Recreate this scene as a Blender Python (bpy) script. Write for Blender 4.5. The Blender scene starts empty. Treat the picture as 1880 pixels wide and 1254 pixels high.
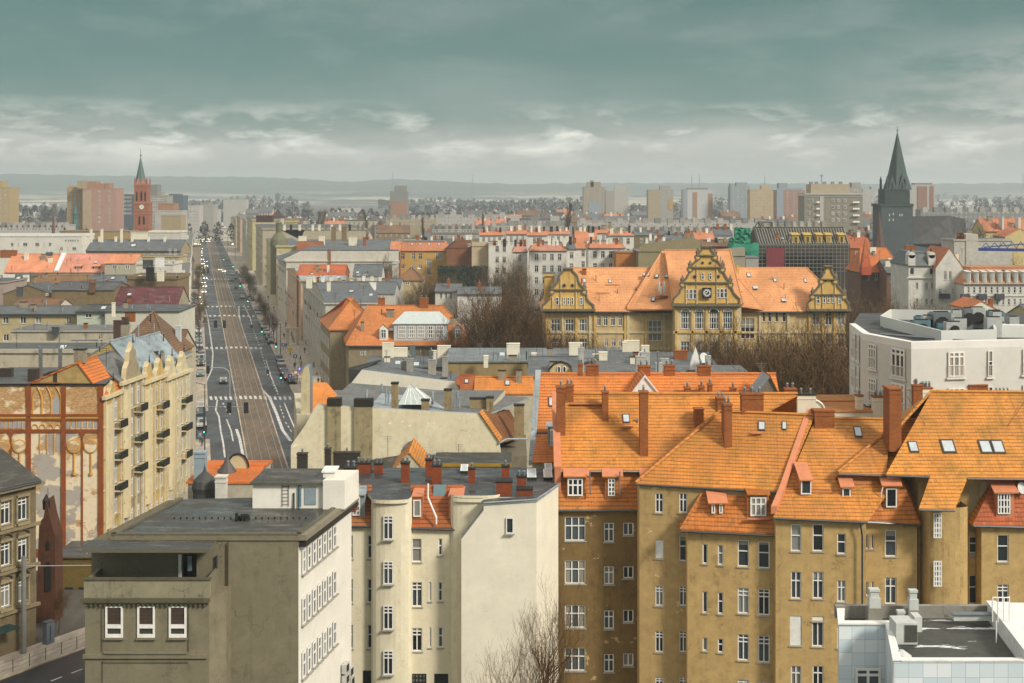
import bpy, math, random
from mathutils import Vector, Matrix
random.seed(11)
SC = bpy.context.scene
V = Vector
# ---------------------------------------------------------------- camera, world, sun, exposure
F, CX, HY, CH = 2400.0, 940.0, 350.0, 43.0          # focal length in photo pixels, horizon row, camera height
cam = bpy.data.cameras.new("camera"); camo = bpy.data.objects.new("camera", cam)
SC.collection.objects.link(camo); SC.camera = camo
camo.location = (0, 0, CH); camo.rotation_euler = (math.pi/2, 0, 0)
cam.sensor_width = 36; cam.lens = F/1880*36; cam.shift_y = -(627-HY)/1880
cam.clip_start = 1; cam.clip_end = 40000
SUN_EL, SUN_AZ = math.radians(36), math.radians(50)  # azimuth from straight behind the camera towards the right
W = bpy.data.worlds.new("World"); SC.world = W; W.use_nodes = True
nt = W.node_tree; N = nt.nodes; L = nt.links; N.clear()
def nd(t, **k):
    n = N.new(t)
    for a, b in k.items(): setattr(n, a, b)
    return n
def wmath(op, a, b=None, c=None):
    n = nd('ShaderNodeMath', operation=op)
    for i, v in enumerate((a, b, c)):
        if v is None: continue
        if isinstance(v, (int, float)): n.inputs[i].default_value = v
        else: L.new(v, n.inputs[i])
    return n.outputs[0]
tc = nd('ShaderNodeTexCoord'); sp = nd('ShaderNodeSeparateXYZ'); L.new(tc.outputs['Generated'], sp.inputs[0])
hyp = wmath('SQRT', wmath('ADD', wmath('MULTIPLY', sp.outputs[0], sp.outputs[0]), wmath('MULTIPLY', sp.outputs[1], sp.outputs[1])))
el = wmath('DIVIDE', sp.outputs[2], wmath('ADD', hyp, 0.0001))
def wnoise(sc, detail, rough, off=(0, 0, 0), dist=0.0):
    m = nd('ShaderNodeMapping'); m.inputs['Scale'].default_value = sc; m.inputs['Location'].default_value = off
    L.new(tc.outputs['Generated'], m.inputs[0])
    n = nd('ShaderNodeTexNoise'); n.inputs['Scale'].default_value = 1; n.inputs['Detail'].default_value = detail
    n.inputs['Roughness'].default_value = rough; n.inputs['Distortion'].default_value = dist
    L.new(m.outputs[0], n.inputs['Vector']); return n.outputs['Fac']
n1 = wnoise((5, 5, 19), 6, .58, (1.3, 0, 0), .1); n2 = wnoise((15, 15, 50), 7, .6, (4, 2, 7), .2)
n3 = wnoise((2.2, 2.2, 12), 2, .5, (6.3, 2, 2.2))
e2 = wmath('ADD', el, wmath('MULTIPLY', wmath('SUBTRACT', n1, .5), .060))
e2 = wmath('ADD', e2, wmath('MULTIPLY', wmath('SUBTRACT', n2, .5), .018))
e2 = wmath('ADD', e2, wmath('MULTIPLY', wmath('SUBTRACT', n3, .5), .045))
rp = nd('ShaderNodeValToRGB'); L.new(wmath('MULTIPLY', e2, 5), rp.inputs[0])
def lin(h, k=1.0):
    h = h.lstrip('#'); o = []
    for i in (0, 2, 4):
        c = int(h[i:i+2], 16)/255; o.append((c/12.92 if c < .04045 else ((c+.055)/1.055)**2.4)*k)
    return (*o, 1)
els = rp.color_ramp.elements
stops = [(0.0, 'b6bab3'), (.10, 'bcc0b8'), (.15, 'c0c4bc'), (.20, 'ced1c9'), (.235, 'a4afa8'), (.30, '76938d'),
         (.46, '5f8780'), (.75, '587f79'), (1.0, '86a39f')]
els[0].position = 0; els[0].color = lin(stops[0][1]); els[1].position = 1; els[1].color = lin(stops[-1][1])
for p, c in stops[1:-1]:
    e = els.new(p); e.color = lin(c)
hi = nd('ShaderNodeMapRange'); hi.inputs[1].default_value = .49; hi.inputs[2].default_value = .70; hi.inputs[4].default_value = .95
L.new(n2, hi.inputs[0])
band = nd('ShaderNodeMapRange'); band.inputs[1].default_value = .030; band.inputs[2].default_value = .0; band.inputs[3].default_value = 0; band.inputs[4].default_value = 1
L.new(wmath('ABSOLUTE', wmath('SUBTRACT', el, .040)), band.inputs[0])
mx = nd('ShaderNodeMix', data_type='RGBA'); L.new(wmath('MULTIPLY', hi.outputs[0], band.outputs[0]), mx.inputs[0])
def wmix(f, a, col):
    x = nd('ShaderNodeMix', data_type='RGBA'); L.new(f, x.inputs[0]); L.new(a, x.inputs[6]); x.inputs[7].default_value = lin(col); return x.outputs[2]
def wrng(v, a, b, c=0.0, d=1.0):
    x = nd('ShaderNodeMapRange'); L.new(v, x.inputs[0])
    for i, q in enumerate((a, b, c, d)): x.inputs[i+1].default_value = q
    return x.outputs[0]
n4 = wnoise((7, 7, 20), 7, .6, (9, 1, 3), .15)
upm = wrng(el, .045, .075)
cl = wmix(wmath('MULTIPLY', wrng(n3, .50, .72, 0, .5), upm), rp.outputs[0], 'a9b4ae')
cl = wmix(wmath('MULTIPLY', wrng(n4, .50, .32, 0, .55), upm), cl, '50807a')
cl = wmix(wmath('MULTIPLY', wrng(n4, .52, .70, 0, .45), upm), cl, '9db0aa')
cl = wmix(wmath('MULTIPLY', wmath('MULTIPLY', wrng(sp.outputs[0], .22, .36), wrng(wmath('ABSOLUTE', wmath('SUBTRACT', el, .082)), .045, .005)), wrng(n2, .36, .56, 0, 1.0)), cl, 'b4bab4')
L.new(cl, mx.inputs[6]); mx.inputs[7].default_value = lin('fffdf0', 1.45)
# high overcast above the frame, brighter than the dark cloud bank
up = nd('ShaderNodeMapRange'); up.inputs[1].default_value = .2; up.inputs[2].default_value = .75; L.new(el, up.inputs[0])
mx2 = nd('ShaderNodeMix', data_type='RGBA'); L.new(up.outputs[0], mx2.inputs[0]); L.new(mx.outputs[2], mx2.inputs[6])
mx2.inputs[7].default_value = (1.04, .98, .90, 1)
bg = nd('ShaderNodeBackground'); L.new(mx2.outputs[2], bg.inputs[0]); bg.inputs[1].default_value = .78
sky = nd('ShaderNodeTexSky', sky_type='NISHITA', sun_disc=False, sun_elevation=SUN_EL, sun_rotation=math.pi-SUN_AZ)
bg2 = nd('ShaderNodeBackground'); L.new(sky.outputs[0], bg2.inputs[0]); bg2.inputs[1].default_value = .06
ms = nd('ShaderNodeMixShader'); ms.inputs[0].default_value = .10
L.new(bg.outputs[0], ms.inputs[1]); L.new(bg2.outputs[0], ms.inputs[2])
wo = nd('ShaderNodeOutputWorld'); L.new(ms.outputs[0], wo.inputs[0])
sl = bpy.data.lights.new("sun", 'SUN'); sl.energy = 3.0; sl.angle = math.radians(11); sl.color = (1, .93, .82)
so = bpy.data.objects.new("sun", sl); SC.collection.objects.link(so)
sdir = V((math.sin(SUN_AZ)*math.cos(SUN_EL), -math.cos(SUN_AZ)*math.cos(SUN_EL), math.sin(SUN_EL)))
so.rotation_euler = (-sdir).to_track_quat('-Z', 'Y').to_euler(); so.location = (60, -60, 120)
vs = SC.view_settings; vs.view_transform = 'Standard'; vs.look = 'None'; vs.gamma = 1; vs.exposure = 0.27
SC.cycles.max_bounces = 4; SC.cycles.diffuse_bounces = 2; SC.cycles.glossy_bounces = 2; SC.cycles.volume_bounces = 2
SC.cycles.use_adaptive_sampling = True; SC.cycles.use_denoising = True

# ---------------------------------------------------------------- pixel <-> place helpers
def Xp(px, D): return (px-CX)*D/F
def Zp(py, D): return CH-(py-HY)*D/F
def P(px, py, D): return V((Xp(px, D), D, Zp(py, D)))
def G(px, py, z=0.0): return P(px, py, (CH-z)*F/(py-HY))
def hit(px, py, O, n):
    r = V(((px-CX)/F, 1, -(py-HY)/F)); c = V((0, 0, CH))
    return c+r*((O-c).dot(n)/(r.dot(n) or 1e-9))

# ---------------------------------------------------------------- materials
MATS = {}
def newmat(name):
    m = bpy.data.materials.new(name); m.use_nodes = True
    return m, m.node_tree, m.node_tree.nodes['Principled BSDF']
class NT:
    def __init__(s, t): s.t = t
    def n(s, ty, **k):
        x = s.t.nodes.new(ty)
        for a, b in k.items(): setattr(x, a, b)
        return x
    def put(s, v, sock):
        if isinstance(v, (int, float, tuple)): sock.default_value = v
        else: s.t.links.new(v, sock)
    def m(s, op, a, b=0.0, c=0.0, clamp=False):
        x = s.n('ShaderNodeMath', operation=op, use_clamp=clamp)
        for i, v in enumerate((a, b, c)): s.put(v, x.inputs[i])
        return x.outputs[0]
    def noise(s, vec, scale, detail=3, rough=.55, sc=(1, 1, 1)):
        mp = s.n('ShaderNodeMapping'); mp.inputs['Scale'].default_value = sc; s.t.links.new(vec, mp.inputs[0])
        x = s.n('ShaderNodeTexNoise'); x.inputs['Scale'].default_value = scale; x.inputs['Detail'].default_value = detail
        x.inputs['Roughness'].default_value = rough; s.t.links.new(mp.outputs[0], x.inputs['Vector']); return x.outputs['Fac']
    def mix(s, f, a, b, blend='MIX'):
        x = s.n('ShaderNodeMix', data_type='RGBA', blend_type=blend)
        s.put(f, x.inputs[0]); s.put(a, x.inputs[6]); s.put(b, x.inputs[7]); return x.outputs[2]
    def rng(s, v, a, b, c=0.0, d=1.0):
        x = s.n('ShaderNodeMapRange'); s.put(v, x.inputs[0])
        for i, q in enumerate((a, b, c, d)): x.inputs[i+1].default_value = q
        return x.outputs[0]
    def coord(s, k='UV'): return s.n('ShaderNodeTexCoord').outputs[k]
    def bump(s, h, st, dist, bsdf):
        b = s.n('ShaderNodeBump'); b.inputs['Strength'].default_value = st; b.inputs['Distance'].default_value = dist
        s.put(h, b.inputs['Height']); s.t.links.new(b.outputs[0], bsdf.inputs['Normal'])
def K(h, k=1.0): return lin(h, k)
def plaster(h, k=1.0, dirt=.35, dh='4a4232', patch=None, pamt=.0, rough=.9):
    """painted render: blotches, vertical streaks, optional bare patches"""
    key = ('pl', h, k, dirt, dh, patch, pamt)
    if key in MATS: return MATS[key]
    m, t, b = newmat('plaster'); q = NT(t); uv = q.coord('UV')
    big = q.noise(uv, .35, 4, .6); st = q.noise(uv, 1.0, 4, .6, (1.6, .13, 1)); fine = q.noise(uv, 9, 3, .6)
    c = q.mix(q.rng(big, .35, .68), K(h, k*1.05), K(h, k*.86))
    md = q.noise(uv, 1.3, 6, .68); c = q.mix(q.rng(md, .36, .66), c, K(h, k*(1-.45*min(.5, dirt)))); ms = q.noise(uv, .6, 5, .7, (1, .8, 1)); c = q.mix(q.m('MULTIPLY', q.rng(ms, .54, .74), dirt*.8, clamp=True), c, K(dh, .9))
    c = q.mix(q.m('MULTIPLY', q.m('MULTIPLY', q.rng(st, .52, .74), q.rng(md, .4, .6)), dirt, clamp=True), c, K(dh, .8))
    ck = q.n('ShaderNodeTexVoronoi', feature='DISTANCE_TO_EDGE'); wv = q.n('ShaderNodeVectorMath', operation='ADD'); t.links.new(uv, wv.inputs[0]); sc_ = q.n('ShaderNodeVectorMath', operation='SCALE'); nc = q.n('ShaderNodeTexNoise'); nc.inputs['Scale'].default_value = 1.5; t.links.new(uv, nc.inputs['Vector']); t.links.new(nc.outputs['Color'], sc_.inputs[0]); sc_.inputs['Scale'].default_value = 1.6; t.links.new(sc_.outputs[0], wv.inputs[1]); t.links.new(wv.outputs[0], ck.inputs['Vector']); ck.inputs['Scale'].default_value = .28
    c = q.mix(q.m('MULTIPLY', q.m('MULTIPLY', q.rng(ck.outputs['Distance'], .012, .0), q.rng(big, .45, .6)), min(.6, dirt*1.3)), c, K(dh, .6))
    c = q.mix(q.m('MULTIPLY', q.rng(fine, .4, .75), .12), c, K(dh))
    if patch:
        pn = q.noise(uv, .55, 6, .62, (1, 1.4, 1)); c = q.mix(q.rng(pn, .62-pamt*.3, .635-pamt*.3), c, K(patch))
    q.put(c, b.inputs['Base Color']); b.inputs['Roughness'].default_value = rough
    q.bump(fine, .25, .02, b); MATS[key] = m; return m
def tiles(h, k=1.0, moss=.25, row=.33, dark='5a2a10', mossc='6b6420'):
    key = ('ti', h, k, moss, row, dark)
    if key in MATS: return MATS[key]
    m, t, b = newmat('roof_tiles'); q = NT(t); uv = q.coord('UV')
    s = q.n('ShaderNodeSeparateXYZ'); t.links.new(uv, s.inputs[0])
    wob = q.m('MULTIPLY', q.m('SUBTRACT', q.noise(uv, 1.2, 2), .5), .10)
    v = q.m('DIVIDE', q.m('ADD', s.outputs[1], wob), row); fr = q.m('FRACT', v)
    u = q.m('DIVIDE', q.m('ADD', s.outputs[0], q.m('MULTIPLY', q.m('FLOOR', v), .013)), .25)
    fu = q.m('FRACT', u)
    cb = q.n('ShaderNodeCombineXYZ'); q.put(q.m('FLOOR', u), cb.inputs[0]); q.put(q.m('FLOOR', v), cb.inputs[1])
    wn = q.n('ShaderNodeTexWhiteNoise', noise_dimensions='2D'); t.links.new(cb.outputs[0], wn.inputs['Vector'])
    c = q.mix(wn.outputs['Value'], K(h, k*.88), K(h, k*1.08)); c = q.mix(q.m('MULTIPLY', q.m('GREATER_THAN', wn.outputs['Value'], .965), .6), c, K(h, k*.45)); c = q.mix(q.m('MULTIPLY', q.m('LESS_THAN', wn.outputs['Value'], .03), .15), c, K('f8c890'))
    big = q.noise(uv, .22, 5, .62); c = q.mix(q.m('MULTIPLY', q.rng(big, .38, .64), .75), c, K(h, k*.60)); fd = q.noise(uv, .13, 3, .5); c = q.mix(q.rng(fd, .40, .64, 0, .4), c, K('c88c48', .75))
    ms = q.noise(uv, .5, 6, .7, (1, .7, 1)); c = q.mix(q.m('MULTIPLY', q.rng(ms, .46, .70), moss), c, K(mossc)); sp2 = q.noise(uv, 3.5, 3, .7); c = q.mix(q.m('MULTIPLY', q.rng(sp2, .60, .68), .45), c, K('40301c'))
    st = q.noise(uv, 1.0, 3, .6, (1.5, .1, 1)); c = q.mix(q.m('MULTIPLY', q.rng(st, .58, .8), .35), c, K('3a2412'))
    edge = q.rng(fr, .05, .38, 1.0, 0.0); brk = q.rng(q.noise(uv, 1.6, 4, .7), .36, .60, .45, 1.0)
    c = q.mix(q.m('MULTIPLY', q.m('MULTIPLY', edge, brk), .85), c, K(dark))
    q.put(c, b.inputs['Base Color']); b.inputs['Roughness'].default_value = .72
    hgt = q.m('ADD', q.m('SUBTRACT', 1.0, fr), q.m('MULTIPLY', q.m('SINE', q.m('MULTIPLY', u, 6.283)), .12))
    q.bump(hgt, .6, .05, b); MATS[key] = m; return m
def bricks(h, k=1.0, mortar='8a7f70', dh='2a1a10', amt=.3):
    key = ('br', h, k, mortar)
    if key in MATS: return MATS[key]
    m, t, b = newmat('brickwork'); q = NT(t); uv = q.coord('UV')
    x = q.n('ShaderNodeTexBrick'); t.links.new(uv, x.inputs['Vector']); x.inputs['Scale'].default_value = 1
    x.inputs['Color1'].default_value = K(h, k); x.inputs['Color2'].default_value = K(h, k*.7); x.inputs['Mortar'].default_value = K(mortar, .6)
    x.inputs['Mortar Size'].default_value = .012; x.inputs['Brick Width'].default_value = .26; x.inputs['Row Height'].default_value = .09
    big = q.noise(uv, .8, 4, .6); c = q.mix(q.m('MULTIPLY', q.rng(big, .45, .75), amt), x.outputs['Color'], K(dh))
    q.put(c, b.inputs['Base Color']); b.inputs['Roughness'].default_value = .9; MATS[key] = m; return m
def felt(h, k=1.0, seam=1.0, wet=.25):
    """bitumen / sheet roofing with seams"""
    key = ('fe', h, k, seam, wet)
    if key in MATS: return MATS[key]
    m, t, b = newmat('roofing_felt'); q = NT(t); uv = q.coord('UV')
    s = q.n('ShaderNodeSeparateXYZ'); t.links.new(uv, s.inputs[0])
    fr = q.m('FRACT', q.m('DIVIDE', s.outputs[0], seam)); ln = q.rng(q.m('ABSOLUTE', q.m('SUBTRACT', fr, .5)), .46, .5)
    big = q.noise(uv, .3, 5, .65); f = q.noise(uv, 6, 3)
    c = q.mix(q.rng(big, .35, .65), K(h, k*.7), K(h, k*1.3)); c = q.mix(q.m('MULTIPLY', ln, .6), c, K(h, k*.3)); ps = q.noise(uv, .8, 6, .7, (.5, 1.5, 1)); c = q.mix(q.m('MULTIPLY', q.rng(ps, .52, .66), .45), c, K('a8a490', .6)); c = q.mix(q.m('MULTIPLY', q.rng(ps, .46, .34), .5), c, K('1c1c1a', .8))
    c = q.mix(q.m('MULTIPLY', f, .15), c, K('888070'))
    q.put(c, b.inputs['Base Color']); q.put(q.rng(big, .4, .62, .85-wet*1.6 if wet else .8, .85), b.inputs['Roughness'])
    q.bump(ln, .3, .02, b); MATS[key] = m; return m
def flat(h, k=1.0, rough=.6, metal=0.0, var=.15, nm='paint'):
    key = ('fl', h, k, rough, metal)
    if key in MATS: return MATS[key]
    m, t, b = newmat(nm); q = NT(t); o = q.coord('Object'); n = q.noise(o, 2.0, 4, .6)
    q.put(q.mix(q.rng(n, .35, .7), K(h, k*(1+var*.4)), K(h, k*(1-var))), b.inputs['Base Color'])
    b.inputs['Roughness'].default_value = rough; b.inputs['Metallic'].default_value = metal; MATS[key] = m; return m
def glassm(dark='14171a', cur='b8b4a8', pc=.22, rough=.12):
    key = ('gl', dark, cur, pc)
    if key in MATS: return MATS[key]
    m, t, b = newmat('window_glass'); q = NT(t); oi = q.n('ShaderNodeObjectInfo').outputs['Random']
    g = q.coord('Object'); n = q.noise(g, 1.3, 2)
    c = q.mix(q.rng(n, .35, .65), K(dark, .6), K(dark, 1.9)); c = q.mix(q.m('MULTIPLY', q.m('LESS_THAN', oi, pc), .55), c, K(cur, .8))  # noise puts uneven reflections into the dark pane colour; some panes curtained
    gz = q.n('ShaderNodeSeparateXYZ'); t.links.new(g, gz.inputs[0]); r2 = q.m('FRACT', q.m('MULTIPLY', oi, 37.7)); cut = q.m('ADD', .5, q.m('MULTIPLY', r2, 1.6)); on_ = q.m('MULTIPLY', q.m('GREATER_THAN', r2, .55), q.m('GREATER_THAN', gz.outputs[2], cut)); c = q.mix(q.m('MULTIPLY', on_, .7), c, K(cur, .75))
    sd = q.m('MULTIPLY', q.m('LESS_THAN', q.m('FRACT', q.m('MULTIPLY', oi, 91.3)), .4), q.m('GREATER_THAN', q.m('ABSOLUTE', gz.outputs[0]), .38)); c = q.mix(q.m('MULTIPLY', sd, .5), c, K('d8c8a8', .7)); c = q.mix(q.m('MULTIPLY', q.m('FRACT', q.m('MULTIPLY', oi, 13.1)), .22), c, K('9fb0b4'))  # side curtains; last mix puts a random sky reflection into the pane colour
    q.put(c, b.inputs['Base Color']); b.inputs['Roughness'].default_value = rough; b.inputs['Specular IOR Level'].default_value = .5
    MATS[key] = m; return m
def emit(h, s):
    key = ('em', h, s)
    if key in MATS: return MATS[key]
    m, t, b = newmat('lamp_glow'); b.inputs['Emission Color'].default_value = K(h); b.inputs['Emission Strength'].default_value = s
    b.inputs['Base Color'].default_value = K(h); MATS[key] = m; return m
WHITE = flat('f2f0ea', .95, .5, nm='white_frame'); GLASS = glassm(); GLASS2 = glassm('181c1e', 'c8c4b8', .35)
SILL = flat('b8b2a4', .8, .8); GUT = flat('5d6468', .8, .4, .6); DARK = flat('1d1c1a', 1, .7); STEEL = flat('9aa3a6', .8, .45, .7)
ORANGE = tiles('ee983c', .86, .5); ORANGE2 = tiles('e28632', .8, .2, .33, '5a2408')
BRICKC = bricks('bb6a2e', .82, 'a06a3c'); COPPER = flat('dc8c62', .85, .55, nm='sheet_cap'); BROWNT = tiles('94705a', .6, .3, .4, '2c180f')
BITU = felt('4a4e52', .75, 1.0, .3); BITU2 = felt('6a6c6c', .9, 1.2, .25); ZINC = felt('9aa6ac', .9, .7, .15); SLATE = felt('5c646a', .85, .9, .2)
CREAM = plaster('efe8d2', .95, .15, '8a7a5c'); LWc = plaster('b0a48c', .8, .6, '3a3024'); CREAM2 = plaster('d9cba2', .9, .3, '6a5838'); OCHRE = plaster('b0935a', .78, .45, '4a3a1c', 'c8b078', .0)

# ---------------------------------------------------------------- mesh builder and object tree
class MB:
    def __init__(s): s.v = []; s.f = []; s.m = []; s.mats = []; s.uv = []
    def mi(s, m):
        if m not in s.mats: s.mats.append(m)
        return s.mats.index(m)
    def poly(s, pts, m, uvs=None):
        pts = [V(p) for p in pts]
        n = V((0, 0, 0))
        for i in range(len(pts)):
            a, b = pts[i], pts[(i+1) % len(pts)]
            n += V(((a.y-b.y)*(a.z+b.z), (a.z-b.z)*(a.x+b.x), (a.x-b.x)*(a.y+b.y)))
        if n.length < 1e-9: return
        n.normalize(); i0 = len(s.v); s.v += pts; s.f.append(list(range(i0, i0+len(pts)))); s.m.append(s.mi(m))
        if uvs is None:
            if abs(n.z) > .995: t, b = V((1, 0, 0)), V((0, 1, 0))
            else:
                t = V((-n.y, n.x, 0)).normalized(); b = n.cross(t)
                if b.z < 0: b = -b
            uvs = [(p.dot(t), p.dot(b)) for p in pts]
        s.uv += uvs
    def slab(s, pts, th, m, ms=None, dirv=None):
        """thick sheet: top polygon plus thickness downwards (or along dirv)"""
        ms = ms or m; d = (V(dirv) if dirv else V((0, 0, -1)))*th; pts = [V(p) for p in pts]; bt = [p+d for p in pts]
        s.poly(pts, m); s.poly(bt[::-1], ms)
        for i in range(len(pts)):
            j = (i+1) % len(pts); s.poly([pts[i], bt[i], bt[j], pts[j]], ms)
    def prism(s, xy, z0, z1, m, mt=None):
        n = len(xy)
        for i in range(n):
            a, b = xy[i], xy[(i+1) % n]
            s.poly([(a[0], a[1], z0), (b[0], b[1], z0), (b[0], b[1], z1), (a[0], a[1], z1)], m)
        s.poly([(p[0], p[1], z1) for p in xy], mt or m); s.poly([(p[0], p[1], z0) for p in xy][::-1], mt or m)
    def box(s, c, d, m, rz=0, mt=None):
        """c = centre of the base, d = (w, depth, height)"""
        cs, sn = math.cos(rz), math.sin(rz); xy = []
        for a, b in ((-1, -1), (1, -1), (1, 1), (-1, 1)):
            x, y = a*d[0]/2, b*d[1]/2; xy.append((c[0]+x*cs-y*sn, c[1]+x*sn+y*cs))
        s.prism(xy, c[2], c[2]+d[2], m, mt)
    def tube(s, pts, r, m, k=6, cap=True):
        pts = [V(p) for p in pts]; rs = r if isinstance(r, (list, tuple)) else [r]*len(pts); rings = []
        for i, p in enumerate(pts):
            d = (pts[min(i+1, len(pts)-1)]-pts[max(i-1, 0)])
            if d.length < 1e-9: d = V((0, 0, 1))
            d.normalize(); a = d.cross(V((0, 0, 1)) if abs(d.z) < .95 else V((1, 0, 0))).normalized(); b = d.cross(a)
            rings.append([p+(a*math.cos(2*math.pi*j/k)+b*math.sin(2*math.pi*j/k))*rs[i] for j in range(k)])
        for i in range(len(pts)-1):
            for j in range(k):
                s.poly([rings[i][j], rings[i][(j+1) % k], rings[i+1][(j+1) % k], rings[i+1][j]], m)
        if cap and k > 3: s.poly(rings[0][::-1], m); s.poly(rings[-1], m)
    def lathe(s, c, prof, m, k=8, rot=0.0):
        """prof = [(radius, z)] around a vertical axis"""
        for (r0, z0), (r1, z1) in zip(prof, prof[1:]):
            for j in range(k):
                a, b = rot+2*math.pi*j/k, rot+2*math.pi*(j+1)/k
                q = [(c[0]+r0*math.cos(a), c[1]+r0*math.sin(a), c[2]+z0), (c[0]+r0*math.cos(b), c[1]+r0*math.sin(b), c[2]+z0),
                     (c[0]+r1*math.cos(b), c[1]+r1*math.sin(b), c[2]+z1), (c[0]+r1*math.cos(a), c[1]+r1*math.sin(a), c[2]+z1)]
                if r1 < 1e-4: q = q[:3]
                elif r0 < 1e-4: q = [q[0], q[2], q[3]]
                s.poly(q, m)
    def mesh(s, name, o=None):
        o = V(o) if o is not None else V((0, 0, 0))
        me = bpy.data.meshes.new(name); me.from_pydata([tuple(p-o) for p in s.v], [], s.f)
        for m in s.mats: me.materials.append(m)
        me.polygons.foreach_set('material_index', s.m)
        ul = me.uv_layers.new(name='UVMap'); ul.data.foreach_set('uv', [c for u in s.uv for c in u]); me.update(); return me
def link(name, data, parent=None, loc=None, rot=None):
    o = bpy.data.objects.new(name, data); SC.collection.objects.link(o)
    if parent: o.parent = parent
    if loc is not None: o.location = loc
    if rot is not None: o.rotation_euler = rot
    return o
def tag(o, label, cat, group=None, kind=None):
    if label: o['label'] = label
    if cat: o['category'] = cat
    if group: o['group'] = group
    if kind: o['kind'] = kind
    return o
def root(name, label, cat, loc, group=None): return tag(link(name, None, loc=loc), label, cat, group)
def part(r, name, mb, parent=None):
    """mesh in world coordinates made a child of thing r (or of its part)"""
    if not mb.f: return None
    return link(name, mb.mesh(name, r.location), parent or r)
def struct(name, mb):
    o = link(name, mb.mesh(name)); o['kind'] = 'structure'; return o
def copy_tree(o, parent=None):
    c = o.copy(); SC.collection.objects.link(c)
    if parent: c.parent = parent
    for ch in list(o.children): copy_tree(ch, c)
    return c

# ---------------------------------------------------------------- windows
WC = {}
STY = {'4': ([.5], [.66]), '6': ([.34, .67], [.62]), '2h': ([], [.58]), '2v': ([.5], []), '1': ([], []), '9': ([.34, .67], [.34, .67]),
       '8': ([.5], [.25, .5, .75]), '3t': ([.34, .67], [.8]), '12': ([.25, .5, .75], [.34, .67]), '5': ([.5], [.7, .85]), 'bars': ([.34, .67], [.2, .4, .6, .8])}
def window_meshes(w, h, style, fm, near):
    key = (round(w, 2), round(h, 2), style, fm.name, near)
    if key in WC: return WC[key]
    w, h = key[0], key[1]; fr = MB(); t = .075 if near else max(.09, w*.09)
    arch = style.endswith('a'); sty = style.rstrip('a')
    gl = MB(); fy, gy = (-.02, .03) if near else (-.06, -.03)
    def bar(x0, x1, z0, z1, y=0.0): fr.box(((x0+x1)/2, fy+y, z0), (x1-x0, .07, z1-z0), fm)
    if sty == 'b':
        bar(-w/2, w/2, 0, h)
        for i in range(int(h/.12)): fr.box((0, fy-.045, i*.12+.02), (w*.94, .02, .07), fm)
    else:
        vx, hz = STY[sty]
        if arch:
            k = 10; pts = [(-w/2, 0), (w/2, 0)]+[(w/2*math.cos(math.pi*i/k), h-w/2+w/2*math.sin(math.pi*i/k)) for i in range(k+1)]
            gl.poly([(x, gy, z) for x, z in pts], GLASS)
            for i in range(len(pts)):
                a, b = pts[i], pts[(i+1) % len(pts)]; fr.tube([(a[0], fy, a[1]), (b[0], fy, b[1])], t*.7, fm, 4)
        else:
            gl.poly([(-w/2, gy, 0), (w/2, gy, 0), (w/2, gy, h), (-w/2, gy, h)], GLASS)
            bar(-w/2, -w/2+t, 0, h); bar(w/2-t, w/2, 0, h); bar(-w/2+t, w/2-t, 0, t); bar(-w/2+t, w/2-t, h-t, h)
        for f in vx: bar(-w/2+w*f-t*.55, -w/2+w*f+t*.55, t, h-t, .003)
        for f in hz: bar(-w/2+t, w/2-t, h*f-t*.5, h*f+t*.5, -.004)
    si = MB(); si.box((0, -.06, -.09), (w+.16, .30, .08), SILL)
    if near: r = (fr.mesh('window'), gl.mesh('pane') if gl.f else None, si.mesh('sill'))
    else:
        for i, f in enumerate(gl.f): fr.poly([gl.v[j] for j in f], GLASS)
        r = (fr.mesh('window'), None, None)
    WC[key] = r; return r
def put_window(r, parent, p, ang, w, h, style='4', fm=None, near=True, sill=True, name='window'):
    """p = bottom centre in world space on the wall plane; ang = wall rotation (0 faces the camera)"""
    a, b, c = window_meshes(w, h, style, fm or WHITE, near)
    o = link(name, a, parent, V(p)-r.location, (0, 0, ang))
    if near:
        if b: link('pane', b, o)
        if c and sill: link('sill', c, o)
    return o

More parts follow.
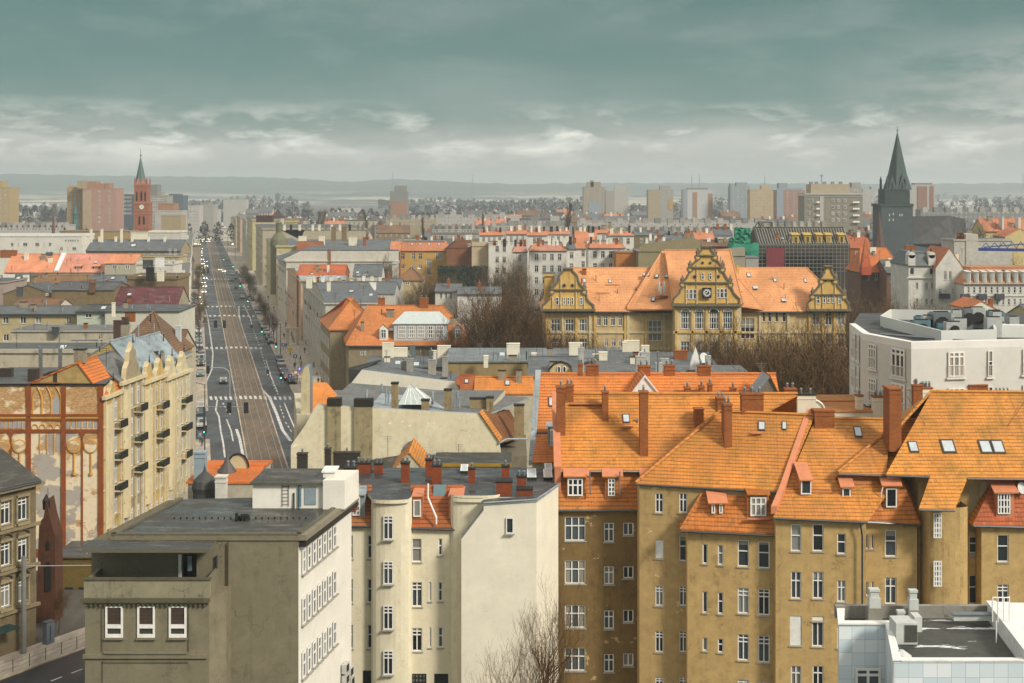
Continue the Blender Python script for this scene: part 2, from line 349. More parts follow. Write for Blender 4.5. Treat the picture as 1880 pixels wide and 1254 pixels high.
# ---------------------------------------------------------------- houses
class House:
    """four walls on a (possibly skewed) footprint. a/b = photo columns of the front corners at depths Da/Db, yt = photo row of the eave"""
    def __init__(s, label, a, b, D, yt, dep, wall, Db=None, sd=0.0, name='tenement_house', cat='building', z0=0.0, near=False, group=None, zt=None, angr=None):
        Db = Db or D; s.A = V((Xp(a, D), D, 0)); s.B = V((Xp(b, Db), Db, 0)); s.Lf = (s.B-s.A).length; s.u = (s.B-s.A)/s.Lf
        s.d = V((sd, 1, 0)).normalized() if sd is not None else V((-s.u.y, s.u.x, 0)); s.dep = dep
        s.zt = zt if zt is not None else Zp(yt, D); s.z0 = z0; s.wall = wall; s.near = near
        c = (s.A+s.B)/2+s.d*dep/2; s.r = root(name, label, cat, (c.x, c.y, z0), group)
        s.w = {k: [] for k in 'frlb'}; s.wm = MB(); s.rm = MB(); s.tm = MB(); s.planes = []; s.sub = []; s.fn = V((s.u.y, -s.u.x, 0))
    def pt(s, a, t, z): p = s.A+s.u*a+s.d*t; return V((p.x, p.y, z))
    def face(s, k):
        if k == 'f': return s.A, s.u, s.Lf
        if k == 'r': return s.B, s.d, s.dep
        if k == 'l': return s.A+s.d*s.dep, -s.d, s.dep
        return s.B+s.d*s.dep, -s.u, s.Lf
    def win(s, cols, rows, style='4', face='f', fm=None, sill=True):
        """cols/rows in photo pixels, for the front wall"""
        O, u, Lw = s.face(face); n = V((u.y, -u.x, 0))
        for (x0, x1) in cols:
            for (y0, y1) in rows:
                p = hit(x0, y1, O, n); q = hit(x1, y0, O, n); s0, s1 = (p-O).dot(u), (q-O).dot(u)
                s.w[face].append((s0, s1, p.z, q.z, style, fm, sill))
        return s
    def grid(s, face, n, zs, w, h, style='4', m0=1.0, m1=1.0, fm=None, skip=()):
        """evenly spaced windows: zs = sill heights in metres"""
        O, u, Lw = s.face(face); sp = (Lw-m0-m1)/n
        for j, z in enumerate(zs):
            for i in range(n):
                if (i, j) in skip: continue
                c = m0+sp*(i+.5); s.w[face].append((c-w/2, c+w/2, z, z+h, style, fm, True))
        return s
    def auto(s, face='f', sp=2.6, fl=3.4, w=1.1, h=1.7, style='4', top=1.1, n=4, fm=None):
        O, u, Lw = s.face(face); k = max(1, int((Lw-1)/sp)); zs = [s.zt-top-h-fl*i for i in range(n)]; zs = [z for z in zs if z > s.z0+.5]
        return s.grid(face, k, zs, w, h, style, (Lw-k*sp)/2, (Lw-k*sp)/2, fm)
    # roofs
    def flat(s, m=None, over=.25, th=.35, par=0.0, pm=None):
        m = m or BITU; o = over
        pts = [s.pt(-o, -o, s.zt+th), s.pt(s.Lf+o, -o, s.zt+th), s.pt(s.Lf+o, s.dep+o, s.zt+th), s.pt(-o, s.dep+o, s.zt+th)]
        s.rm.slab(pts, th-.004, m, pm or s.wall); s.planes.append((pts[0], V((0, 0, 1))))
        if par:
            w = .3
            for q in ((0, 1), (1, 2), (2, 3), (3, 0)):
                a, b = pts[q[0]], pts[q[1]]; dv = (b-a).normalized(); ins = V((-dv.y, dv.x, 0))*w
                s.tm.prism([(a.x, a.y), (b.x, b.y), ((b+ins).x, (b+ins).y), ((a+ins).x, (a+ins).y)], s.zt+th+.002+.001*q[0], s.zt+th+par+.002*q[0], pm or s.wall)
        return s
    def gable(s, m, ry=None, pitch=40, over=.4, tm=.5, th=.16, cap=True, hip=0.0, ez=None):
        ez = s.zt if ez is None else ez
        t = s.dep*tm; mid = s.pt(s.Lf/2, t, 0); rz = Zp(ry, mid.y) if ry else ez+math.tan(math.radians(pitch))*t
        k1 = (rz-ez)/t; k2 = (rz-ez)/(s.dep-t); o = over; Lf = s.Lf; g = .15
        h = hip; z = .12
        a, b = s.pt(-g if not h else -o, -o, ez-k1*o+z), s.pt(Lf+(g if not h else o), -o, ez-k1*o+z)
        c, d = s.pt(Lf+g-h if h else Lf+g, t, rz+z), s.pt(-g+h if h else -g, t, rz+z)
        e, f = s.pt(Lf+(g if not h else o), s.dep+o, ez-k2*o+z), s.pt(-g if not h else -o, s.dep+o, ez-k2*o+z)
        s.rm.slab([a, b, c, d], th, m); s.rm.slab([e, f, d, c], th, m)
        if h: s.rm.slab([b, e, c], th, m); s.rm.slab([f, a, d], th, m)
        else:
            for q in (0, Lf): s.wm.poly([s.pt(q, 0, ez), s.pt(q, s.dep, ez), s.pt(q, t, rz)], s.wall)
        if cap: s.rm.tube([c+V((0, 0, .03)), d+V((0, 0, .03))], .13, m, 5)
        if cap and h:
            for x, y in ((a, d), (b, c)): s.rm.tube([x+V((0, 0, .04)), y+V((0, 0, .04))], .12, m, 5)
        if s.near: s.tm.tube([a+V((0, -.08, -.16)), b+V((0, -.08, -.16))], .09, GUT, 6)
        n = (b-a).cross(d-a).normalized(); s.planes.append((a, n)); s.rz = rz; return s
    def gablef(s, m, py=None, pitch=45, over=.3, th=.16, ez=None):
        """ridge runs away from the camera; a gable wall faces it"""
        ez = s.zt if ez is None else ez; pz = Zp(py, s.pt(s.Lf/2, 0, 0).y) if py else ez+math.tan(math.radians(pitch))*s.Lf/2
        k = (pz-ez)/(s.Lf/2); o = over; z = .12
        R0, R1 = s.pt(s.Lf/2, -.1, pz+z), s.pt(s.Lf/2, s.dep+.1, pz+z)
        s.rm.slab([s.pt(-o, -.1, ez-k*o+z), R0, R1, s.pt(-o, s.dep+.1, ez-k*o+z)], th, m)
        s.rm.slab([R0, s.pt(s.Lf+o, -.1, ez-k*o+z), s.pt(s.Lf+o, s.dep+.1, ez-k*o+z), R1], th, m)
        for t in (0, s.dep): s.wm.poly([s.pt(0, t, ez), s.pt(s.Lf, t, ez), s.pt(s.Lf/2, t, pz)], s.wall)
        n = (R1-R0).cross(s.pt(s.Lf+o, -.1, ez-k*o+z)-R0).normalized(); s.planes.append((R0, n)); return s
    def shed(s, m, yb=None, rise=2.0, over=.25, th=.2):
        zb = Zp(yb, s.pt(s.Lf/2, s.dep, 0).y) if yb else s.zt+rise; o = over; k = (zb-s.zt)/s.dep
        pts = [s.pt(-o, -o, s.zt-k*o+.1), s.pt(s.Lf+o, -o, s.zt-k*o+.1), s.pt(s.Lf+o, s.dep+o, zb+k*o+.1), s.pt(-o, s.dep+o, zb+k*o+.1)]
        s.rm.slab(pts, th, m)
        if zb > s.zt:
            for q in (0, s.Lf): s.wm.poly([s.pt(q, 0, s.zt), s.pt(q, s.dep, s.zt), s.pt(q, s.dep, zb)], s.wall)
            s.wm.poly([s.pt(0, s.dep, s.zt), s.pt(s.Lf, s.dep, s.zt), s.pt(s.Lf, s.dep, zb), s.pt(0, s.dep, zb)], s.wall)
        s.planes.append((pts[0], (pts[1]-pts[0]).cross(pts[3]-pts[0]).normalized())); return s
    def hip4(s, m, py=None, rise=None, over=.3, th=.16):
        """pyramid"""
        c = s.pt(s.Lf/2, s.dep/2, 0); pz = Zp(py, c.y) if py else s.zt+rise; c.z = pz; o = over; q = []
        for a, t in ((-o, -o), (s.Lf+o, -o), (s.Lf+o, s.dep+o), (-o, s.dep+o)): q.append(s.pt(a, t, s.zt+.02))
        for i in range(4): s.rm.slab([q[i], q[(i+1) % 4], c], th, m)
        for i in range(2): s.rm.tube([q[i]+V((0, 0, .05)), c+V((0, 0, .05))], .11, m, 5)
        s.planes.append((q[0], (q[1]-q[0]).cross(c-q[0]).normalized())); return s
    def mansard(s, m, y2, ins=1.2, top=None, over=.25, th=.15, allr=True, shed=0.0):
        """steep lower slope up to photo row y2, then a flat or shallow top"""
        z2 = Zp(y2, s.A.y+ins); o = over
        q0 = [s.pt(-o if allr else 0, -o, s.zt+.1), s.pt(s.Lf+(o if allr else 0), -o, s.zt+.1), s.pt(s.Lf+(o if allr else 0), s.dep+o, s.zt+.1), s.pt(-o if allr else 0, s.dep+o, s.zt+.1)]
        i2 = ins if allr else 0
        q1 = [s.pt(i2, ins, z2), s.pt(s.Lf-i2, ins, z2), s.pt(s.Lf-i2, s.dep-ins, z2), s.pt(i2, s.dep-ins, z2)]
        for i in range(4):
            j = (i+1) % 4
            if not allr and i in (1, 3): s.wm.poly([q0[i], q0[j], q1[j], q1[i]], s.wall); continue
            s.rm.slab([q0[i], q0[j], q1[j], q1[i]], th, m)
        s.planes.append((q0[0], (q0[1]-q0[0]).cross(q1[0]-q0[0]).normalized()))
        tp = [q1[0]+V((0, -.15, .14)), q1[1]+V((0, -.15, .14)), q1[2]+V((0, 0, .14+shed)), q1[3]+V((0, 0, .14+shed))]
        s.rm.slab(tp, .14, top or BITU); s.planes.append((tp[0], (tp[1]-tp[0]).cross(tp[3]-tp[0]).normalized()))
        if s.near: s.tm.tube([q0[0]+V((0, -.08, -.1)), q0[1]+V((0, -.08, -.1))], .09, GUT, 6)
        return s
    # things on the roof
    def on(s, px, py, k=-1): O, n = s.planes[k]; return hit(px, py, O, n)
    def chim(s, x0, x1, yt, yb, m=None, k=-1, d=None, pots=0, cap=None):
        p = s.on((x0+x1)/2, yb, k); D = p.y; w = (x1-x0)*D/F; dd = d or min(w, .9); h = Zp(yt, D)-p.z; mb = MB(); m = m or BRICKC
        base = (p.x, D+dd/2, p.z-.6); mb.box(base, (w, dd, h+.6), m); mb.box((p.x, D+dd/2, p.z+h), (w+.12, dd+.12, .12), cap or m)
        if w > .5 and h > .8: mb.box((p.x, D+dd/2, p.z+h-.35), (w+.08, dd+.08, .08), m)
        for i in range(pots):
            x = p.x-w/2+w*(i+.5)/pots; mb.tube([(x, D+dd/2, p.z+h+.1), (x, D+dd/2, p.z+h+.45)], .1, STEEL, 6); mb.tube([(x, D+dd/2, p.z+h+.5), (x, D+dd/2, p.z+h+.62)], [.16, .04], STEEL, 6)
        s.sub.append(('chimney', mb)); return s
    def vent(s, px, yt, yb, k=-1, r=.07, m=None):
        p = s.on(px, yb, k); mb = MB(); t = V((p.x, p.y, Zp(yt, p.y))); mb.tube([p-V((0, 0, .2)), t], r, m or STEEL, 6); mb.tube([t, t+V((0, 0, .12))], [r*1.9, r*.4], m or STEEL, 6)
        s.sub.append(('vent_pipe', mb)); return s
    def antenna(s, px, yt, yb, k=-1):
        p = s.on(px, yb, k); mb = MB(); t = V((p.x, p.y, Zp(yt, p.y))); mb.tube([p-V((0, 0, .2)), t], .03, STEEL, 4)
        for i in range(4): z = t.z-.1-i*.18; mb.tube([(t.x-.5+.08*i, t.y, z), (t.x+.5-.08*i, t.y, z)], .015, STEEL, 4)
        s.sub.append(('antenna', mb)); return s
    def dish(s, px, yb, k=-1, r=.4):
        p = s.on(px, yb, k); mb = MB(); c = p+V((0, 0, .9)); mb.tube([p-V((0, 0, .1)), c], .03, STEEL, 5)
        mb.tube([c+V((0, -.02, 0)), c+V((.04, -.10, .02)), c+V((.1, -.22, .06))], [.04, r*.7, r], flat('d8d8d4', .9), 12); s.sub.append(('satellite_dish', mb)); return s
    def skyl(s, x0, x1, y0, y1, k=-1, fm=None):
        O, n = s.planes[k]; lean = 0; mb = MB(); pts = [hit(x0, y1, O, n), hit(x1, y1, O, n), hit(x1, y0, O, n), hit(x0, y0, O, n)]
        e = n if n.z > 0 else -n; fm = fm or flat('4a4038', .8); c = sum(pts, V((0, 0, 0)))/4
        # keep it a rectangle that follows the slope
        up = (pts[3]-pts[0]).length; w = (pts[1]-pts[0]).length; t = V((-e.y, e.x, 0)).normalized() if abs(e.z) < .999 else V((1, 0, 0))
        if t.x < 0: t = -t
        bv = e.cross(t).normalized(); q = [c-t*w/2-bv*up/2, c+t*w/2-bv*up/2, c+t*w/2+bv*up/2, c-t*w/2+bv*up/2]
        mb.slab([p+e*.10 for p in q], .2, fm, fm, -e); q2 = [c+(p-c)*.78+e*.105 for p in q]; mb.poly(q2, SKG)
        s.sub.append(('skylight', mb)); return s
    def dormer(s, x0, x1, y0, y1, k=0, wm=None, rmat=None, style='4', wf=None, deep=2.2, win=None, tilt=.35, gab=False, fm=None, ov=.15, hin=0.0):
        """x0..x1, y0 (eave of the dormer) .. y1 (foot) in photo pixels"""
        p = s.on((x0+x1)/2, y1, k); D = p.y-.05; xa, xb = Xp(x0, D), Xp(x1, D); z1 = Zp(y0, D); mb = MB(); wm = wm or COPPER; rmat = rmat or COPPER
        mb.prism([(xa, D), (xb, D), (xb, D+deep), (xa, D+deep)], p.z-.1, z1, wm)
        par = ('dormer', mb, [])
        if gab:
            zp = z1+(xb-xa)*.45; xm = (xa+xb)/2; o = ov
            mb.poly([(xa, D, z1), (xb, D, z1), (xm, D, zp)], wm)
            mb.slab([(xa-o, D-o, z1-.1), (xm, D-o, zp+.08), (xm, D+deep, zp+.08), (xa-o, D+deep, z1-.1)], .08, rmat)
            mb.slab([(xm, D-o, zp+.08), (xb+o, D-o, z1-.1), (xb+o, D+deep, z1-.1), (xm, D+deep, zp+.08)], .08, rmat)
        else:
            mb.slab([(xa-ov, D-.3, z1), (xb+ov, D-.3, z1), (xb+ov-hin, D+deep, z1+tilt*deep), (xa-ov+hin, D+deep, z1+tilt*deep)], .1, rmat, wm)
            if hin:
                for x, s_ in ((xa-ov, 1), (xb+ov, -1)): mb.slab([(x, D-.3, z1), (x+s_*hin, D+deep, z1+tilt*deep), (x, D+deep, z1)], .1, rmat)
            if not hin: mb.poly([(xb, D, z1-.01), (xb, D+deep, z1-.01), (xb, D+deep, z1+tilt*deep-.1)], wm); mb.poly([(xa, D, z1-.01), (xa, D+deep, z1-.01), (xa, D+deep, z1+tilt*deep-.1)], wm)
        wins = win or [(x0+(x1-x0)*.2, x1-(x1-x0)*.2, y0+(y1-y0)*.12, y1-(y1-y0)*.15)]
        for (a, b, c, d) in wins:
            par[2].append((V(((Xp(a, D)+Xp(b, D))/2, D-.03, Zp(d, D))), abs(Xp(b, D)-Xp(a, D)), Zp(c, D)-Zp(d, D), style, fm))
        s.sub.append(par); return s
    def band(s, z, h=.25, out=.12, m=None, faces='f'):
        for k in faces:
            O, u, Lw = s.face(k); n = V((u.y, -u.x, 0)); a, b = O-u*out, O+u*(Lw+out); a2, b2 = a+n*out, b+n*out
            s.tm.prism([(a2.x, a2.y), (b2.x, b2.y), (b.x, b.y), (a.x, a.y)], z, z+h, m or s.wall)
        return s
    def clutter(s):
        O, n = s.planes[0]; q = random.Random(int(s.A.x*7+s.A.y*13))
        if n.z < 0: n = -n
        if n.z < .6 or s.A.y < 140 or s.A.y > 420 or s.Lf < 4: return
        for i in range(int(s.Lf/2.6)):
            a, t = q.uniform(.8, s.Lf-.8), q.uniform(.6, s.dep*.44); p = s.pt(a, t, 0); p.z = O.z-((p.x-O.x)*n.x+(p.y-O.y)*n.y)/n.z; k = q.random(); mb = MB()
            if k < .55: h = q.uniform(.5, 1.3); mb.tube([p-V((0, 0, .2)), p+V((0, 0, h))], q.uniform(.05, .1), q.choice([STEEL, DARK, ZINC]), 5); mb.tube([p+V((0, 0, h)), p+V((0, 0, h+.12))], [.18, .04], STEEL, 5); nm = 'vent_pipe'
            elif k < .75: w, h = q.uniform(.5, 1.6), q.uniform(.6, 1.6); mb.box((p.x, p.y, p.z-.3), (w, .6, h+.3), q.choice([BRICKC, LWc, CREAM, LWc])); mb.box((p.x, p.y, p.z+h), (w+.15, .75, .1), DARK); nm = 'chimney'
            elif k < .9: mb.tube([p-V((0, 0, .1)), p+V((0, 0, 2.2))], .03, DARK, 4); nm = 'antenna'; [mb.tube([p+V((-.4+.06*j, 0, 2.1-.22*j)), p+V((.4-.06*j, 0, 2.1-.22*j))], .02, DARK, 3) for j in range(4)]
            else: mb.slab([p+V((-.4, -.5, .02)), p+V((.4, -.5, .02)), p+V((.4, .4, .4)), p+V((-.4, .4, .4))], .1, SKG, DARK); nm = 'roof_hatch'
            s.sub.append((nm, mb))
    def end(s):
        if s.planes: s.clutter()
        for k in 'frlb':
            O, u, Lw = s.face(k); n = V((u.y, -u.x, 0)); ws = [w for w in s.w[k] if w[0] > .02 and w[1] < Lw-.02] if s.near else []
            ws = [w for w in ws if w[2] > s.z0+.05 and w[3] < s.zt-.02]
            ss = sorted(set([0, Lw]+[x for w in ws for x in w[:2]])); zs = sorted(set([s.z0, s.zt]+[x for w in ws for x in w[2:4]]))
            def q(a, z, y=0): p = O+u*a-n*y; return (p.x, p.y, z)
            for i in range(len(ss)-1):
                cells = []
                for j in range(len(zs)-1):
                    a, z = (ss[i]+ss[i+1])/2, (zs[j]+zs[j+1])/2
                    if not any(w[0] < a < w[1] and w[2] < z < w[3] for w in ws): cells.append((zs[j], zs[j+1]))
                run = []
                for c in cells:
                    if run and abs(run[-1][1]-c[0]) < 1e-6: run[-1] = (run[-1][0], c[1])
                    else: run.append(c)
                for z0, z1 in run: s.wm.poly([q(ss[i], z0), q(ss[i+1], z0), q(ss[i+1], z1), q(ss[i], z1)], s.wall)
            for w in ws:
                a, b, c, d = w[:4]; y = .20
                s.wm.poly([q(a, c), q(a, c, y), q(a, d, y), q(a, d)], s.wall); s.wm.poly([q(b, c, y), q(b, c), q(b, d), q(b, d, y)], s.wall)
                s.wm.poly([q(a, c), q(b, c), q(b, c, y), q(a, c, y)], s.wall); s.wm.poly([q(a, d, y), q(b, d, y), q(b, d), q(a, d)], s.wall)
        part(s.r, 'wall', s.wm); ro = part(s.r, 'roof', s.rm); part(s.r, 'trim', s.tm)
        for k in 'frlb':
            O, u, Lw = s.face(k); ang = math.atan2(u.y, u.x); n = V((u.y, -u.x, 0))
            for a, b, c, d, st, fm, sill in s.w[k]:
                m = O+u*((a+b)/2)-n*(.13 if s.near else 0); put_window(s.r, s.r, (m.x, m.y, c), ang, b-a, d-c, st, fm, s.near, sill)
        for it in s.sub:
            o = part(s.r, it[0], it[1], (ro or s.r))
            if len(it) > 2:
                for p, w, h, st, fm in it[2]:
                    o2 = o if not ro else None
                    a, b, c = window_meshes(w, h, st, fm or WHITE, False); link('window', a, ro or s.r, p-s.r.location)
        return s
SKG = flat('c9d2d6', .9, .15, 0, nm='skylight_glass')
# ================================================================ FOREGROUND
def wins(r, items, O, u, near=True):
    """loose windows on a custom wall: items = (x0,x1,y0,y1,style,frame)"""
    n = V((u.y, -u.x, 0)); ang = math.atan2(u.y, u.x)
    for it in items:
        x0, x1, y0, y1, st = it[:5]; fm = it[5] if len(it) > 5 else None
        p, q = hit(x0, y1, O, n), hit(x1, y0, O, n); m = (p+q)/2-n*.02
        put_window(r, r, (m.x, m.y, p.z), ang, abs((q-p).dot(u)), q.z-p.z, st, fm, near)
def office():
    r = root('office_building', 'grey olive office block with flat roof, corner loggia and three brown blinds', 'building', (-18, 83, 0))
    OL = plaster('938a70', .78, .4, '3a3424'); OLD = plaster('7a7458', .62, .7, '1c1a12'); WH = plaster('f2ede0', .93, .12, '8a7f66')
    ROOF = felt('484b48', .52, 1.1, .4); M = 79.5; zt = 21.75
    A = V((Xp(204, M)-1.2, M, 0)); B = V((Xp(548, M), M, 0)); dv = V((.193, 1, 0)); C = B+dv*10.2; Dd = A+dv*10.2
    w = MB()
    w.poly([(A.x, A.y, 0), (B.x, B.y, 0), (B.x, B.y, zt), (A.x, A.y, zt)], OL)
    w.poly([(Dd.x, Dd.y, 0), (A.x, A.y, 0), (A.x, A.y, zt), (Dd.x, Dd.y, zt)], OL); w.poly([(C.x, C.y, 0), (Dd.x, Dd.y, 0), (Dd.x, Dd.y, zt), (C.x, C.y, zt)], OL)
    # bay in front with loggia on top
    D = 77.0; bx0, bx1 = Xp(156, D), Xp(384, D); zf = Zp(1098, D); zp = Zp(1064, D)
    w.prism([(bx0, D), (bx1, D), (bx1, M), (bx0, M)], 0, zf, OL, ROOF)
    # loggia parapet (front, sides)
    w.prism([(bx0-.05, D-.05), (bx1+.05, D-.05), (bx1+.05, D+.2), (bx0-.05, D+.2)], zf+.002, zp, plaster('a49c80', .85, .9, '3a3524'))
    for x in (bx0, bx1-.2): w.prism([(x, D+.2), (x+.2, D+.2), (x+.2, M-.01), (x, M-.01)], zf+.002, zp-.02, OL)
    w.prism([(bx0-.12, D-.14), (bx1+.12, D-.14), (bx1+.12, D+.26), (bx0-.12, D+.26)], zp, zp+.07, OLD)
    w.prism([(bx1-.02, D), (bx1+.75, D+1.2), (bx1+.75, M), (bx1-.02, M)], 0, zf-.02, OL)
    part(r, 'wall', w)
    # sunlit side wall with narrow windows
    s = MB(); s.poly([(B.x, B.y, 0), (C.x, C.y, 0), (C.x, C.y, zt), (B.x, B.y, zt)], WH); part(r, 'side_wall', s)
    u = dv.normalized(); n = V((u.y, -u.x, 0))
    for i, px in enumerate((555.6, 565.1, 574.7, 584.2, 593.6, 602.9, 612)):
        k = (1403-px)/(1403-555.6)
        for y0, y1 in ((1006.6, 1054), (1095, 1147), (1194, 1246)):
            p, q = hit(px-2.6, 350+(y1-350)*k, B, n), hit(px+3.0, 350+(y0-350)*k, B, n); m = (p+q)/2+n*.07
            put_window(r, r, (m.x, m.y, p.z), math.atan2(u.y, u.x), abs((q-p).dot(u))*.92, q.z-p.z, '2h', None, True)
    # cornices
    t = MB()
    def band(y0, y1, x0, x1, out, m=OL, dd=D): t.prism([(Xp(x0, dd), dd-out), (Xp(x1, dd), dd-out), (Xp(x1, dd), dd-.003), (Xp(x0, dd), dd-.003)], Zp(y1, dd), Zp(y0, dd), m)
    band(1097, 1104, 150, 386, .28, OLD); band(1104, 1108, 153, 384, .14)
    for i in range(26): x = 158+i*8.7; band(1108, 1112, x, x+3.5, .18, OLD)
    band(1196, 1199, 192, 344, .2); band(1199, 1201, 192, 344, .1, OLD); band(1201, 1208, 153, 381, .13); band(1208, 1210, 155, 380, .06, OLD)
    for x in (187, 346): band(1112, 1196, x-1.5, x+1, .03, OLD)
    for x0, x1 in ((192, 228), (251, 287), (309, 345)): band(1171, 1173.5, x0, x1, .16)
    band(1215, 1254, 187, 189, .03, OLD); band(1215, 1218, 187, 345, .03, OLD)
    part(r, 'cornice', t)
    # roof, fascia, canopy
    f = MB(); zr = Zp(983, M)
    fl = Xp(204, M); o = .25
    q = [V((fl, M-.1, zr)), V((B.x+.15, M-.1, zr)), V((C.x+.15, C.y+.3, zr)), V((Xp(327, 88.5), 88.5+.3, zr))]
    f.slab(q, zr-zt+.0, ROOF, OL)
    for a, b in ((q[0], q[1]), (q[1], q[2]), (q[3], q[0])):
        dvv = (b-a).normalized(); nn = V((-dvv.y, dvv.x, 0))*.28; f.prism([(a.x, a.y), (b.x, b.y), (b.x+nn.x, b.y+nn.y), (a.x+nn.x, a.y+nn.y)], zr+.002, zr+.14, plaster('7c7660', .7, .6, '2a261a'))
    a0, a1 = V((fl-.0, M-.11, zr-.02)), V((Xp(400, M), M-.11, zr-.02)); c0, c1 = P(151, 1008, 76.4), P(385, 1008, 76.4)
    f.slab([c0, c1, V((Xp(398, M), M-.11, zr-.25)), V((fl-1.4, M-.11, zr-.25))], .22, ROOF, plaster('7c7660', .7, .3))
    part(r, 'roof', f)
    # dark soffit line under the eave on the white side
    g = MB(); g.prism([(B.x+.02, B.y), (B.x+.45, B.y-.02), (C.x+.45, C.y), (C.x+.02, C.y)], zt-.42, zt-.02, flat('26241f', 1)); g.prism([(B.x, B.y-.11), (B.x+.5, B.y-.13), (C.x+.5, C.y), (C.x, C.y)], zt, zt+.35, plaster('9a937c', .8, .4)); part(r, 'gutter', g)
    # windows with roller blinds
    for x0, x1 in ((194, 226), (252.6, 284.6), (310.5, 342.5)):
        wd = (x1-x0)*D/F; h = Zp(1113, D)-Zp(1170, D); fr = MB(); cx = Xp((x0+x1)/2, D); z = Zp(1170, D)
        t2 = .11
        for a, b, c, d in ((-wd/2, -wd/2+t2, 0, h), (wd/2-t2, wd/2, 0, h), (-wd/2+t2, wd/2-t2, h-t2*.6, h), (-wd/2+t2, wd/2-t2, 0, .2), (-wd/2+t2, wd/2-t2, h*.30, h*.42)):
            fr.box((cx+(a+b)/2, D-.04, z+c), (b-a, .1, d-c), WHITE)
        wo_ = part(r, 'window', fr); gl = MB(); gl.poly([(cx-wd/2+t2, D-.01, z+.2), (cx+wd/2-t2, D-.01, z+.2), (cx+wd/2-t2, D-.01, z+h*.3), (cx-wd/2+t2, D-.01, z+h*.3)], flat('4e4e42', .7, .3))
        part(r, 'pane', gl, wo_); bl = MB(); k = 12
        for i in range(k):
            za = z+h*.42+(h*.56-t2*.4)*i/k; zb = z+h*.42+(h*.56-t2*.4)*(i+.86)/k
            bl.poly([(cx-wd/2+t2, D-.015, za), (cx+wd/2-t2, D-.015, za), (cx+wd/2-t2, D-.045, zb), (cx-wd/2+t2, D-.045, zb)], flat('6a5048', .7, .7))
        part(r, 'roller_blind', bl, wo_)
    # loggia door
    dm = MB(); x0, x1 = Xp(337, M), Xp(361, M); dm.box(((x0+x1)/2, M-.05, zf), (x1-x0, .08, Zp(1017, M)-zf), flat('15171a', .8, .3)); dm.box((x0-.2, M-.06, zf), (.18, .12, Zp(1017, M)-zf), WHITE); dm.box(((x0+x1)/2, M-.1, zf+.9), (.25, .04, .9), flat('8a9aa0', .8, .2))
    part(r, 'door', dm)
    pm = MB()
    for x in (418,): pm.tube([P(x, 996, M-.12), P(x, 1260, M-.12)], .05, flat('5a4632', .7), 6)
    pm.tube([P(398, 1020, M-.15), P(398, 1060, M-.15), P(393, 1075, M-.6), P(393, 1260, M-.6)], .07, GUT, 6)
    pm.tube([P(393, 1082, M-.12), P(418, 1080, M-.12)], .03, GUT, 5); part(r, 'drainpipe', pm)
    # penthouse on the roof
    h = MB(); dp = 86.3; px0, px1 = Xp(463.6, dp), Xp(613, dp); zc = Zp(887, dp)
    h.prism([(px0, dp), (px1, dp), (px1+.55, dp+2.2), (px0+.5, dp+2.2)], zr, zc, WH); h.prism([(Xp(594, dp), dp-.3), (px1+.75, dp-.3), (px1+1.3, dp+2.9), (Xp(594, dp)+.4, dp+2.9)], zr, zc+.25, WH); po = part(r, 'penthouse', h)
    h = MB(); h.slab([(px0-.15, dp-.25, zc+.06), (Xp(594, dp)-.01, dp-.25, zc+.06), (Xp(594, dp)+.5, dp+2.6, zc+.42), (px0+.35, dp+2.6, zc+.42)], .14, ROOF, OLD); h.box((Xp(602, dp), dp+1.2, zc+.26), (.75, 1.6, .35), WH); h.box((Xp(602, dp), dp+1.2, zc+.62), (.95, 1.8, .09), WHITE); part(r, 'penthouse_roof', h, po)
    h = MB(); h.box((Xp(570, dp), dp-.03, zr+.25), (.75, .06, Zp(894, dp)-zr-.25), flat('9fb0b8', .7, .6)); part(r, 'penthouse_door', h, po)
    h = MB(); h.tube([P(550, 888, dp-.05), P(550, 930, dp-.05)], .12, flat('6f97a8', .5), 6); h.tube([P(539.5, 905, dp-.05), P(539.5, 935, dp-.1)], .06, GUT); part(r, 'vent_duct', h, po)
    h = MB()
    for x in (518, 529.5): h.tube([P(x, 884, dp-.06), P(x, 930, dp-.06)], .02, DARK, 4)
    for i in range(7): h.tube([P(518, 887+i*6.5, dp-.06), P(529.5, 887+i*6.5, dp-.06)], .016, DARK, 4)
    part(r, 'ladder', h, po)
    for x, y in ((485, 865), (528.5, 870)):
        h = MB(); b = P(x, 885, dp+.6); h.tube([b, V((b.x, b.y, b.z+1.1))], .025, STEEL, 5); part(r, 'mast', h, po)
    h = MB(); rnd = random.Random(3); c = P(442, 948, M+3.6)
    for i in range(14): a, b = rnd.uniform(-.5, .5), rnd.uniform(-.2, .2); h.box((c.x+a, c.y+b, zr), (.2, .12, rnd.uniform(.1, .5)), DARK, rnd.uniform(0, 3))
    part(r, 'antenna_junk', h)
    h = MB()
    for i in range(22): x = Xp(320+i*11.5, 83.5); h.tube([(x, 83.5, zr), (x, 83.5, zr+.12)], .05, DARK, 5)
    part(r, 'roof_vents', h)
    # air conditioners at the bottom of the white wall
    for px, py in ((628, 1225), (636, 1232), (628, 1246), (638, 1250)):
        h = MB(); p = hit(px, py, B, n)+n*.25; h.box((p.x, p.y, p.z-.3), (.3, .8, .6), flat('c9c9c2', .9, .5), -.19); h.box((p.x+n.x*.16, p.y+n.y*.16, p.z-.22), (.02, .5, .44), DARK, -.19); part(r, 'air_conditioner', h)
office()

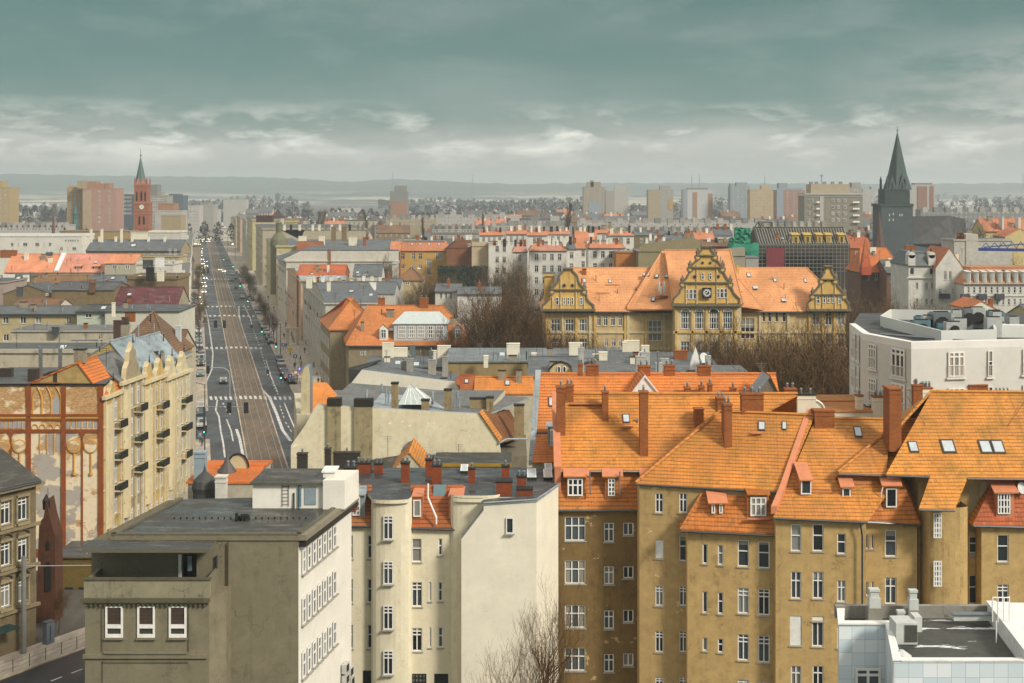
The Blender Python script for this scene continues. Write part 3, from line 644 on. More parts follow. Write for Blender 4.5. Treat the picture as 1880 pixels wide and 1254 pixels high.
def cream_block():
    r = root('apartment_house', 'cream courtyard apartment block with rounded bays, brown tiled attic and red brick chimneys', 'building', (-7, 104, 0))
    CR = plaster('f0e6c8', .95, .22, 'a08c60'); FW = plaster('f2ead6', .94, .12, 'a89470'); FM = plaster('f0e8d2', .98, .08)
    D = 100.0; w = MB(); zr = Zp(911, D)
    def fac(x0, x1, ytop, d, lst, bot=0.0, mat=CR):
        O = V((Xp(x0, d), d, 0)); u = V((1, 0, 0)); ws = []
        for (a, b, c, e, *_rest) in lst: ws.append((Xp(a, d), Xp(b, d), Zp(e, d), Zp(c, d)))
        ws = [q for q in ws if q[2] > .1]
        xs = sorted(set([Xp(x0, d), Xp(x1, d)]+[v for q in ws for v in q[:2]])); zs = sorted(set([bot, Zp(ytop, d)]+[v for q in ws for v in q[2:]]))
        for i in range(len(xs)-1):
            run = []
            for j in range(len(zs)-1):
                a, z = (xs[i]+xs[i+1])/2, (zs[j]+zs[j+1])/2
                if any(q[0] < a < q[1] and q[2] < z < q[3] for q in ws): continue
                if run and abs(run[-1][1]-zs[j]) < 1e-6: run[-1][1] = zs[j+1]
                else: run.append([zs[j], zs[j+1]])
            for z0, z1 in run: w.poly([(xs[i], d, z0), (xs[i+1], d, z0), (xs[i+1], d, z1), (xs[i], d, z1)], mat)
        for a, b, c, e in ws:
            y = d+.16
            for x in (a, b): w.poly([(x, d, c), (x, y, c), (x, y, e), (x, d, e)], mat)
            for z in (c, e): w.poly([(a, d, z), (b, d, z), (b, y, z), (a, y, z)], mat)
        for (a, b, c, e, st, *fm) in lst:
            if Zp(e, d) > .1: put_window(r, r, (Xp((a+b)/2, d), d+.13, Zp(e, d)), 0, Xp(b, d)-Xp(a, d), Zp(c, d)-Zp(e, d), st, fm[0] if fm else None, True)
    rows = [(983, 1026), (1063, 1107), (1147, 1191), (1231, 1275)]
    L1 = [(639.5, 648, a, b, '2h') for a, b in rows[:3]]+[(674.5, 683.2, a, b, '2h') for a, b in rows[:3]]+[(666, 685.5, 1231, 1262, '8', DARK)]
    fac(632, 686, 966, D, L1)
    L2 = []
    L2 += [(756, 774, 989, 1032, '2h'), (756, 775, 1069, 1114, '5'), (756, 775, 1153, 1196, '5'), (756, 783, 1237, 1262, '12', DARK)]
    L2 += [(787.5, 792, 1069, 1104, '1'), (787.5, 792, 1152, 1189, '1')]
    L2 += [(804.5, 812, 989, 1020, '2h'), (804.5, 812.5, 1069, 1104, '2h'), (804.5, 813, 1152, 1189, '2h'), (797, 823, 1237, 1270, '1', DARK)]
    L2 += [(829, 843, 989, 1033, '2h'), (829, 843, 1069, 1115, '2h'), (829, 843, 1153, 1197, '2h')]
    fac(752, 852, 972, D, L2)
    # rounded stair bay
    def bay(xc, half, yt, d0, bulge, rows, k=12, st='5', wx=10):
        c = V((Xp(xc, d0), d0, 0)); hw = half*d0/F; pts = []
        for i in range(k+1):
            a = math.pi*(1-i/k); pts.append((c.x+hw*math.cos(a), d0-bulge*math.sin(a)**.55 if 0 < i < k else d0))
        for i in range(k): a, b = pts[i], pts[i+1]; w.poly([(a[0], a[1], 0), (b[0], b[1], 0), (b[0], b[1], Zp(yt, d0)), (a[0], a[1], Zp(yt, d0))], CR)
        for y0, y1 in rows: put_window(r, r, (Xp(xc-6, d0-bulge), d0-bulge-.06, Zp(y1, d0-bulge)), 0, 1.7*wx*d0/F, Zp(y0, d0-bulge)-Zp(y1, d0-bulge), st, None, True)
        return pts
    b1 = bay(719, 37.5, 912, D, 1.0, [(946, 990), (1030, 1072), (1111, 1155), (1194, 1238)], wx=10.5)
    b2 = bay(873, 46, 905, D+.3, .9, [])
    w.poly([(Xp(847, 100.35), 100.35, 0), (Xp(852, 100.35), 100.35, 0), (Xp(852, 100.35), 100.35, Zp(972, 100)), (Xp(847, 100.35), 100.35, Zp(972, 100))], CR)
    # firewall wing in front
    d1 = 98.2; z1 = Zp(919, d1); pr = [P(847, 990, d1), P(888, 937, d1), P(888, 925, d1), P(985, 918.5, d1)]
    zb = Zp(1400, d1)
    w.poly([(pr[0].x, d1, 0), (pr[3].x, d1, 0)]+[tuple(p) for p in pr[::-1]], FW)
    w.poly([(pr[0].x, d1, 0), (pr[0].x, D+.4, 0), (pr[0].x, D+.4, pr[0].z), (pr[0].x, d1, pr[0].z)], CR)
    w.poly([tuple(pr[0]), (pr[0].x, D+.4, pr[0].z), (pr[1].x, D+.4, pr[1].z), tuple(pr[1])], ZINC)
    w.poly([tuple(pr[1]), (pr[1].x, D+.4, pr[1].z), (pr[2].x, D+.4, pr[2].z), tuple(pr[2])], FW)
    e = P(1025, 890, 103.6); w.poly([(pr[3].x, d1, 0), (e.x, e.y, 0), tuple(e), tuple(pr[3])], FM)
    # back and left walls close the block
    w.poly([(Xp(632, D), D, 0), (Xp(632, D), D+10, 0), (Xp(632, D), D+10, zr), (Xp(632, D), D, zr)], CR); w.poly([(Xp(632, D), D+10, 0), (e.x, D+10, 0), (e.x, D+10, zr), (Xp(632, D), D+10, zr)], CR)
    part(r, 'wall', w)
    put_window(r, r, (Xp(936, d1), d1-.06, Zp(979, d1)), 0, 14*d1/F, 29*d1/F, '1', None, True)
    # roof
    m = MB(); BT = felt('3c434a', .62, 1.4, .4); q = [P(650, 880, 103), P(683, 912, D-.3)]
    q = [V((Xp(660, D+4), D+4.2, zr)), V((Xp(681, D), D-.05, zr))]+[V((x, y-.25, zr)) for x, y in b1[2:-2]]+[V((Xp(756, D), D-.05, zr)), V((Xp(753, D), D+2.2, zr)), V((Xp(848, D), D+2.2, zr)), V((Xp(838, D), D+.2, zr+.02))]+[V((x, y-.2, zr)) for x, y in b2[2:8]]
    q += [V((Xp(911, D), D-.3, zr)), V((pr[3].x, D-.3, zr)), V((e.x+.0, D+3.4, zr)), V((e.x, D+10.3, zr)), V((Xp(632, D), D+10.3, zr)), V((Xp(632, D), D+4.2, zr))]
    m.slab(q, .28, BT, CR); m.slab([P(888, 925, d1)+V((-.1, -.1, .05)), P(985, 918.5, d1)+V((.1, -.1, .05)), e+V((.1, 0, .02)), V((pr[1].x, D+2.5, e.z-.1))], .12, BT, ZINC)
    m.tube([P(888, 924, d1)+V((0, -.12, .06)), P(985, 917.5, d1)+V((0, -.12, .06)), e+V((.1, 0, .08))], .07, ZINC, 5)
    ro = part(r, 'roof', m)
    TL = tiles('c0642e', .72, .3, .33, '34140a')
    m = MB(); zt2 = Zp(893, D+2)
    m.slab([P(636, 965, D-.25), P(683.5, 965, D-.25), V((Xp(683, D+2), D+2, Zp(890, D+2))), V((Xp(640, D+2), D+2, Zp(890, D+2)))], .14, TL)
    m.tube([P(636, 967, D-.3), P(683, 967, D-.3)], .08, GUT); part(r, 'tiled_attic', m); m = MB()
    m.slab([P(753, 968, D-.25), P(851, 970, D-.25), V((Xp(851, D+2), D+2, Zp(890, D+2))), V((Xp(754, D+2), D+2, Zp(890, D+2)))], .14, TL)
    m.tube([P(753, 971, D-.3), P(851, 973, D-.3)], .08, GUT)
    part(r, 'tiled_attic', m)
    def dorm(x0, x1, y0, y1, yr, a, b, c, d, wm, rm, st):
        dd = D+.25; m = MB(); m.prism([(Xp(x0, dd), dd), (Xp(x1, dd), dd), (Xp(x1, dd), dd+2), (Xp(x0, dd), dd+2)], Zp(y1, dd), Zp(y0, dd), wm)
        m.slab([P(x0-1.5, y0, dd-.2), P(x1+1.5, y0, dd-.2), P(x1+4, yr, dd+1.9), P(x0+4, yr, dd+1.9)], .1, rm); part(r, 'dormer', m, ro)
        put_window(r, ro, (Xp((a+b)/2, dd), dd-.06, Zp(d, dd)), 0, Xp(b, dd)-Xp(a, dd), Zp(c, dd)-Zp(d, dd), st, None, False)
    dorm(640, 670, 908, 948, 890, 647.5, 661.5, 911, 946, ZINC, ZINC, '8'); dorm(757, 776, 910, 950, 893, 759, 773, 917, 948, COPPER, COPPER, '1'); dorm(824, 850, 910, 952, 893, 829.5, 845, 916, 950, COPPER, COPPER, '1')
    m = MB(); n = V((0, -.93, .36)); c = P(804.5, 921, D+.85); m.slab([c+V((-.5, -.0, -1.1)), c+V((.5, 0, -1.1)), c+V((.55, .85, 1.1)), c+V((-.4, .85, 1.1))], .12, flat('7a9aa0', .7), None, (0, 1, 0)); part(r, 'skylight', m, ro)
    m = MB(); m.tube([P(786, 888, D-.05), P(785.5, 913, D-.1), P(801, 950, D-.4), P(801, 962, D-.4)], .08, WHITE, 6); part(r, 'drainpipe', m)
    BR = bricks('a84c20', .8, '8a5030')
    for x0, x1, yt, yb, dd, dp, pots in ((632, 653, 861, 930, 97, 1.2, 2), (653, 680, 852, 868, 108, .8, 3), (687, 702, 853, 867, 108, .6, 2), (736, 751, 852, 884, 104.5, .8, 2), (781, 800, 846, 870, 107, .7, 3), (793, 810, 857, 884, 104, .8, 2), (860, 872, 862, 881, 104.5, .6, 1), (921, 935, 858, 884, 104, .7, 1), (911, 940, 886, 917, 100, 1.2, 0), (949, 978, 900, 917, 100, .9, 0), (949, 966, 877, 901, 101.2, .7, 2)):
        m = MB(); X0, X1 = Xp(x0, dd), Xp(x1, dd); zb = min(Zp(yb, dd), zr-.2); m.box(((X0+X1)/2, dd+dp/2, zb-.3), (X1-X0, dp, Zp(yt, dd)-zb+.3), BR); m.box(((X0+X1)/2, dd+dp/2, Zp(yt, dd)), (X1-X0+.1, dp+.1, .1), DARK)
        for i in range(pots): x = X0+(X1-X0)*(i+.5)/pots; m.tube([(x, dd+dp/2, Zp(yt, dd)+.1), (x, dd+dp/2, Zp(yt, dd)+.4)], .09, STEEL, 6); m.tube([(x, dd+dp/2, Zp(yt, dd)+.43), (x, dd+dp/2, Zp(yt, dd)+.52)], [.16, .03], STEEL, 6)
        part(r, 'chimney', m, ro)
    for x0, x1, y0, y1 in ((845, 860, 862, 870), (968, 984, 870, 882), (998, 1013, 871, 882), (1000, 1013, 860, 868)):
        m = MB(); a = hit(x0, y1, V((0, 0, zr)), V((0, 0, 1))); b = hit(x1, y0, V((0, 0, zr)), V((0, 0, 1))); m.slab([(a.x, a.y, zr+.25), (b.x, a.y, zr+.25), (b.x, b.y, zr+.45), (a.x, b.y, zr+.45)], .25, WHITE, DARK); m.poly([(a.x+.1, a.y+.1, zr+.27), (b.x-.1, a.y+.1, zr+.27), (b.x-.1, b.y-.1, zr+.452), (a.x+.1, b.y-.1, zr+.452)], SKG); part(r, 'skylight', m, ro)
cream_block()

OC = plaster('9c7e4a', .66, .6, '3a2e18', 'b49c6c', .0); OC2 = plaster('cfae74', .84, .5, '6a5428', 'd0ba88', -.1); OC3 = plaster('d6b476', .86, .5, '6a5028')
# C: dark ochre house
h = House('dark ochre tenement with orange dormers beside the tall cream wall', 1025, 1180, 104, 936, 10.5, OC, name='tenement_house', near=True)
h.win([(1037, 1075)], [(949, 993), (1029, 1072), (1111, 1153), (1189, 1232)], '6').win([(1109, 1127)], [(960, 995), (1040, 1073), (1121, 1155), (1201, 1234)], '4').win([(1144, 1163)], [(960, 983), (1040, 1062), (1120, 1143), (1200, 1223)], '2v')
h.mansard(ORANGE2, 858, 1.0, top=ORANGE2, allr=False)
zz = Zp(860, 105); h.planes = [h.planes[0]]
k = (Zp(731, 110)-zz)/(110-104.6)
for (a, b, c, d) in ((Xp(1024, 104.5), 104.45, Xp(1420, 105), 110.2),):
    pts = [V((a, b, zz)), V((Xp(1220, 104.5), b, zz)), V((Xp(1465, 110), d, zz+k*(d-b))), V((a, d, zz+k*(d-b)))]
    h.rm.slab(pts, .16, ORANGE); h.rm.slab([pts[3], pts[2], pts[2]+V((0, 5, -4.8)), pts[3]+V((0, 5, -4.8))], .16, ORANGE)
    h.rm.tube([pts[3]+V((0, 0, .06)), pts[2]+V((0, 0, .06))], .15, ORANGE, 5)
    h.planes.append((pts[0], (pts[1]-pts[0]).cross(pts[3]-pts[0]).normalized())); h.tm.tube([pts[0]+V((0, -.1, -.12)), pts[1]+V((0, -.1, -.12))], .07, STEEL, 6)
    h.wm.poly([(a+.05, 104.6, h.zt), (a+.05, 110.2, h.zt), (a+.05, 110.2, pts[3].z-.1), (a+.05, 104.6, zz-.1)], COPPER)
    h.tm.prism([(a-.25, 104.2), (a+.25, 104.2), (a+.25, 104.9), (a-.25, 104.9)], h.zt-.2, zz+.3, COPPER); h.tm.slab([(a-.3, 104.4, zz+.25), (a+.3, 104.4, zz+.25), (a+.3, 110.2, pts[3].z+.25), (a-.3, 110.2, pts[3].z+.25)], .5, COPPER)
for x0, x1, wn, st in ((1040, 1076, (1042, 1070, 878, 910), '6'), (1111, 1138, (1116, 1129, 878, 910), '8'), (1180, 1206, (1184, 1198, 878, 910), '8')):
    h.dormer(x0, x1, 873, 916, 0, ORANGE2, COPPER, st, win=[wn], deep=1.5, tilt=.65, ov=.25)
for a in ((1022, 1038, 713, 800, 1), (1039, 1053, 710, 738, 2), (1106, 1117, 722, 773, 1), (1175, 1190, 722, 838, 1), (1276, 1292, 753, 790, 0), (1317, 1331, 735, 757, 2)): h.chim(*a[:4], BRICKC, -1, .9, a[4])
h.skyl(1143, 1156, 761, 777); h.vent(1170, 768, 776)
h.tm.box((Xp(1150, 108), 107.4, Zp(784, 107.4)), (1.0, .3, .08), COPPER); h.tm.box((Xp(1078, 109.5), 109.2, Zp(742, 109.2)), (2.8, .3, .08), COPPER)
for x, y0 in ((1083, 866), (1138, 866)): h.tm.tube([P(x, y0, 103.6), P(x-1, 888, 103.6), P(x+1, 908, 103.7)], .07, STEEL, 6)
h.end()
# D
h = House('ochre tenement under the wide hipped orange roof, with a raised attic corner', 1174, 1436, 101.4, 888, 11, OC2, Db=99.2, sd=.03, name='tenement_house', near=True)
zed = h.zt; h.planes = []
n0 = V((0, -1, 0)); al = h.pt(-.3, -.45, zed-.3); ar = h.pt(h.Lf+.3, -.45, zed-.3)
pk = math.tan(math.radians(41)); rt = h.pt(0, 5.2, zed+pk*5.2)
def rp(px, py):
    n = (ar-al).cross(V((0, 1, pk))).normalized(); return hit(px, py, al, n)
a1, a2, a3 = rp(1321, 756), rp(1495, 763), rp(1437, 902); a0 = rp(1167, 887)
h.rm.slab([a0, a3, a2, a1], .16, ORANGE); h.rm.slab([a1, a2, a2+V((.5, 6, -5)), a1+V((-4, 5, -4))], .16, ORANGE); h.rm.slab([a0, a1, a1+V((-4, 5, -4))], .16, ORANGE)
h.rm.tube([a0+V((0, 0, .06)), a1+V((0, 0, .06))], .14, ORANGE, 5); h.rm.tube([a1+V((0, 0, .06)), a2+V((0, 0, .06))], .14, ORANGE, 5); h.planes.append((a0, (a3-a0).cross(a1-a0).normalized()))
h.tm.tube([a0+V((0, -.1, -.1)), a3+V((0, -.1, -.1))], .08, GUT, 6)
for a in ((1330, 1344, 745, 822, 2, 1.5), (1317, 1330, 733, 757, 0, .8), (1362, 1402, 725, 758, 3, .8)): h.chim(*a[:4], BRICKC, -1, a[5], a[4])
h.skyl(1392, 1405, 774, 791); h.skyl(1436, 1444, 774, 790); h.tm.box((Xp(1390, 103), 103.2, Zp(797, 103)), (.9, .3, .08), COPPER); h.tm.box((Xp(1430, 103), 104.2, Zp(776, 104.2)), (1.3, .3, .08), COPPER)
for cx in (1203, 1247):
    h.win([(cx, cx+14.5)], [(906, 941)], '4'); h.win([(cx, cx+15)], [(1076, 1112), (1159, 1197), (1243, 1270)], '5')
h.win([(1203, 1218)], [(992, 1025)], 'b'); h.win([(1247, 1262)], [(984, 1030)], '2h')
OCw = OC2; hz = Zp(980, 99.6)
h.end()
# D front wing with the steep attic
h = House('ochre wing with four window columns under a steep orange attic and small twin dormer window', 1262, 1437, 99.5, 978, 2.0, OC3, Db=98.3, sd=.03, name='tenement_wing', near=True)
h.win([(1290, 1299)], [(999, 1035), (1086, 1125), (1171, 1195)], '1').win([(1318, 1328)], [(1001, 1037), (1088, 1127), (1173, 1198)], '2h')
h.win([(1354.5, 1375)], [(992, 1040)], '2h').win([(1354.5, 1375)], [(1080, 1126), (1165, 1212), (1249, 1275)], '5').win([(1392, 1413)], [(995, 1043)], '2h').win([(1392, 1413)], [(1082, 1129), (1168, 1216), (1252, 1275)], '5')
e0, e1 = P(1249, 972, 99.2), P(1432, 981, 98.0); t0, t1 = P(1293, 897, 100.6), P(1440, 905, 99.4)
h.rm.slab([e0, e1, t1, t0], .15, ORANGE2); h.rm.slab([e0, t0, t0+V((0, 1.6, -1)), e0+V((0, 2.2, 0))], .15, ORANGE2); h.rm.tube([e0, t0], .11, ORANGE2, 5); h.tm.tube([e0+V((0, -.1, -.12)), e1+V((0, -.1, -.12))], .08, GUT, 6)
h.planes.append((e0, (e1-e0).cross(t0-e0).normalized()))
h.dormer(1304, 1331, 922, 947, 0, ORANGE2, COPPER, '1', win=[(1306, 1312.5, 925, 942), (1320, 1326.5, 925, 942)], deep=1.3, tilt=.7, ov=.2)
h.dormer(1372, 1412, 905, 950, 0, ORANGE2, ORANGE2, '6', win=[(1377, 1406.5, 912, 947)], deep=1.0, tilt=.2, ov=.05); h.tm.box((Xp(1391, 98.6), 98.5, Zp(953, 98.6)), (1.7, .3, .1), COPPER)
h.end()
# E
h = House('ochre tenement with a closed white roller shutter and a little white roof dormer', 1424, 1590, 97.6, 950, 11, OC3, Db=97.0, sd=.03, name='tenement_house', near=True)
h.win([(1452, 1471), (1492, 1512)], [(963, 1012)], '2h').win([(1452, 1471), (1492, 1512)], [(1050, 1099)], '4').win([(1450, 1472)], [(1131, 1185)], 'b').win([(1491, 1512)], [(1141, 1187)], '2v').win([(1491, 1513)], [(1132, 1140)], 'b')
h.win([(1452, 1471), (1492, 1512)], [(1223, 1262)], '4').win([(1537, 1553)], [(980, 1017)], '2h').win([(1537, 1553)], [(1066, 1105), (1151, 1190)], '4')
al = P(1420, 949, 97.3); ar = P(1592, 957, 96.7)
def epl(px, py, k=.86):
    n = (ar-al).cross(V((0.0, 1, k))).normalized(); return hit(px, py, al, n)
q = [al, ar, epl(1700, 800), epl(1700, 772), epl(1497, 768)]
h.rm.slab(q, .16, ORANGE); h.rm.slab([q[4], q[3], q[3]+V((0, 6, -5)), q[4]+V((0, 6, -5))], .16, ORANGE); h.rm.tube([q[4]+V((0, 0, .05)), q[3]+V((0, 0, .05))], .13, ORANGE, 5); h.planes.append((al, (q[1]-q[0]).cross(q[4]-q[0]).normalized())); h.tm.tube([al+V((0, -.1, -.1)), ar+V((0, -.1, -.1))], .08, GUT, 6)
# raised party wall cap between D and E
w0, w1, w2 = epl(1424, 940), epl(1440, 902), epl(1489, 760); up = V((0, 0, .42))
for a, b in ((w0, w1), (w1, w2)): h.tm.slab([a+up+V((-.35, 0, 0)), a+up+V((.1, 0, 0)), b+up+V((.1, 0, 0)), b+up+V((-.35, 0, 0))], .55, COPPER)
h.chim(1496, 1532, 756, 786, BRICKC, -1, 1.0, 0); h.skyl(1568, 1582, 784, 803)
h.dormer(1469, 1489, 879, 908, 0, COPPER, COPPER, '1', win=[(1470, 1489, 880, 907)], deep=1.8, tilt=.5, ov=.1)
h.tm.tube([P(1580, 962, 96.6), P(1583, 985, 96.7), P(1583, 1260, 96.7)], .07, GUT, 6)
h.tm.slab([epl(1440, 904)+V((0, 0, .06)), epl(1528, 906)+V((0, 0, .06)), epl(1528, 903)+V((0, 0, .2)), epl(1443, 901)+V((0, 0, .2))], .1, ORANGE2)
h.end()
# E setback with overhanging roof
h = House('ochre tenement wing with deep orange attic behind the white rooftop vents', 1588, 1684, 98.6, 958, 9, OC3, name='tenement_wing', near=True, zt=None)
h.win([(1589, 1595), (1599, 1605)], [(981, 1008), (1068, 1094)], '1').win([(1625, 1646)], [(973, 1022)], '2h').win([(1625, 1646)], [(1060, 1109)], '4')
e0, e1 = P(1546, 955, 97.0), P(1689, 962, 98.2); t0, t1 = P(1548, 866, 99.4), P(1652, 868, 99.6)
h.rm.slab([P(1578, 957, 98.1), e1, t1, P(1560, 866, 99.4), P(1546, 915, 98.6)], .15, ORANGE2); h.planes.append((e1, V((0, -.93, .36)).normalized()))
h.planes[-1] = (P(1600, 957, 98.1), (e1-P(1578, 957, 98.1)).cross(t1-P(1578, 957, 98.1)).normalized())
h.rm.slab([e1, P(1694, 955, 99.6), P(1660, 872, 101), t1], .15, ORANGE2)
g0, g1, g2 = P(1538, 868, 98.9), P(1627, 871, 98.9), P(1634, 788, 103.2); h.rm.slab([g0, g1, g2], .16, ORANGE); h.rm.slab([g0, g2, g2+V((-.4, 3, -3)), g0+V((0, 2, -1.2))], .16, ORANGE); h.rm.tube([g0+V((0, 0, .05)), g2+V((0, 0, .05))], .13, ORANGE, 5); h.tm.tube([g0+V((0, -.1, -.1)), g1+V((0, -.1, -.1))], .07, GUT, 6)
h.dormer(1545, 1564, 892, 920, 0, ORANGE2, COPPER, '1', win=[(1546, 1561, 895, 917)], deep=1.2, tilt=.8, ov=.15); h.dormer(1622, 1650, 890, 935, 0, ORANGE2, COPPER, '1', win=[(1626, 1646, 896, 931)], deep=1.2, tilt=.8, ov=.2); h.skyl(1590, 1604, 897, 917, 0, WHITE)
h.tm.tube([e0+V((1.4, -.1, -.1)), e1+V((0, -.1, -.1))], .08, GUT, 6); h.tm.tube([P(1621, 893, 98.2), P(1618, 905, 98.2), P(1617, 918, 98.3)], .05, WHITE, 5)
h.end()
# F
h = House('ochre tenement with a huge mossy orange roof, double skylight and massive brick chimney', 1686, 2150, 99.4, 876, 12, OC3, sd=0, name='tenement_house', near=True)
fk = .9; al = P(1627, 870, 98.3); ar = P(2150, 880, 98.3)
def fpl(px, py): return hit(px, py, al, V((0, -fk, 1)).normalized())
F1 = tiles('f09e3e', .86, .7)
h.rm.slab([fpl(1627, 870), fpl(1708, 873), fpl(1687, 933), fpl(1752, 935), fpl(1776, 876), fpl(2150, 880), fpl(2150, 724), fpl(1710, 720)], .16, F1)
tp0, tp1 = fpl(1710, 720), fpl(2150, 724); h.rm.slab([tp0, tp1, tp1+V((0, 6, -5)), tp0+V((-3, 5, -4))], .16, F1); h.rm.slab([fpl(1634, 790), tp0, tp0+V((-3, 5, -4))], .16, F1)
h.rm.tube([fpl(1637, 800)+V((0, 0, .08)), tp0+V((0, 0, .08)), tp1+V((0, 0, .08))], .14, F1, 5)
h.planes.append((al, V((0, -fk, 1)).normalized()))
for a, b in (((1627, 871), (1706, 874)), ((1775, 877), (2150, 881)), ((1687, 934), (1752, 936))): h.tm.tube([fpl(*a)+V((0, -.1, -.08)), fpl(*b)+V((0, -.1, -.08))], .07, GUT, 6)
h.chim(1633, 1655, 716, 815, BRICKC, 0, 1.7, 0); h.skyl(1668, 1685, 811, 831, 0); h.skyl(1728, 1753, 808, 832, 0); h.skyl(1798, 1820, 809, 833, 0); h.skyl(1821, 1843, 809, 833, 0)
h.tm.tube([fpl(1663, 740)+V((0, -.3, .6)), fpl(1698, 782)+V((0, 0, .1))], .02, DARK, 4); h.tm.tube([fpl(1880, 750)+V((0, 0, .5)), fpl(1850, 785)+V((0, 0, .1))], .02, DARK, 4)
pass
# stair tower bay under the tongue of the roof
m = MB(); c = 1738; pts = []
for i in range(13): a = math.pi*(1-i/12); pts.append((Xp(c, 98)+1.55*math.cos(a), 98.2-.9*math.sin(a)**.6 if 0 < i < 12 else 99.5))
for i in range(12): h.wm.poly([(*pts[i], 0), (*pts[i+1], 0), (*pts[i+1], Zp(934, 97)), (*pts[i], Zp(934, 97))], OC3)
h.win([(1779, 1797)], [(985, 1016), (1019, 1022), (1056, 1109)], '2h').win([(1831, 1852)], [(982, 1032)], '2h').win([(1831, 1852)], [(1073, 1113)], '5')
h.win([(1690, 1696)], [(960, 1010), (1050, 1110)], '8').win([(1779, 1797)], [(890, 975)], 'b', fm=plaster('c8b98c', .8)).win([(1800, 1822)], [(885, 968)], 'b', fm=plaster('ded2b0', .9))
h.end()
for y0, y1 in ((941, 987), (1029, 1076), (1115, 1160)): put_window(h.r, h.r, (Xp(1720.5, 97.2), 97.15, Zp(y1, 97.2)), 0, 15*97.2/F, (y1-y0)*97.2/F, 'bars', None, False)
h = House('ochre wing at the right edge with dark reddish attic and barred white dormer', 1802, 2150, 98.0, 968, 1.3, OC3, name='tenement_wing', near=True)
h.win([(1831, 1852)], [(982, 1032)], '2h').win([(1831, 1852)], [(1073, 1113)], '5')
e0, e1, t0, t1 = P(1786, 963, 97.7), P(2150, 972, 97.7), P(1825, 880, 99.0), P(2150, 880, 99.0)
h.rm.slab([e0, e1, t1, t0], .15, tiles('d2602a', .8, .3, .33, '4a1c0c')); h.planes.append((e0, (e1-e0).cross(t0-e0).normalized())); h.tm.tube([e0+V((0, -.1, -.1)), e1+V((0, -.1, -.1))], .08, GUT, 6)
h.rm.slab([e0, t0, t0+V((0, 1, -.3)), e0+V((0, 1, 0))], .1, ORANGE2)
h.dormer(1829, 1862, 902, 948, 0, COPPER, COPPER, '12', win=[(1831, 1854, 905, 943)], deep=1.2, tilt=.6, ov=.25); h.dish(1872, 918, 0, .45)
h.end()

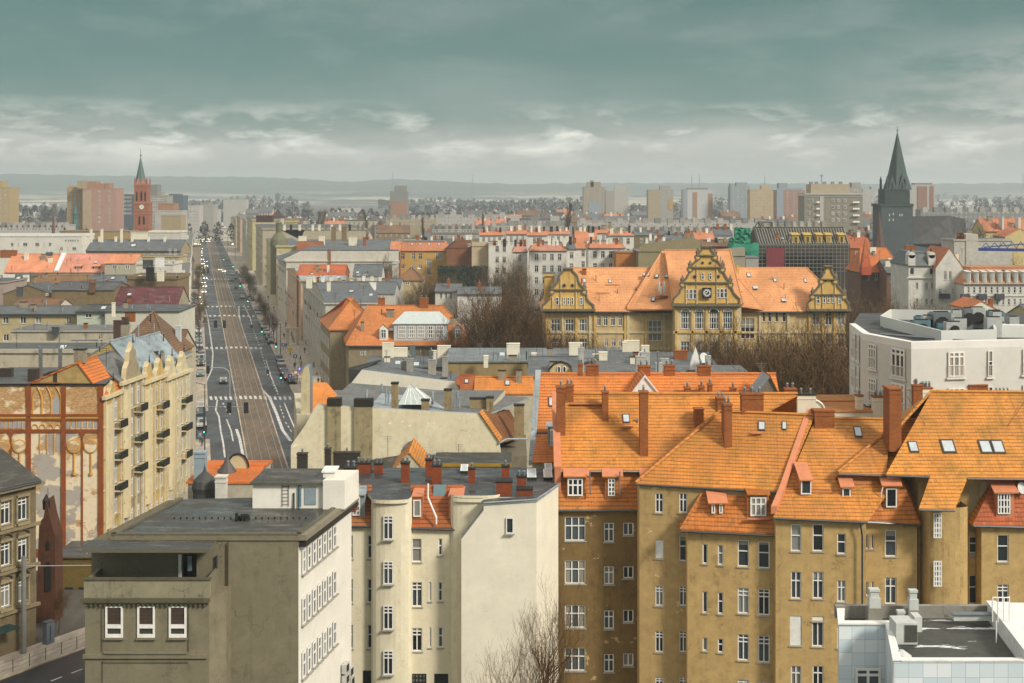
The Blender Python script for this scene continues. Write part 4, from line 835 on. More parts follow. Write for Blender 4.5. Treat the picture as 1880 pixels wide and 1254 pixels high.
# G: white panelled block with the roof unit, bottom right
def panel_block():
    r = root('panelled_building', 'pale blue white tile clad building with snow streaked dark roof at the lower right corner', 'building', (27, 64, 0))
    key = 'panel'; m, t, b = newmat('glazed_panels'); q = NT(t); uv = q.coord('UV'); s = q.n('ShaderNodeSeparateXYZ'); t.links.new(uv, s.inputs[0])
    u, v = q.m('DIVIDE', s.outputs[0], .62), q.m('DIVIDE', s.outputs[1], .62); cb = q.n('ShaderNodeCombineXYZ'); q.put(q.m('FLOOR', u), cb.inputs[0]); q.put(q.m('FLOOR', v), cb.inputs[1])
    wn = q.n('ShaderNodeTexWhiteNoise', noise_dimensions='2D'); t.links.new(cb.outputs[0], wn.inputs['Vector'])
    c = q.mix(q.rng(wn.outputs['Value'], .3, .9), K('e8eef0', .97), K('d2e0e6', .95)); g = q.m('MAXIMUM', q.rng(q.m('ABSOLUTE', q.m('SUBTRACT', q.m('FRACT', u), .5)), .475, .49), q.rng(q.m('ABSOLUTE', q.m('SUBTRACT', q.m('FRACT', v), .5)), .475, .49))
    c = q.mix(q.m('MULTIPLY', g, .6), c, K('7f8f96')); q.put(c, b.inputs['Base Color']); b.inputs['Roughness'].default_value = .25; PN = m
    m, t, b = newmat('snowy_felt'); q = NT(t); uv = q.coord('UV'); n = q.noise(uv, .35, 6, .65, (.6, 2.4, 1)); n2 = q.noise(uv, 2.0, 4)
    q.put(q.mix(q.rng(n, .60, .615), q.mix(n2, K('3a3a36', .7), K('6a6a60', .7)), K('e4e8ea', .9)), b.inputs['Base Color']); b.inputs['Roughness'].default_value = .7; SN = m
    GR = plaster('a8a498', .8, .5, '4a463c'); w = MB()
    D0 = 57.2; xb_ = Xp(1538, 64.2); zf = 22.0
    # raised left part, its front at D 61
    xl, xm, xr = Xp(1540, 62), Xp(1625, 62), Xp(2150, 60)
    xf = Xp(1640, D0); zt = 22.42
    w.prism([(xl, 62.0), (xm, 62.0), (xf, D0), (xf+.3, D0+.3), (xm+.3, 62.3), (xl+.3, 62.3), (xb_+.3, 64.2), (xb_, 64.2)], 0, zt, PN)
    w.prism([(xf+.01, D0-.02), (22.45, D0-.02), (22.45, D0+.25), (xf+.01, D0+.25)], 0, zt-.03, PN)
    w.prism([(22.46, D0-.04), (xr, D0-.04), (xr, 64.1), (23.3, 64.1)], 0, 22.8, WHITE, WHITE)
    w.prism([(xl+.31, 62.31), (23.2, 62.31), (23.2, 64.15), (xb_+.31, 64.15)], 0, zf-.02, PN); w.prism([(xf+.35, D0+.26), (22.44, D0+.26), (23.1, 62.3), (xm+.4, 62.3)], 0, zf-.02, PN)
    part(r, 'wall', w)
    ro = MB(); ro.poly([(xf+.33, D0+.2, zf), (22.5, D0+.2, zf), (23.35, 64.2, zf), (xb_+.3, 64.2, zf), (xl+.3, 62.3, zf), (xm+.3, 62.3, zf)], SN); rr = part(r, 'roof', ro)
    pr = MB(); pr.prism([(xb_-.1, 64.2), (xr, 64.2), (xr, 64.5), (xb_-.1, 64.5)], zf, 22.6, GR)
    pr.slab([(xl-.05, 61.93, zt+.08), (xm, 61.93, zt+.08), (xf-.04, D0-.06, zt+.08), (xf+.36, D0-.06, zt+.08), (xm+.36, 62.36, zt+.08), (xl+.35, 62.36, zt+.08), (xb_+.35, 64.2, zt+.08), (xb_-.05, 64.2, zt+.08)], .07, WHITE)
    pr.slab([(xf+.37, D0-.06, zt+.05), (22.44, D0-.06, zt+.05), (22.44, D0+.3, zt+.05), (xf+.37, D0+.3, zt+.05)], .06, WHITE); pr.slab([(22.4, D0-.1, 22.9), (22.8, D0-.1, 22.9), (23.7, 64.1, 22.9), (23.25, 64.1, 22.9)], .08, WHITE)
    part(r, 'parapet', pr)
    for x0, x1, y0, y1, d in ((1570, 1616, 1226, 1262, 61.95),): put_window(r, r, (Xp((x0+x1)/2, d), d, Zp(y1, d)), 0, (x1-x0)*d/F, (y1-y0)*d/F, '4', WHITE, False)
    # roof unit, vents, railing
    a = MB(); x0, x1 = Xp(1646, 60), Xp(1685, 60); zu = Zp(1145, 60); zu0 = zf+.15; LG = flat('cfd2cc', .9, .5); a.box(((x0+x1)/2, 60.6, zu0), (x1-x0, 1.1, zu-zu0), LG)
    for i in range(14): a.box((x0+.40+i*.042, 60.03, zu0+.12), (.018, .04, zu-zu0-.2), flat('6c6a62', .8))
    a.box(((x0+x1)/2, 60.6, zf), (x1-x0, .9, zu0-zf), STEEL); a.box((x1+.2, 60.9, zu0+.4), (.35, .7, .7), LG); part(r, 'air_conditioner', a, rr)
    for x0, x1, yt, yb, d in ((1596, 1613, 1081, 1114, 63.6), (1669, 1683, 1083, 1118, 63.6), (1647, 1660, 1121, 1147, 61.5)):
        a = MB(); c = Xp((x0+x1)/2, d); wd = (x1-x0)*d/F; z0, z1 = Zp(yb, d), Zp(yt, d); a.box((c, d, zf), (wd*1.5, wd*1.2, z0-zf), GR); a.prism([(c-wd*.6, d-wd*.5), (c+wd*.6, d-wd*.5), (c+wd*.6, d+wd*.5), (c-wd*.6, d+wd*.5)], z0, z0+(z1-z0)*.55, LG); a.box((c, d, z0+(z1-z0)*.55), (wd*.9, wd*.7, (z1-z0)*.3), LG); a.box((c, d, z1-.1), (wd*1.1, wd*.9, .12), LG); part(r, 'roof_vent', a, rr)
    a = MB(); c = P(1655, 1203, 58.2); a.lathe((c.x, c.y, zf), [(.3, 0), (.3, .25), (.45, .3), (.1, .55), (0, .58)], LG, 12); part(r, 'roof_vent', a, rr)
    a = MB()
    for k in range(1): a.box((Xp(1795+15*k, 62.5), 63.2-k*1.5, zf+.25), (1.9-k*.6, .3, .25), LG); a.box((Xp(1795+15*k, 62.5), 63.2-k*1.5, zf+.52), (2.0-k*.6, .45, .05), STEEL)
    part(r, 'duct', a, rr); a = MB()
    for x in (1822, 1832, 1843, 1853):
        a.tube([P(x, 1097, 61), P(x, 1142, 61)], .03, WHITE, 5)
    for y in (1097, 1106): a.tube([P(1822, y, 61), P(1853, y, 61), P(1853, y-2, 62)], .03, WHITE, 5)
    a.tube([P(1829, 1140, 60), P(1829, 1180, 60)], .03, WHITE, 5); part(r, 'safety_railing', a, rr)
panel_block()
# ================================================================ MIDDLE GROUND
def solid(r, name, pts, D, m, th=.5, parent=None, cap=ZINC):
    """outline (photo pixels) of a wall standing at depth D, th thick"""
    mb = MB(); q = [P(x, y, D) for x, y in pts]
    mb.poly(q, m); mb.poly([p+V((0, th, 0)) for p in q][::-1], m)
    for i in range(len(q)):
        a, b = q[i], q[(i+1) % len(q)]; mb.poly([a, a+V((0, th, 0)), b+V((0, th, 0)), b], cap if abs(a.x-b.x) > .3 and min(a.z, b.z) > 4 else m)
    return part(r, name, mb, parent)
# --- modern pale building
def modern():
    r = root('modern_building', 'pale grey modern building with tall french windows and a screened plant enclosure on its roof', 'building', (45, 125, 0))
    WL = plaster('d8d9d2', .95, .03, 'a09a8c'); WL2 = plaster('e6e6e0', 1.0, .03); zt = 29.9; pts = [P(1559.5, 592, 129), P(1584, 610, 120), P(1673, 626, 113), P(2250, 614, 118)]
    xy = [(p.x, p.y) for p in pts]; w = MB(); fp = xy+[(xy[3][0], 146), (xy[0][0]+5.5, 146)]; w.prism(fp, 0, zt-.6, WL, felt('3e4246', .7)); part(r, 'wall', w)
    pm = MB(); inn = [(xy[0][0]+.6, xy[0][1]+.1), (xy[1][0]+.7, xy[1][1]+.3), (xy[2][0]+.4, xy[2][1]+.8), (xy[3][0], xy[3][1]+.8)]
    for i in range(3): pm.prism([xy[i], xy[i+1], inn[i+1], inn[i]], zt-.6, zt+.002*i, WL2)
    part(r, 'parapet', pm)
    def seg(i): a, b = V((*xy[i], 0)), V((*xy[i+1], 0)); return a, (b-a).normalized()
    for i, its in ((0, [(1567, 1572, 612, 655), (1575.5, 1579, 615, 660), (1567, 1572, 671, 708), (1575.5, 1579, 674, 711), (1567, 1573, 722, 770)]),
                   (1, [(1596, 1610, 633, 656), (1638, 1663, 642, 671), (1596, 1610, 696, 717), (1638, 1663, 706, 736)]),
                   (2, [(1740, 1770, 645, 673), (1813, 1822, 643, 672), (1877, 1890, 640, 668), (1740, 1770, 711, 740), (1813, 1822, 709, 738), (1877, 1890, 706, 736)])):
        O, u = seg(i); n = V((u.y, -u.x, 0))
        for x0, x1, y0, y1 in its:
            ey = 19 if i else 0; p, q = hit(x0, y1+ey, O, n), hit(x1, y0, O, n); wd = abs((q-p).dot(u)); m = (p+q)/2+n*.05
            put_window(r, r, (m.x, m.y, p.z), math.atan2(u.y, u.x), wd, q.z-p.z, '3t' if wd > 1 else '2h', None, False)
            rb = MB(); k = max(3, int(wd/.13))
            for j in range(k+1): c = m+u*(-wd/2+wd*j/k)+n*.16; rb.tube([(c.x, c.y, p.z+.1), (c.x, c.y, p.z+1.0)], .018, WHITE, 3)
            a, b = m-u*wd/2+n*.16, m+u*wd/2+n*.16; rb.tube([(a.x, a.y, p.z+1.0), (b.x, b.y, p.z+1.0)], .03, WHITE, 4); a0 = m-u*(wd/2+.15)+n*.01; b0 = m+u*(wd/2+.15)+n*.01
            rb.prism([(a0.x, a0.y), (b0.x, b0.y), (b0.x+n.x*.15, b0.y+n.y*.15), (a0.x+n.x*.15, a0.y+n.y*.15)], p.z-.2, p.z-.05, WL2); part(r, 'window_railing', rb)
    e = MB(); zs = zt-.59; c0, c1, c2 = P(1616, 588, 131), P(1728, 617, 117), P(1830, 613.6, 118); zz = zs+1.15
    ring = [(c0.x, c0.y), (c1.x, c1.y), (c2.x, c2.y), (c2.x+6, 136), (c0.x+3, 138)]
    for i in range(5):
        a, b = V((*ring[i], 0)), V((*ring[(i+1) % 5], 0)); d = (b-a).normalized(); nn = V((-d.y, d.x, 0))*.2; e.prism([(a.x, a.y), (b.x, b.y), (b.x+nn.x, b.y+nn.y), (a.x+nn.x, a.y+nn.y)], zs+.12, zz+.002*i, WL)
    e.prism([(c2.x+1.5, 122), (c2.x+16, 120), (c2.x+16, 121), (c2.x+1.5, 123)], zs, zz, WL2); part(r, 'plant_screen', e)
    rnd = random.Random(5); LG = flat('b9bcb8', .9, .5); BG = flat('6f8f98', .7, .5)
    for i in range(26):
        t = rnd.random(); px = 1668+t*200; yy = 121+rnd.random()*13; x = Xp(px, yy)
        if x < c1.x+1.0 and yy < 124: continue
        a = MB(); s = rnd.uniform(.6, 1.7); h = rnd.uniform(.8, 2.1); a.box((x, yy, zs), (s, rnd.uniform(.5, 1), h), rnd.choice([LG, LG, BG, STEEL])); a.box((x, yy, zs+h+.02), (s*.8, .4, .08), DARK)
        if i % 3 == 0: a.tube([(x, yy-.55, zs+h*.5), (x, yy-.75, zs+h*.5)], h*.3, DARK, 10)
        part(r, 'air_conditioner', a)
    a = MB(); a.tube([(c1.x-4, 122, zs+.3), (c1.x+2, 116.5, zs+.3), (c2.x, 116.3, zs+.3)], .12, STEEL, 6); part(r, 'roof_pipe', a)
modern()
# --- long orange roof behind the ochre row
RW = plaster('d8cfb4', .9, .4)
h = House('long bright orange roof with a white triangular gable and white left verge', 986, 1440, 115.6, 700, 9, RW, name='tenement_house', zt=21.6, near=True)
h.gable(tiles('f08a3c', .95, .15), ry=689, tm=.5, over=0, cap=True); pl = h.planes[0]
h.rm.slab([P(977, 855, 112.3)+V((0, 0, .3)), V((Xp(1022, 112.5), 112.5, 0))+V((0, 0, P(977, 855, 112.3).z+.3)), V((Xp(1022, 112.5), 115.6, 21.6)), V((Xp(985.5, 115.6), 115.6, 21.6))], .16, tiles('f08a3c', .95, .15))
h.wm.prism([(Xp(977, 112.6), 112.7), (Xp(1022, 112.6), 112.7), (Xp(1022, 112.6), 116), (Xp(980, 112.6), 116)], 0, P(977, 855, 112.3).z+.1, RW)
a, b = hit(977, 853, *pl), hit(989, 686, *pl)
h.tm.slab([a+V((-.3, 0, .35)), a+V((.2, 0, .35)), b+V((.2, 0, .35)), b+V((-.3, 0, .35))], .4, ZINC)
h.skyl(1007, 1021, 729, 747, 0); h.dormer(1006, 1024, 781, 824, 0, ZINC, ZINC, '9', win=[(1010, 1021, 786, 820)], deep=1, tilt=.1)
c = [P(1152, 731, 116.2), P(1217, 731, 116.2), P(1184, 690, 116.2)]; h.wm.poly(c, WHITE)
for a, b in ((c[0], c[2]), (c[2], c[1])): h.tm.slab([a+V((0, -.15, .1)), b+V((0, -.15, .1)), b+V((0, .1, .1)), a+V((0, .1, .1))], .22, WHITE); h.rm.slab([a+V((0, .0, .1)), b+V((0, .0, .1)), b+V((0, 4, .1)), a+V((0, 4, .1))], .1, tiles('f08a3c', .95, .15))
for x0, x1, yt in ((1062, 1070, 671), (1077, 1099, 672), (1172, 1194, 674), (1220, 1239, 673), (1282, 1305, 674)): h.chim(x0, x1, yt, 690.5, BRICKC, 0, .7, 2)
for x0, x1, yt, yb in ((1258, 1268, 714, 745), (1285, 1293, 712, 745), (1301, 1308, 708, 745), (1342, 1352, 715, 745)): h.chim(x0, x1, yt, yb, BRICKC, 0, .8, 1)
h.antenna(1398, 665, 690, 0); h.end()
r = root('tenement_house', 'bare grey gable wall peak with an orange verge left of the brick chimneys', 'building', (24, 120, 0))
solid(r, 'wall', [(1390, 1250), (1390, 722), (1415, 691), (1443, 748), (1443, 1250)], 114.5, plaster('8c887c', .7, .5), 3.5); m = MB(); m.slab([P(1415, 690, 114.3), P(1445, 750, 114.3), P(1445, 750, 114.3)+V((.0, 4, 0)), P(1415, 690, 114.3)+V((0, 4, 0))], .15, ORANGE); part(r, 'roof', m)
h = House('low cream house with arched parapet between the brick chimneys at right', 1460, 1640, 117, 756, 9, CREAM, name='tenement_house')
h.gable(ORANGE, ry=740, over=.1); h.chim(1442, 1462, 716, 756, BRICKC, 0, .8, 2); h.chim(1464, 1498, 726, 758, CREAM, 0, .8, 2, DARK); h.chim(1574, 1585, 728, 752, CREAM, 0, .8, 1, BRICKC); h.chim(1604, 1623, 730, 755, CREAM, 0, .8, 2, BRICKC); h.skyl(1586, 1600, 741, 748, 0)
m = MB(); cc = P(1482, 752, 116.7); pts = [cc+V((-1.5, 0, 0))]+[cc+V((1.5*math.cos(math.pi*(1-i/12)), 0, .95*math.sin(math.pi*i/12))) for i in range(13)]; m.poly(pts+[cc+V((1.5, 0, 0))], CREAM); m.tube([p+V((0, -.05, .03)) for p in pts], .09, WHITE, 5); h.sub.append(('arched_gable', m)); h.end()
h = House('cream chimney stacks block behind the massive brick chimney', 1668, 1850, 116.5, 736, 7, CREAM, name='tenement_house'); h.flat(BITU); h.chim(1668, 1676, 716, 740, CREAM, 0, .8, 0); h.chim(1677, 1693, 709, 742, BRICKC, 0, .8, 1); h.chim(1694, 1712, 714, 742, CREAM, 0, .8, 3, BRICKC); h.chim(1780, 1813, 709, 738, BRICKC, 0, .8, 0)
for x in (1829, 1836, 1843, 1850): h.vent(x, 714, 738)
h.end()

# --- low dark annexes in front of the big cream firewall
h = House('low dark mossy annex roof in front of the big cream firewall', 545, 925, 124, 870, 24.5, plaster('6a6252', .6, .6), zt=11.6, name='annex'); h.gablef(felt('34352f', .6, 1.4, .15), pitch=9)
for x0, x1, a, b in ((545, 563, 835, 852), (596, 606, 826, 846), (612, 660, 833, 850), (860, 905, 848, 860)): h.chim(x0, x1, a, b, plaster('4a4238', .6, .6), 0, .8, 1)
h.antenna(842, 815, 850); h.antenna(712, 800, 835); h.end()
h = House('small orange gabled roof with a rounded white gable behind it', 722, 779, 128, 862, 7, RW, name='gabled_house', zt=15.6); h.gablef(ORANGE, py=831)
m = MB(); D = 135.2; cc = P(757, 846, D); w = 1.25; m.poly([cc+V((-w, 0, -3)), cc+V((w, 0, -3))]+[cc+V((w*math.cos(math.pi*i/12), 0, 2.0*math.sin(math.pi*i/12))) for i in range(13)], WHITE); m.tube([cc+V((w*math.cos(math.pi*i/12), -.05, 2.0*math.sin(math.pi*i/12))) for i in range(13)], .1, ZINC, 5); h.sub.append(('rounded_gable', m)); h.end()
h = House('yellow painted low wall strip with dark parapet behind the courtyard roofs', 800, 935, 131, 856, 5, plaster('c9a23a', .9, .4), name='annex'); h.flat(felt('34352f', .6)); h.end()

# --- big cream firewall
def firewall():
    r = root('tenement_house', 'tenement with a huge stained cream firewall, flat grey roof and a pointed glass skylight', 'building', (-14, 158, 0)); D = 150; FWM = plaster('efe4c2', .95, .3, '8a7650', 'f4ecd8', -.1)
    solid(r, 'wall', [(534, 1250), (534, 818), (560, 781), (582, 743), (880, 760), (917, 813), (923, 849), (923, 1250)], D, FWM, .6)
    b = MB(); zt = Zp(762, D); b.prism([(Xp(582, D)+.3, D+.6), (Xp(880, D), D+.6), (Xp(925, D), 172), (Xp(582, D)-3, 172)], 0, zt-.5, RW, BITU2); b.prism([(Xp(880, D), D+.6), (Xp(968, D), D+3), (Xp(968, D), 166), (Xp(880, D), 166)], 0, Zp(846, D), plaster('8a8068', .7, .5)); part(r, 'rear_wall', b)
    ro = MB(); zr = Zp(745, D); q = [P(575, 742, D), P(881, 760, D), P(925, 742, 166), P(640, 706, 166)]
    ro.slab([V((Xp(582, D), D+.6, zr-.9)), V((Xp(878, D), D+.6, zt-.4)), V((Xp(972, 168), 172, 15.8)), V((Xp(640, 170), 172, 17.7))], .25, BITU2, ZINC)
    ro.slab([P(880, 758, D)+V((.0, .6, .1)), P(920, 815, D)+V((0, .6, .1)), V((Xp(963, 166), 166, Zp(800, 166))), V((Xp(935, 166), 166, Zp(752, 166)))], .15, tiles('8a4a26', .7, .5, .33, '2a140a'))
    rr = part(r, 'roof', ro); e = MB(); e.slab([P(880, 758, D)+V((0, -.2, .15)), P(917, 812, D)+V((0, -.2, .15)), P(923, 806, D+1.2)+V((0, 0, .15)), P(886, 754, D+1.2)+V((0, 0, .15))], .1, ORANGE); e.tube([P(915, 814, D-.2), P(930, 806, 152), P(968, 806, 153)], .12, ZINC, 6); part(r, 'verge_tiles', e, rr)
    ST = plaster('b8a880', .8, 1.0, '15120c')
    for x0, x1, yt, yb in ((602, 626, 731, 1000), (651, 684, 732, 1000)):
        m = MB(); m.prism([(Xp(x0, D), D-.35), (Xp(x1, D), D-.35), (Xp(x1, D), D+.7), (Xp(x0, D), D+.7)], 3, Zp(yt+14, D), ST); m.prism([(Xp(x0, D)-.05, D-.4), (Xp(x1, D)+.05, D-.4), (Xp(x1, D)+.05, D+.75), (Xp(x0, D)-.05, D+.75)], Zp(yt+14, D)+.002, Zp(yt, D), plaster('3a342a', .6, .8, '0c0b09')); part(r, 'chimney', m, rr)
    for x0, x1, yt, yb, d in ((719, 731, 704, 749, 152), (774, 788, 735, 755, 151.5), (816, 829, 716, 742, 156), (863, 900, 732, 752, 158), (893, 906, 730, 750, 157.5), (944, 962, 744, 800, 157)):
        m = MB(); m.box((Xp((x0+x1)/2, d), d, Zp(yb, d)-.5), ((x1-x0)*d/F, .8, Zp(yt, d)-Zp(yb, d)+.5), plaster('b09a70', .8, .7, '2a2418')); m.box((Xp((x0+x1)/2, d), d, Zp(yt, d)), ((x1-x0)*d/F+.15, .95, .15), DARK); part(r, 'chimney', m, rr)
    for x, y0, y1 in ((673, 715, 738), (701, 705, 715), (709, 712, 742), (714, 718, 742), (794, 718, 742), (840, 718, 745), (843, 730, 748)):
        m = MB(); p = P(x, y1, 158); m.tube([p, P(x, y0, 158)], .14, ZINC, 7); part(r, 'vent_pipe', m, rr)
    m = MB(); ap = P(753, 704, 158); bs = [P(731, 743, 155), P(789, 743, 155), P(795, 733, 162), P(737, 733, 162)]; GP = flat('b8c4c2', .9, .25)
    for i in range(4):
        a, b2 = bs[i], bs[(i+1) % 4]; m.poly([a, b2, ap], GP)
        for k in range(6): m.tube([a+(b2-a)*k/5, ap+(a+(b2-a)*k/5-ap)*(.02 if k in (0, 5) else .25)], .05, WHITE, 4)
    part(r, 'pointed_skylight', m, rr)
    # white second firewall strip and slates behind
    o = MB(); p0 = P(565, 703, 168); f = [P(566, 822, 154), P(573, 800, 154), P(601, 733, 160), P(617, 700, 166), P(568, 701, 166)]
    o.slab([P(565, 808, 153), P(577, 790, 153), P(605, 745, 157), P(622, 728, 162), P(600, 702, 166), P(570, 702, 163)], .2, tiles('f0913a', 1, .1, .4)); part(r, 'mansard_roof', o)
    g = MB(); prof = [(552, 760), (553, 700), (556, 680), (560, 673), (567, 673), (569, 690), (569, 760)]; q = [P(x, y, 154) for x, y in prof]
    g.poly(q, CREAM2); g.poly([p+V((0, 2.2, 0)) for p in q][::-1], CREAM2)
    for i in range(len(q)): a, b2 = q[i], q[(i+1) % len(q)]; g.poly([a, a+V((0, 2.2, 0)), b2+V((0, 2.2, 0)), b2], flat('8fa3ad', .8, .4, .4))
    part(r, 'curved_gable', g); g = MB(); g.prism([(Xp(546, 154), 153.5), (Xp(569, 154), 153.5), (Xp(569, 154), 170), (Xp(540, 170), 170)], 0, Zp(760, 154), RW); part(r, 'bay_wall', g)
firewall()
h = House('grey roofed tenement with a white firewall sloping down to the right', 640, 848, 182, 712, 14, RW, zt=15.0, name='tenement_house'); r2 = h.r
h.rm.slab([P(640, 713, 182), P(664, 677, 182), P(700, 660, 195), P(640, 675, 195)], .2, DARK)
h.rm.slab([P(664, 677, 182.5), P(832, 703, 182.5), P(860, 690, 197), P(690, 664, 197)], .2, SLATE)
h.rm.slab([P(834, 700, 182.5), P(851, 725, 182.5), P(866, 705, 192), P(845, 686, 192)], .2, tiles('a8481e', .8, .3))
for a in ((736, 745, 664, 690), (747, 758, 660, 695), (786, 800, 662, 690), (812, 822, 656, 690)):
    h.planes = [(P(740, 690, 190), V((0, -.3, 1)))]; h.chim(*a, plaster('b8b4aa', .8, .5), 0, .8, 1)
h.end(); solid(r2, 'firewall', [(638, 712), (664, 679), (834, 701), (848, 722), (846, 735), (640, 722)], 181.9, plaster('e2ddcc', 1.0, .12), .5)
m = MB(); m.tube([P(636, 711, 181.2), P(760, 722, 181.2), P(975, 733, 181.2)], .15, ZINC, 6); part(r2, 'gutter', m)
h = House('small orange tiled roof with one skylight beside the white firewall', 872, 978, 176, 724, 8, RW, name='tenement_house'); h.gable(tiles('f0913a', 1, .2, .42), ry=694, over=.1); h.skyl(927, 936, 699, 708, 0); h.end()
h = House('brownish red tiled roof piece wedged left of the small orange roof', 846, 868, 177, 722, 7, RW, name='tenement_house'); h.gable(tiles('b4501f', .8, .4, .42), ry=690, over=.1); h.skyl(853, 860, 697, 704, 0); h.end()
h = House('red edged grey shed roof in front of the orange roofed villa', 668, 880, 205, 674, 12, plaster('a89878', .8, .4), name='tenement_house'); h.shed(SLATE, yb=655)
h.chim(702, 722, 631, 657, CREAM, 0, .8, 0); h.chim(713, 748, 640, 655, CREAM, 0, 1, 0); h.chim(803, 827, 636, 658, CREAM, 0, .8, 0); h.chim(793, 801, 645, 668, CREAM, 0, .6, 0); h.chim(752, 762, 635, 655, STEEL, 0, .6, 0); h.chim(788, 795, 646, 670, STEEL, 0, .6, 1); h.vent(772, 645, 665); h.end()
h = House('long flat slate roof with square cream chimney blocks', 820, 1150, 200, 672, 14, plaster('b09a6c', .8, .4), name='tenement_house', zt=Zp(664, 200)); h.shed(felt('747d82', .9, 1.5, .2), yb=640)
for a in ((930, 954, 632, 652), (1045, 1069, 631, 654), (888, 896, 655, 668), (976, 985, 650, 668), (1089, 1099, 652, 668), (1100, 1115, 648, 670), (1143, 1150, 630, 650), (1146, 1174, 627, 647)): h.chim(*a, CREAM, 0, 1.0, 0)
for x, a, b in ((906, 645, 662), (914, 648, 662), (970, 640, 650), (1072, 642, 672), (1094, 640, 668), (1120, 640, 665)): h.vent(x, a, b)
h.antenna(881, 630, 655); h.end()
h = House('cream house with a low arched eyebrow gable and two small arched windows', 972, 1066, 185, 690, 9, plaster('d8c69a', .9, .3), name='gabled_house'); h.gable(SLATE, ry=656, over=.3)
m = MB(); cc = P(1030, 684, 184.8); w = 1.55; m.prism([(cc.x-w, 184.7), (cc.x+w, 184.7), (cc.x+w, 189), (cc.x-w, 189)], 10, cc.z+.5, plaster('d8c69a', .9, .3)); m.poly([(cc.x-w, 184.69, cc.z+.5), (cc.x+w, 184.69, cc.z+.5), (cc.x+w*.6, 184.69, cc.z+1.25), (cc.x, 184.69, cc.z+1.5), (cc.x-w*.6, 184.69, cc.z+1.25)], plaster('d8c69a', .9, .3)); m.tube([(cc.x-w-.2, 184.6, cc.z+.45), (cc.x-w*.6, 184.6, cc.z+1.3), (cc.x, 184.6, cc.z+1.6), (cc.x+w*.6, 184.6, cc.z+1.3), (cc.x+w+.2, 184.6, cc.z+.45)], .14, DARK, 5)
h.sub.append(('arched_gable', m)); h.end()
for x in (1026, 1036): put_window(h.r, h.r, (Xp(x, 184.6), 184.65, Zp(684, 184.6)), 0, .42, .85, '1a', WHITE, False)
h = House('dark slate terrace of stepped roofs with white dishes in front of the school trees', 1060, 1390, 172, 700, 14, plaster('c8c0ac', .9, .3), name='tenement_house'); h.shed(felt('5f686e', .85, 1.2, .3), yb=672)
for a in ((1062, 1072, 640, 690), (1175, 1193, 648, 670), (1168, 1186, 656, 686), (1214, 1228, 660, 680), (1204, 1216, 668, 690), (1296, 1305, 655, 690)): h.chim(*a, plaster('c4c2bc', .9, .3), 0, .8, 1)
for x, b in ((1178, 664), (1291, 668), (1293, 676)): h.dish(x, b, 0, .7)
h.vent(1208, 646, 690, 0, .12, STEEL); h.skyl(1126, 1140, 684, 690, 0); h.end()
h = House('grey shed roof slanting behind the slate terrace', 1100, 1320, 190, 680, 12, plaster('8a8880', .8, .4), name='tenement_house'); h.shed(SLATE, yb=648); h.chim(1238, 1262, 645, 660, BRICKC, 0, .8, 0); h.chim(1178, 1192, 636, 662, CREAM, 0, .8, 0); h.end()
r = root('ornamental_gable', 'small pointed white ornamental gable in front of the school trees', 'gable', (25, 178, 0)); solid(r, 'wall', [(1268, 900), (1268, 668), (1272, 652), (1277, 636), (1282, 652), (1285, 668), (1285, 900)], 178, WHITE, .8)

# --- orange roofed villa (hipped, glazed dormer)
VW = plaster('a49678', .8, .35)
h = House('villa with a wide hipped orange roof and a long white glazed dormer', 640, 868, 249, 632, 22, VW, sd=-.17, name='villa', near=True)
VT = tiles('e68c4c', .88, .2, .42)
h.gable(VT, ry=562, tm=.5, hip=4.5, over=.5, th=.25)
h.dormer(723, 821, 594, 625, 0, flat('c6ced0', .9, .6), flat('c9d2cf', .9, .5), '12', win=[(731+i*17.4, 745+i*17.4, 598, 620) for i in range(5)], deep=4.5, tilt=.42, ov=.3, hin=2.0)
h.dormer(697, 712, 602, 624, 0, WHITE, VT, '4', gab=True, deep=2.5); h.dormer(833, 848, 602, 624, 0, ZINC, VT, '4', gab=True, deep=2.5)
for a in ((694, 706, 548, 560), (770, 786, 548, 566)): h.chim(*a, BRICKC, 0, 1, 2)
h.win([(662, 668), (669, 673), (750, 756), (800, 806)], [(643, 652)], '4'); h.grid('l', 7, [3, 7, 11], 1.1, 2.2, '4'); h.band(h.zt-.5, .4, .35, None, 'fl'); h.end()
h = House('left wing of the orange villa with a ribbed tile slope above the street', 606, 700, 262, 604, 20, VW, sd=-.245, name='villa_wing'); h.gable(VT, ry=548, hip=6, over=.4); h.grid('l', 6, [3, 7, 11], 1.1, 2.2, '4'); h.end()
for x, y in ((633, 640), (628, 656), (640, 668)): pass

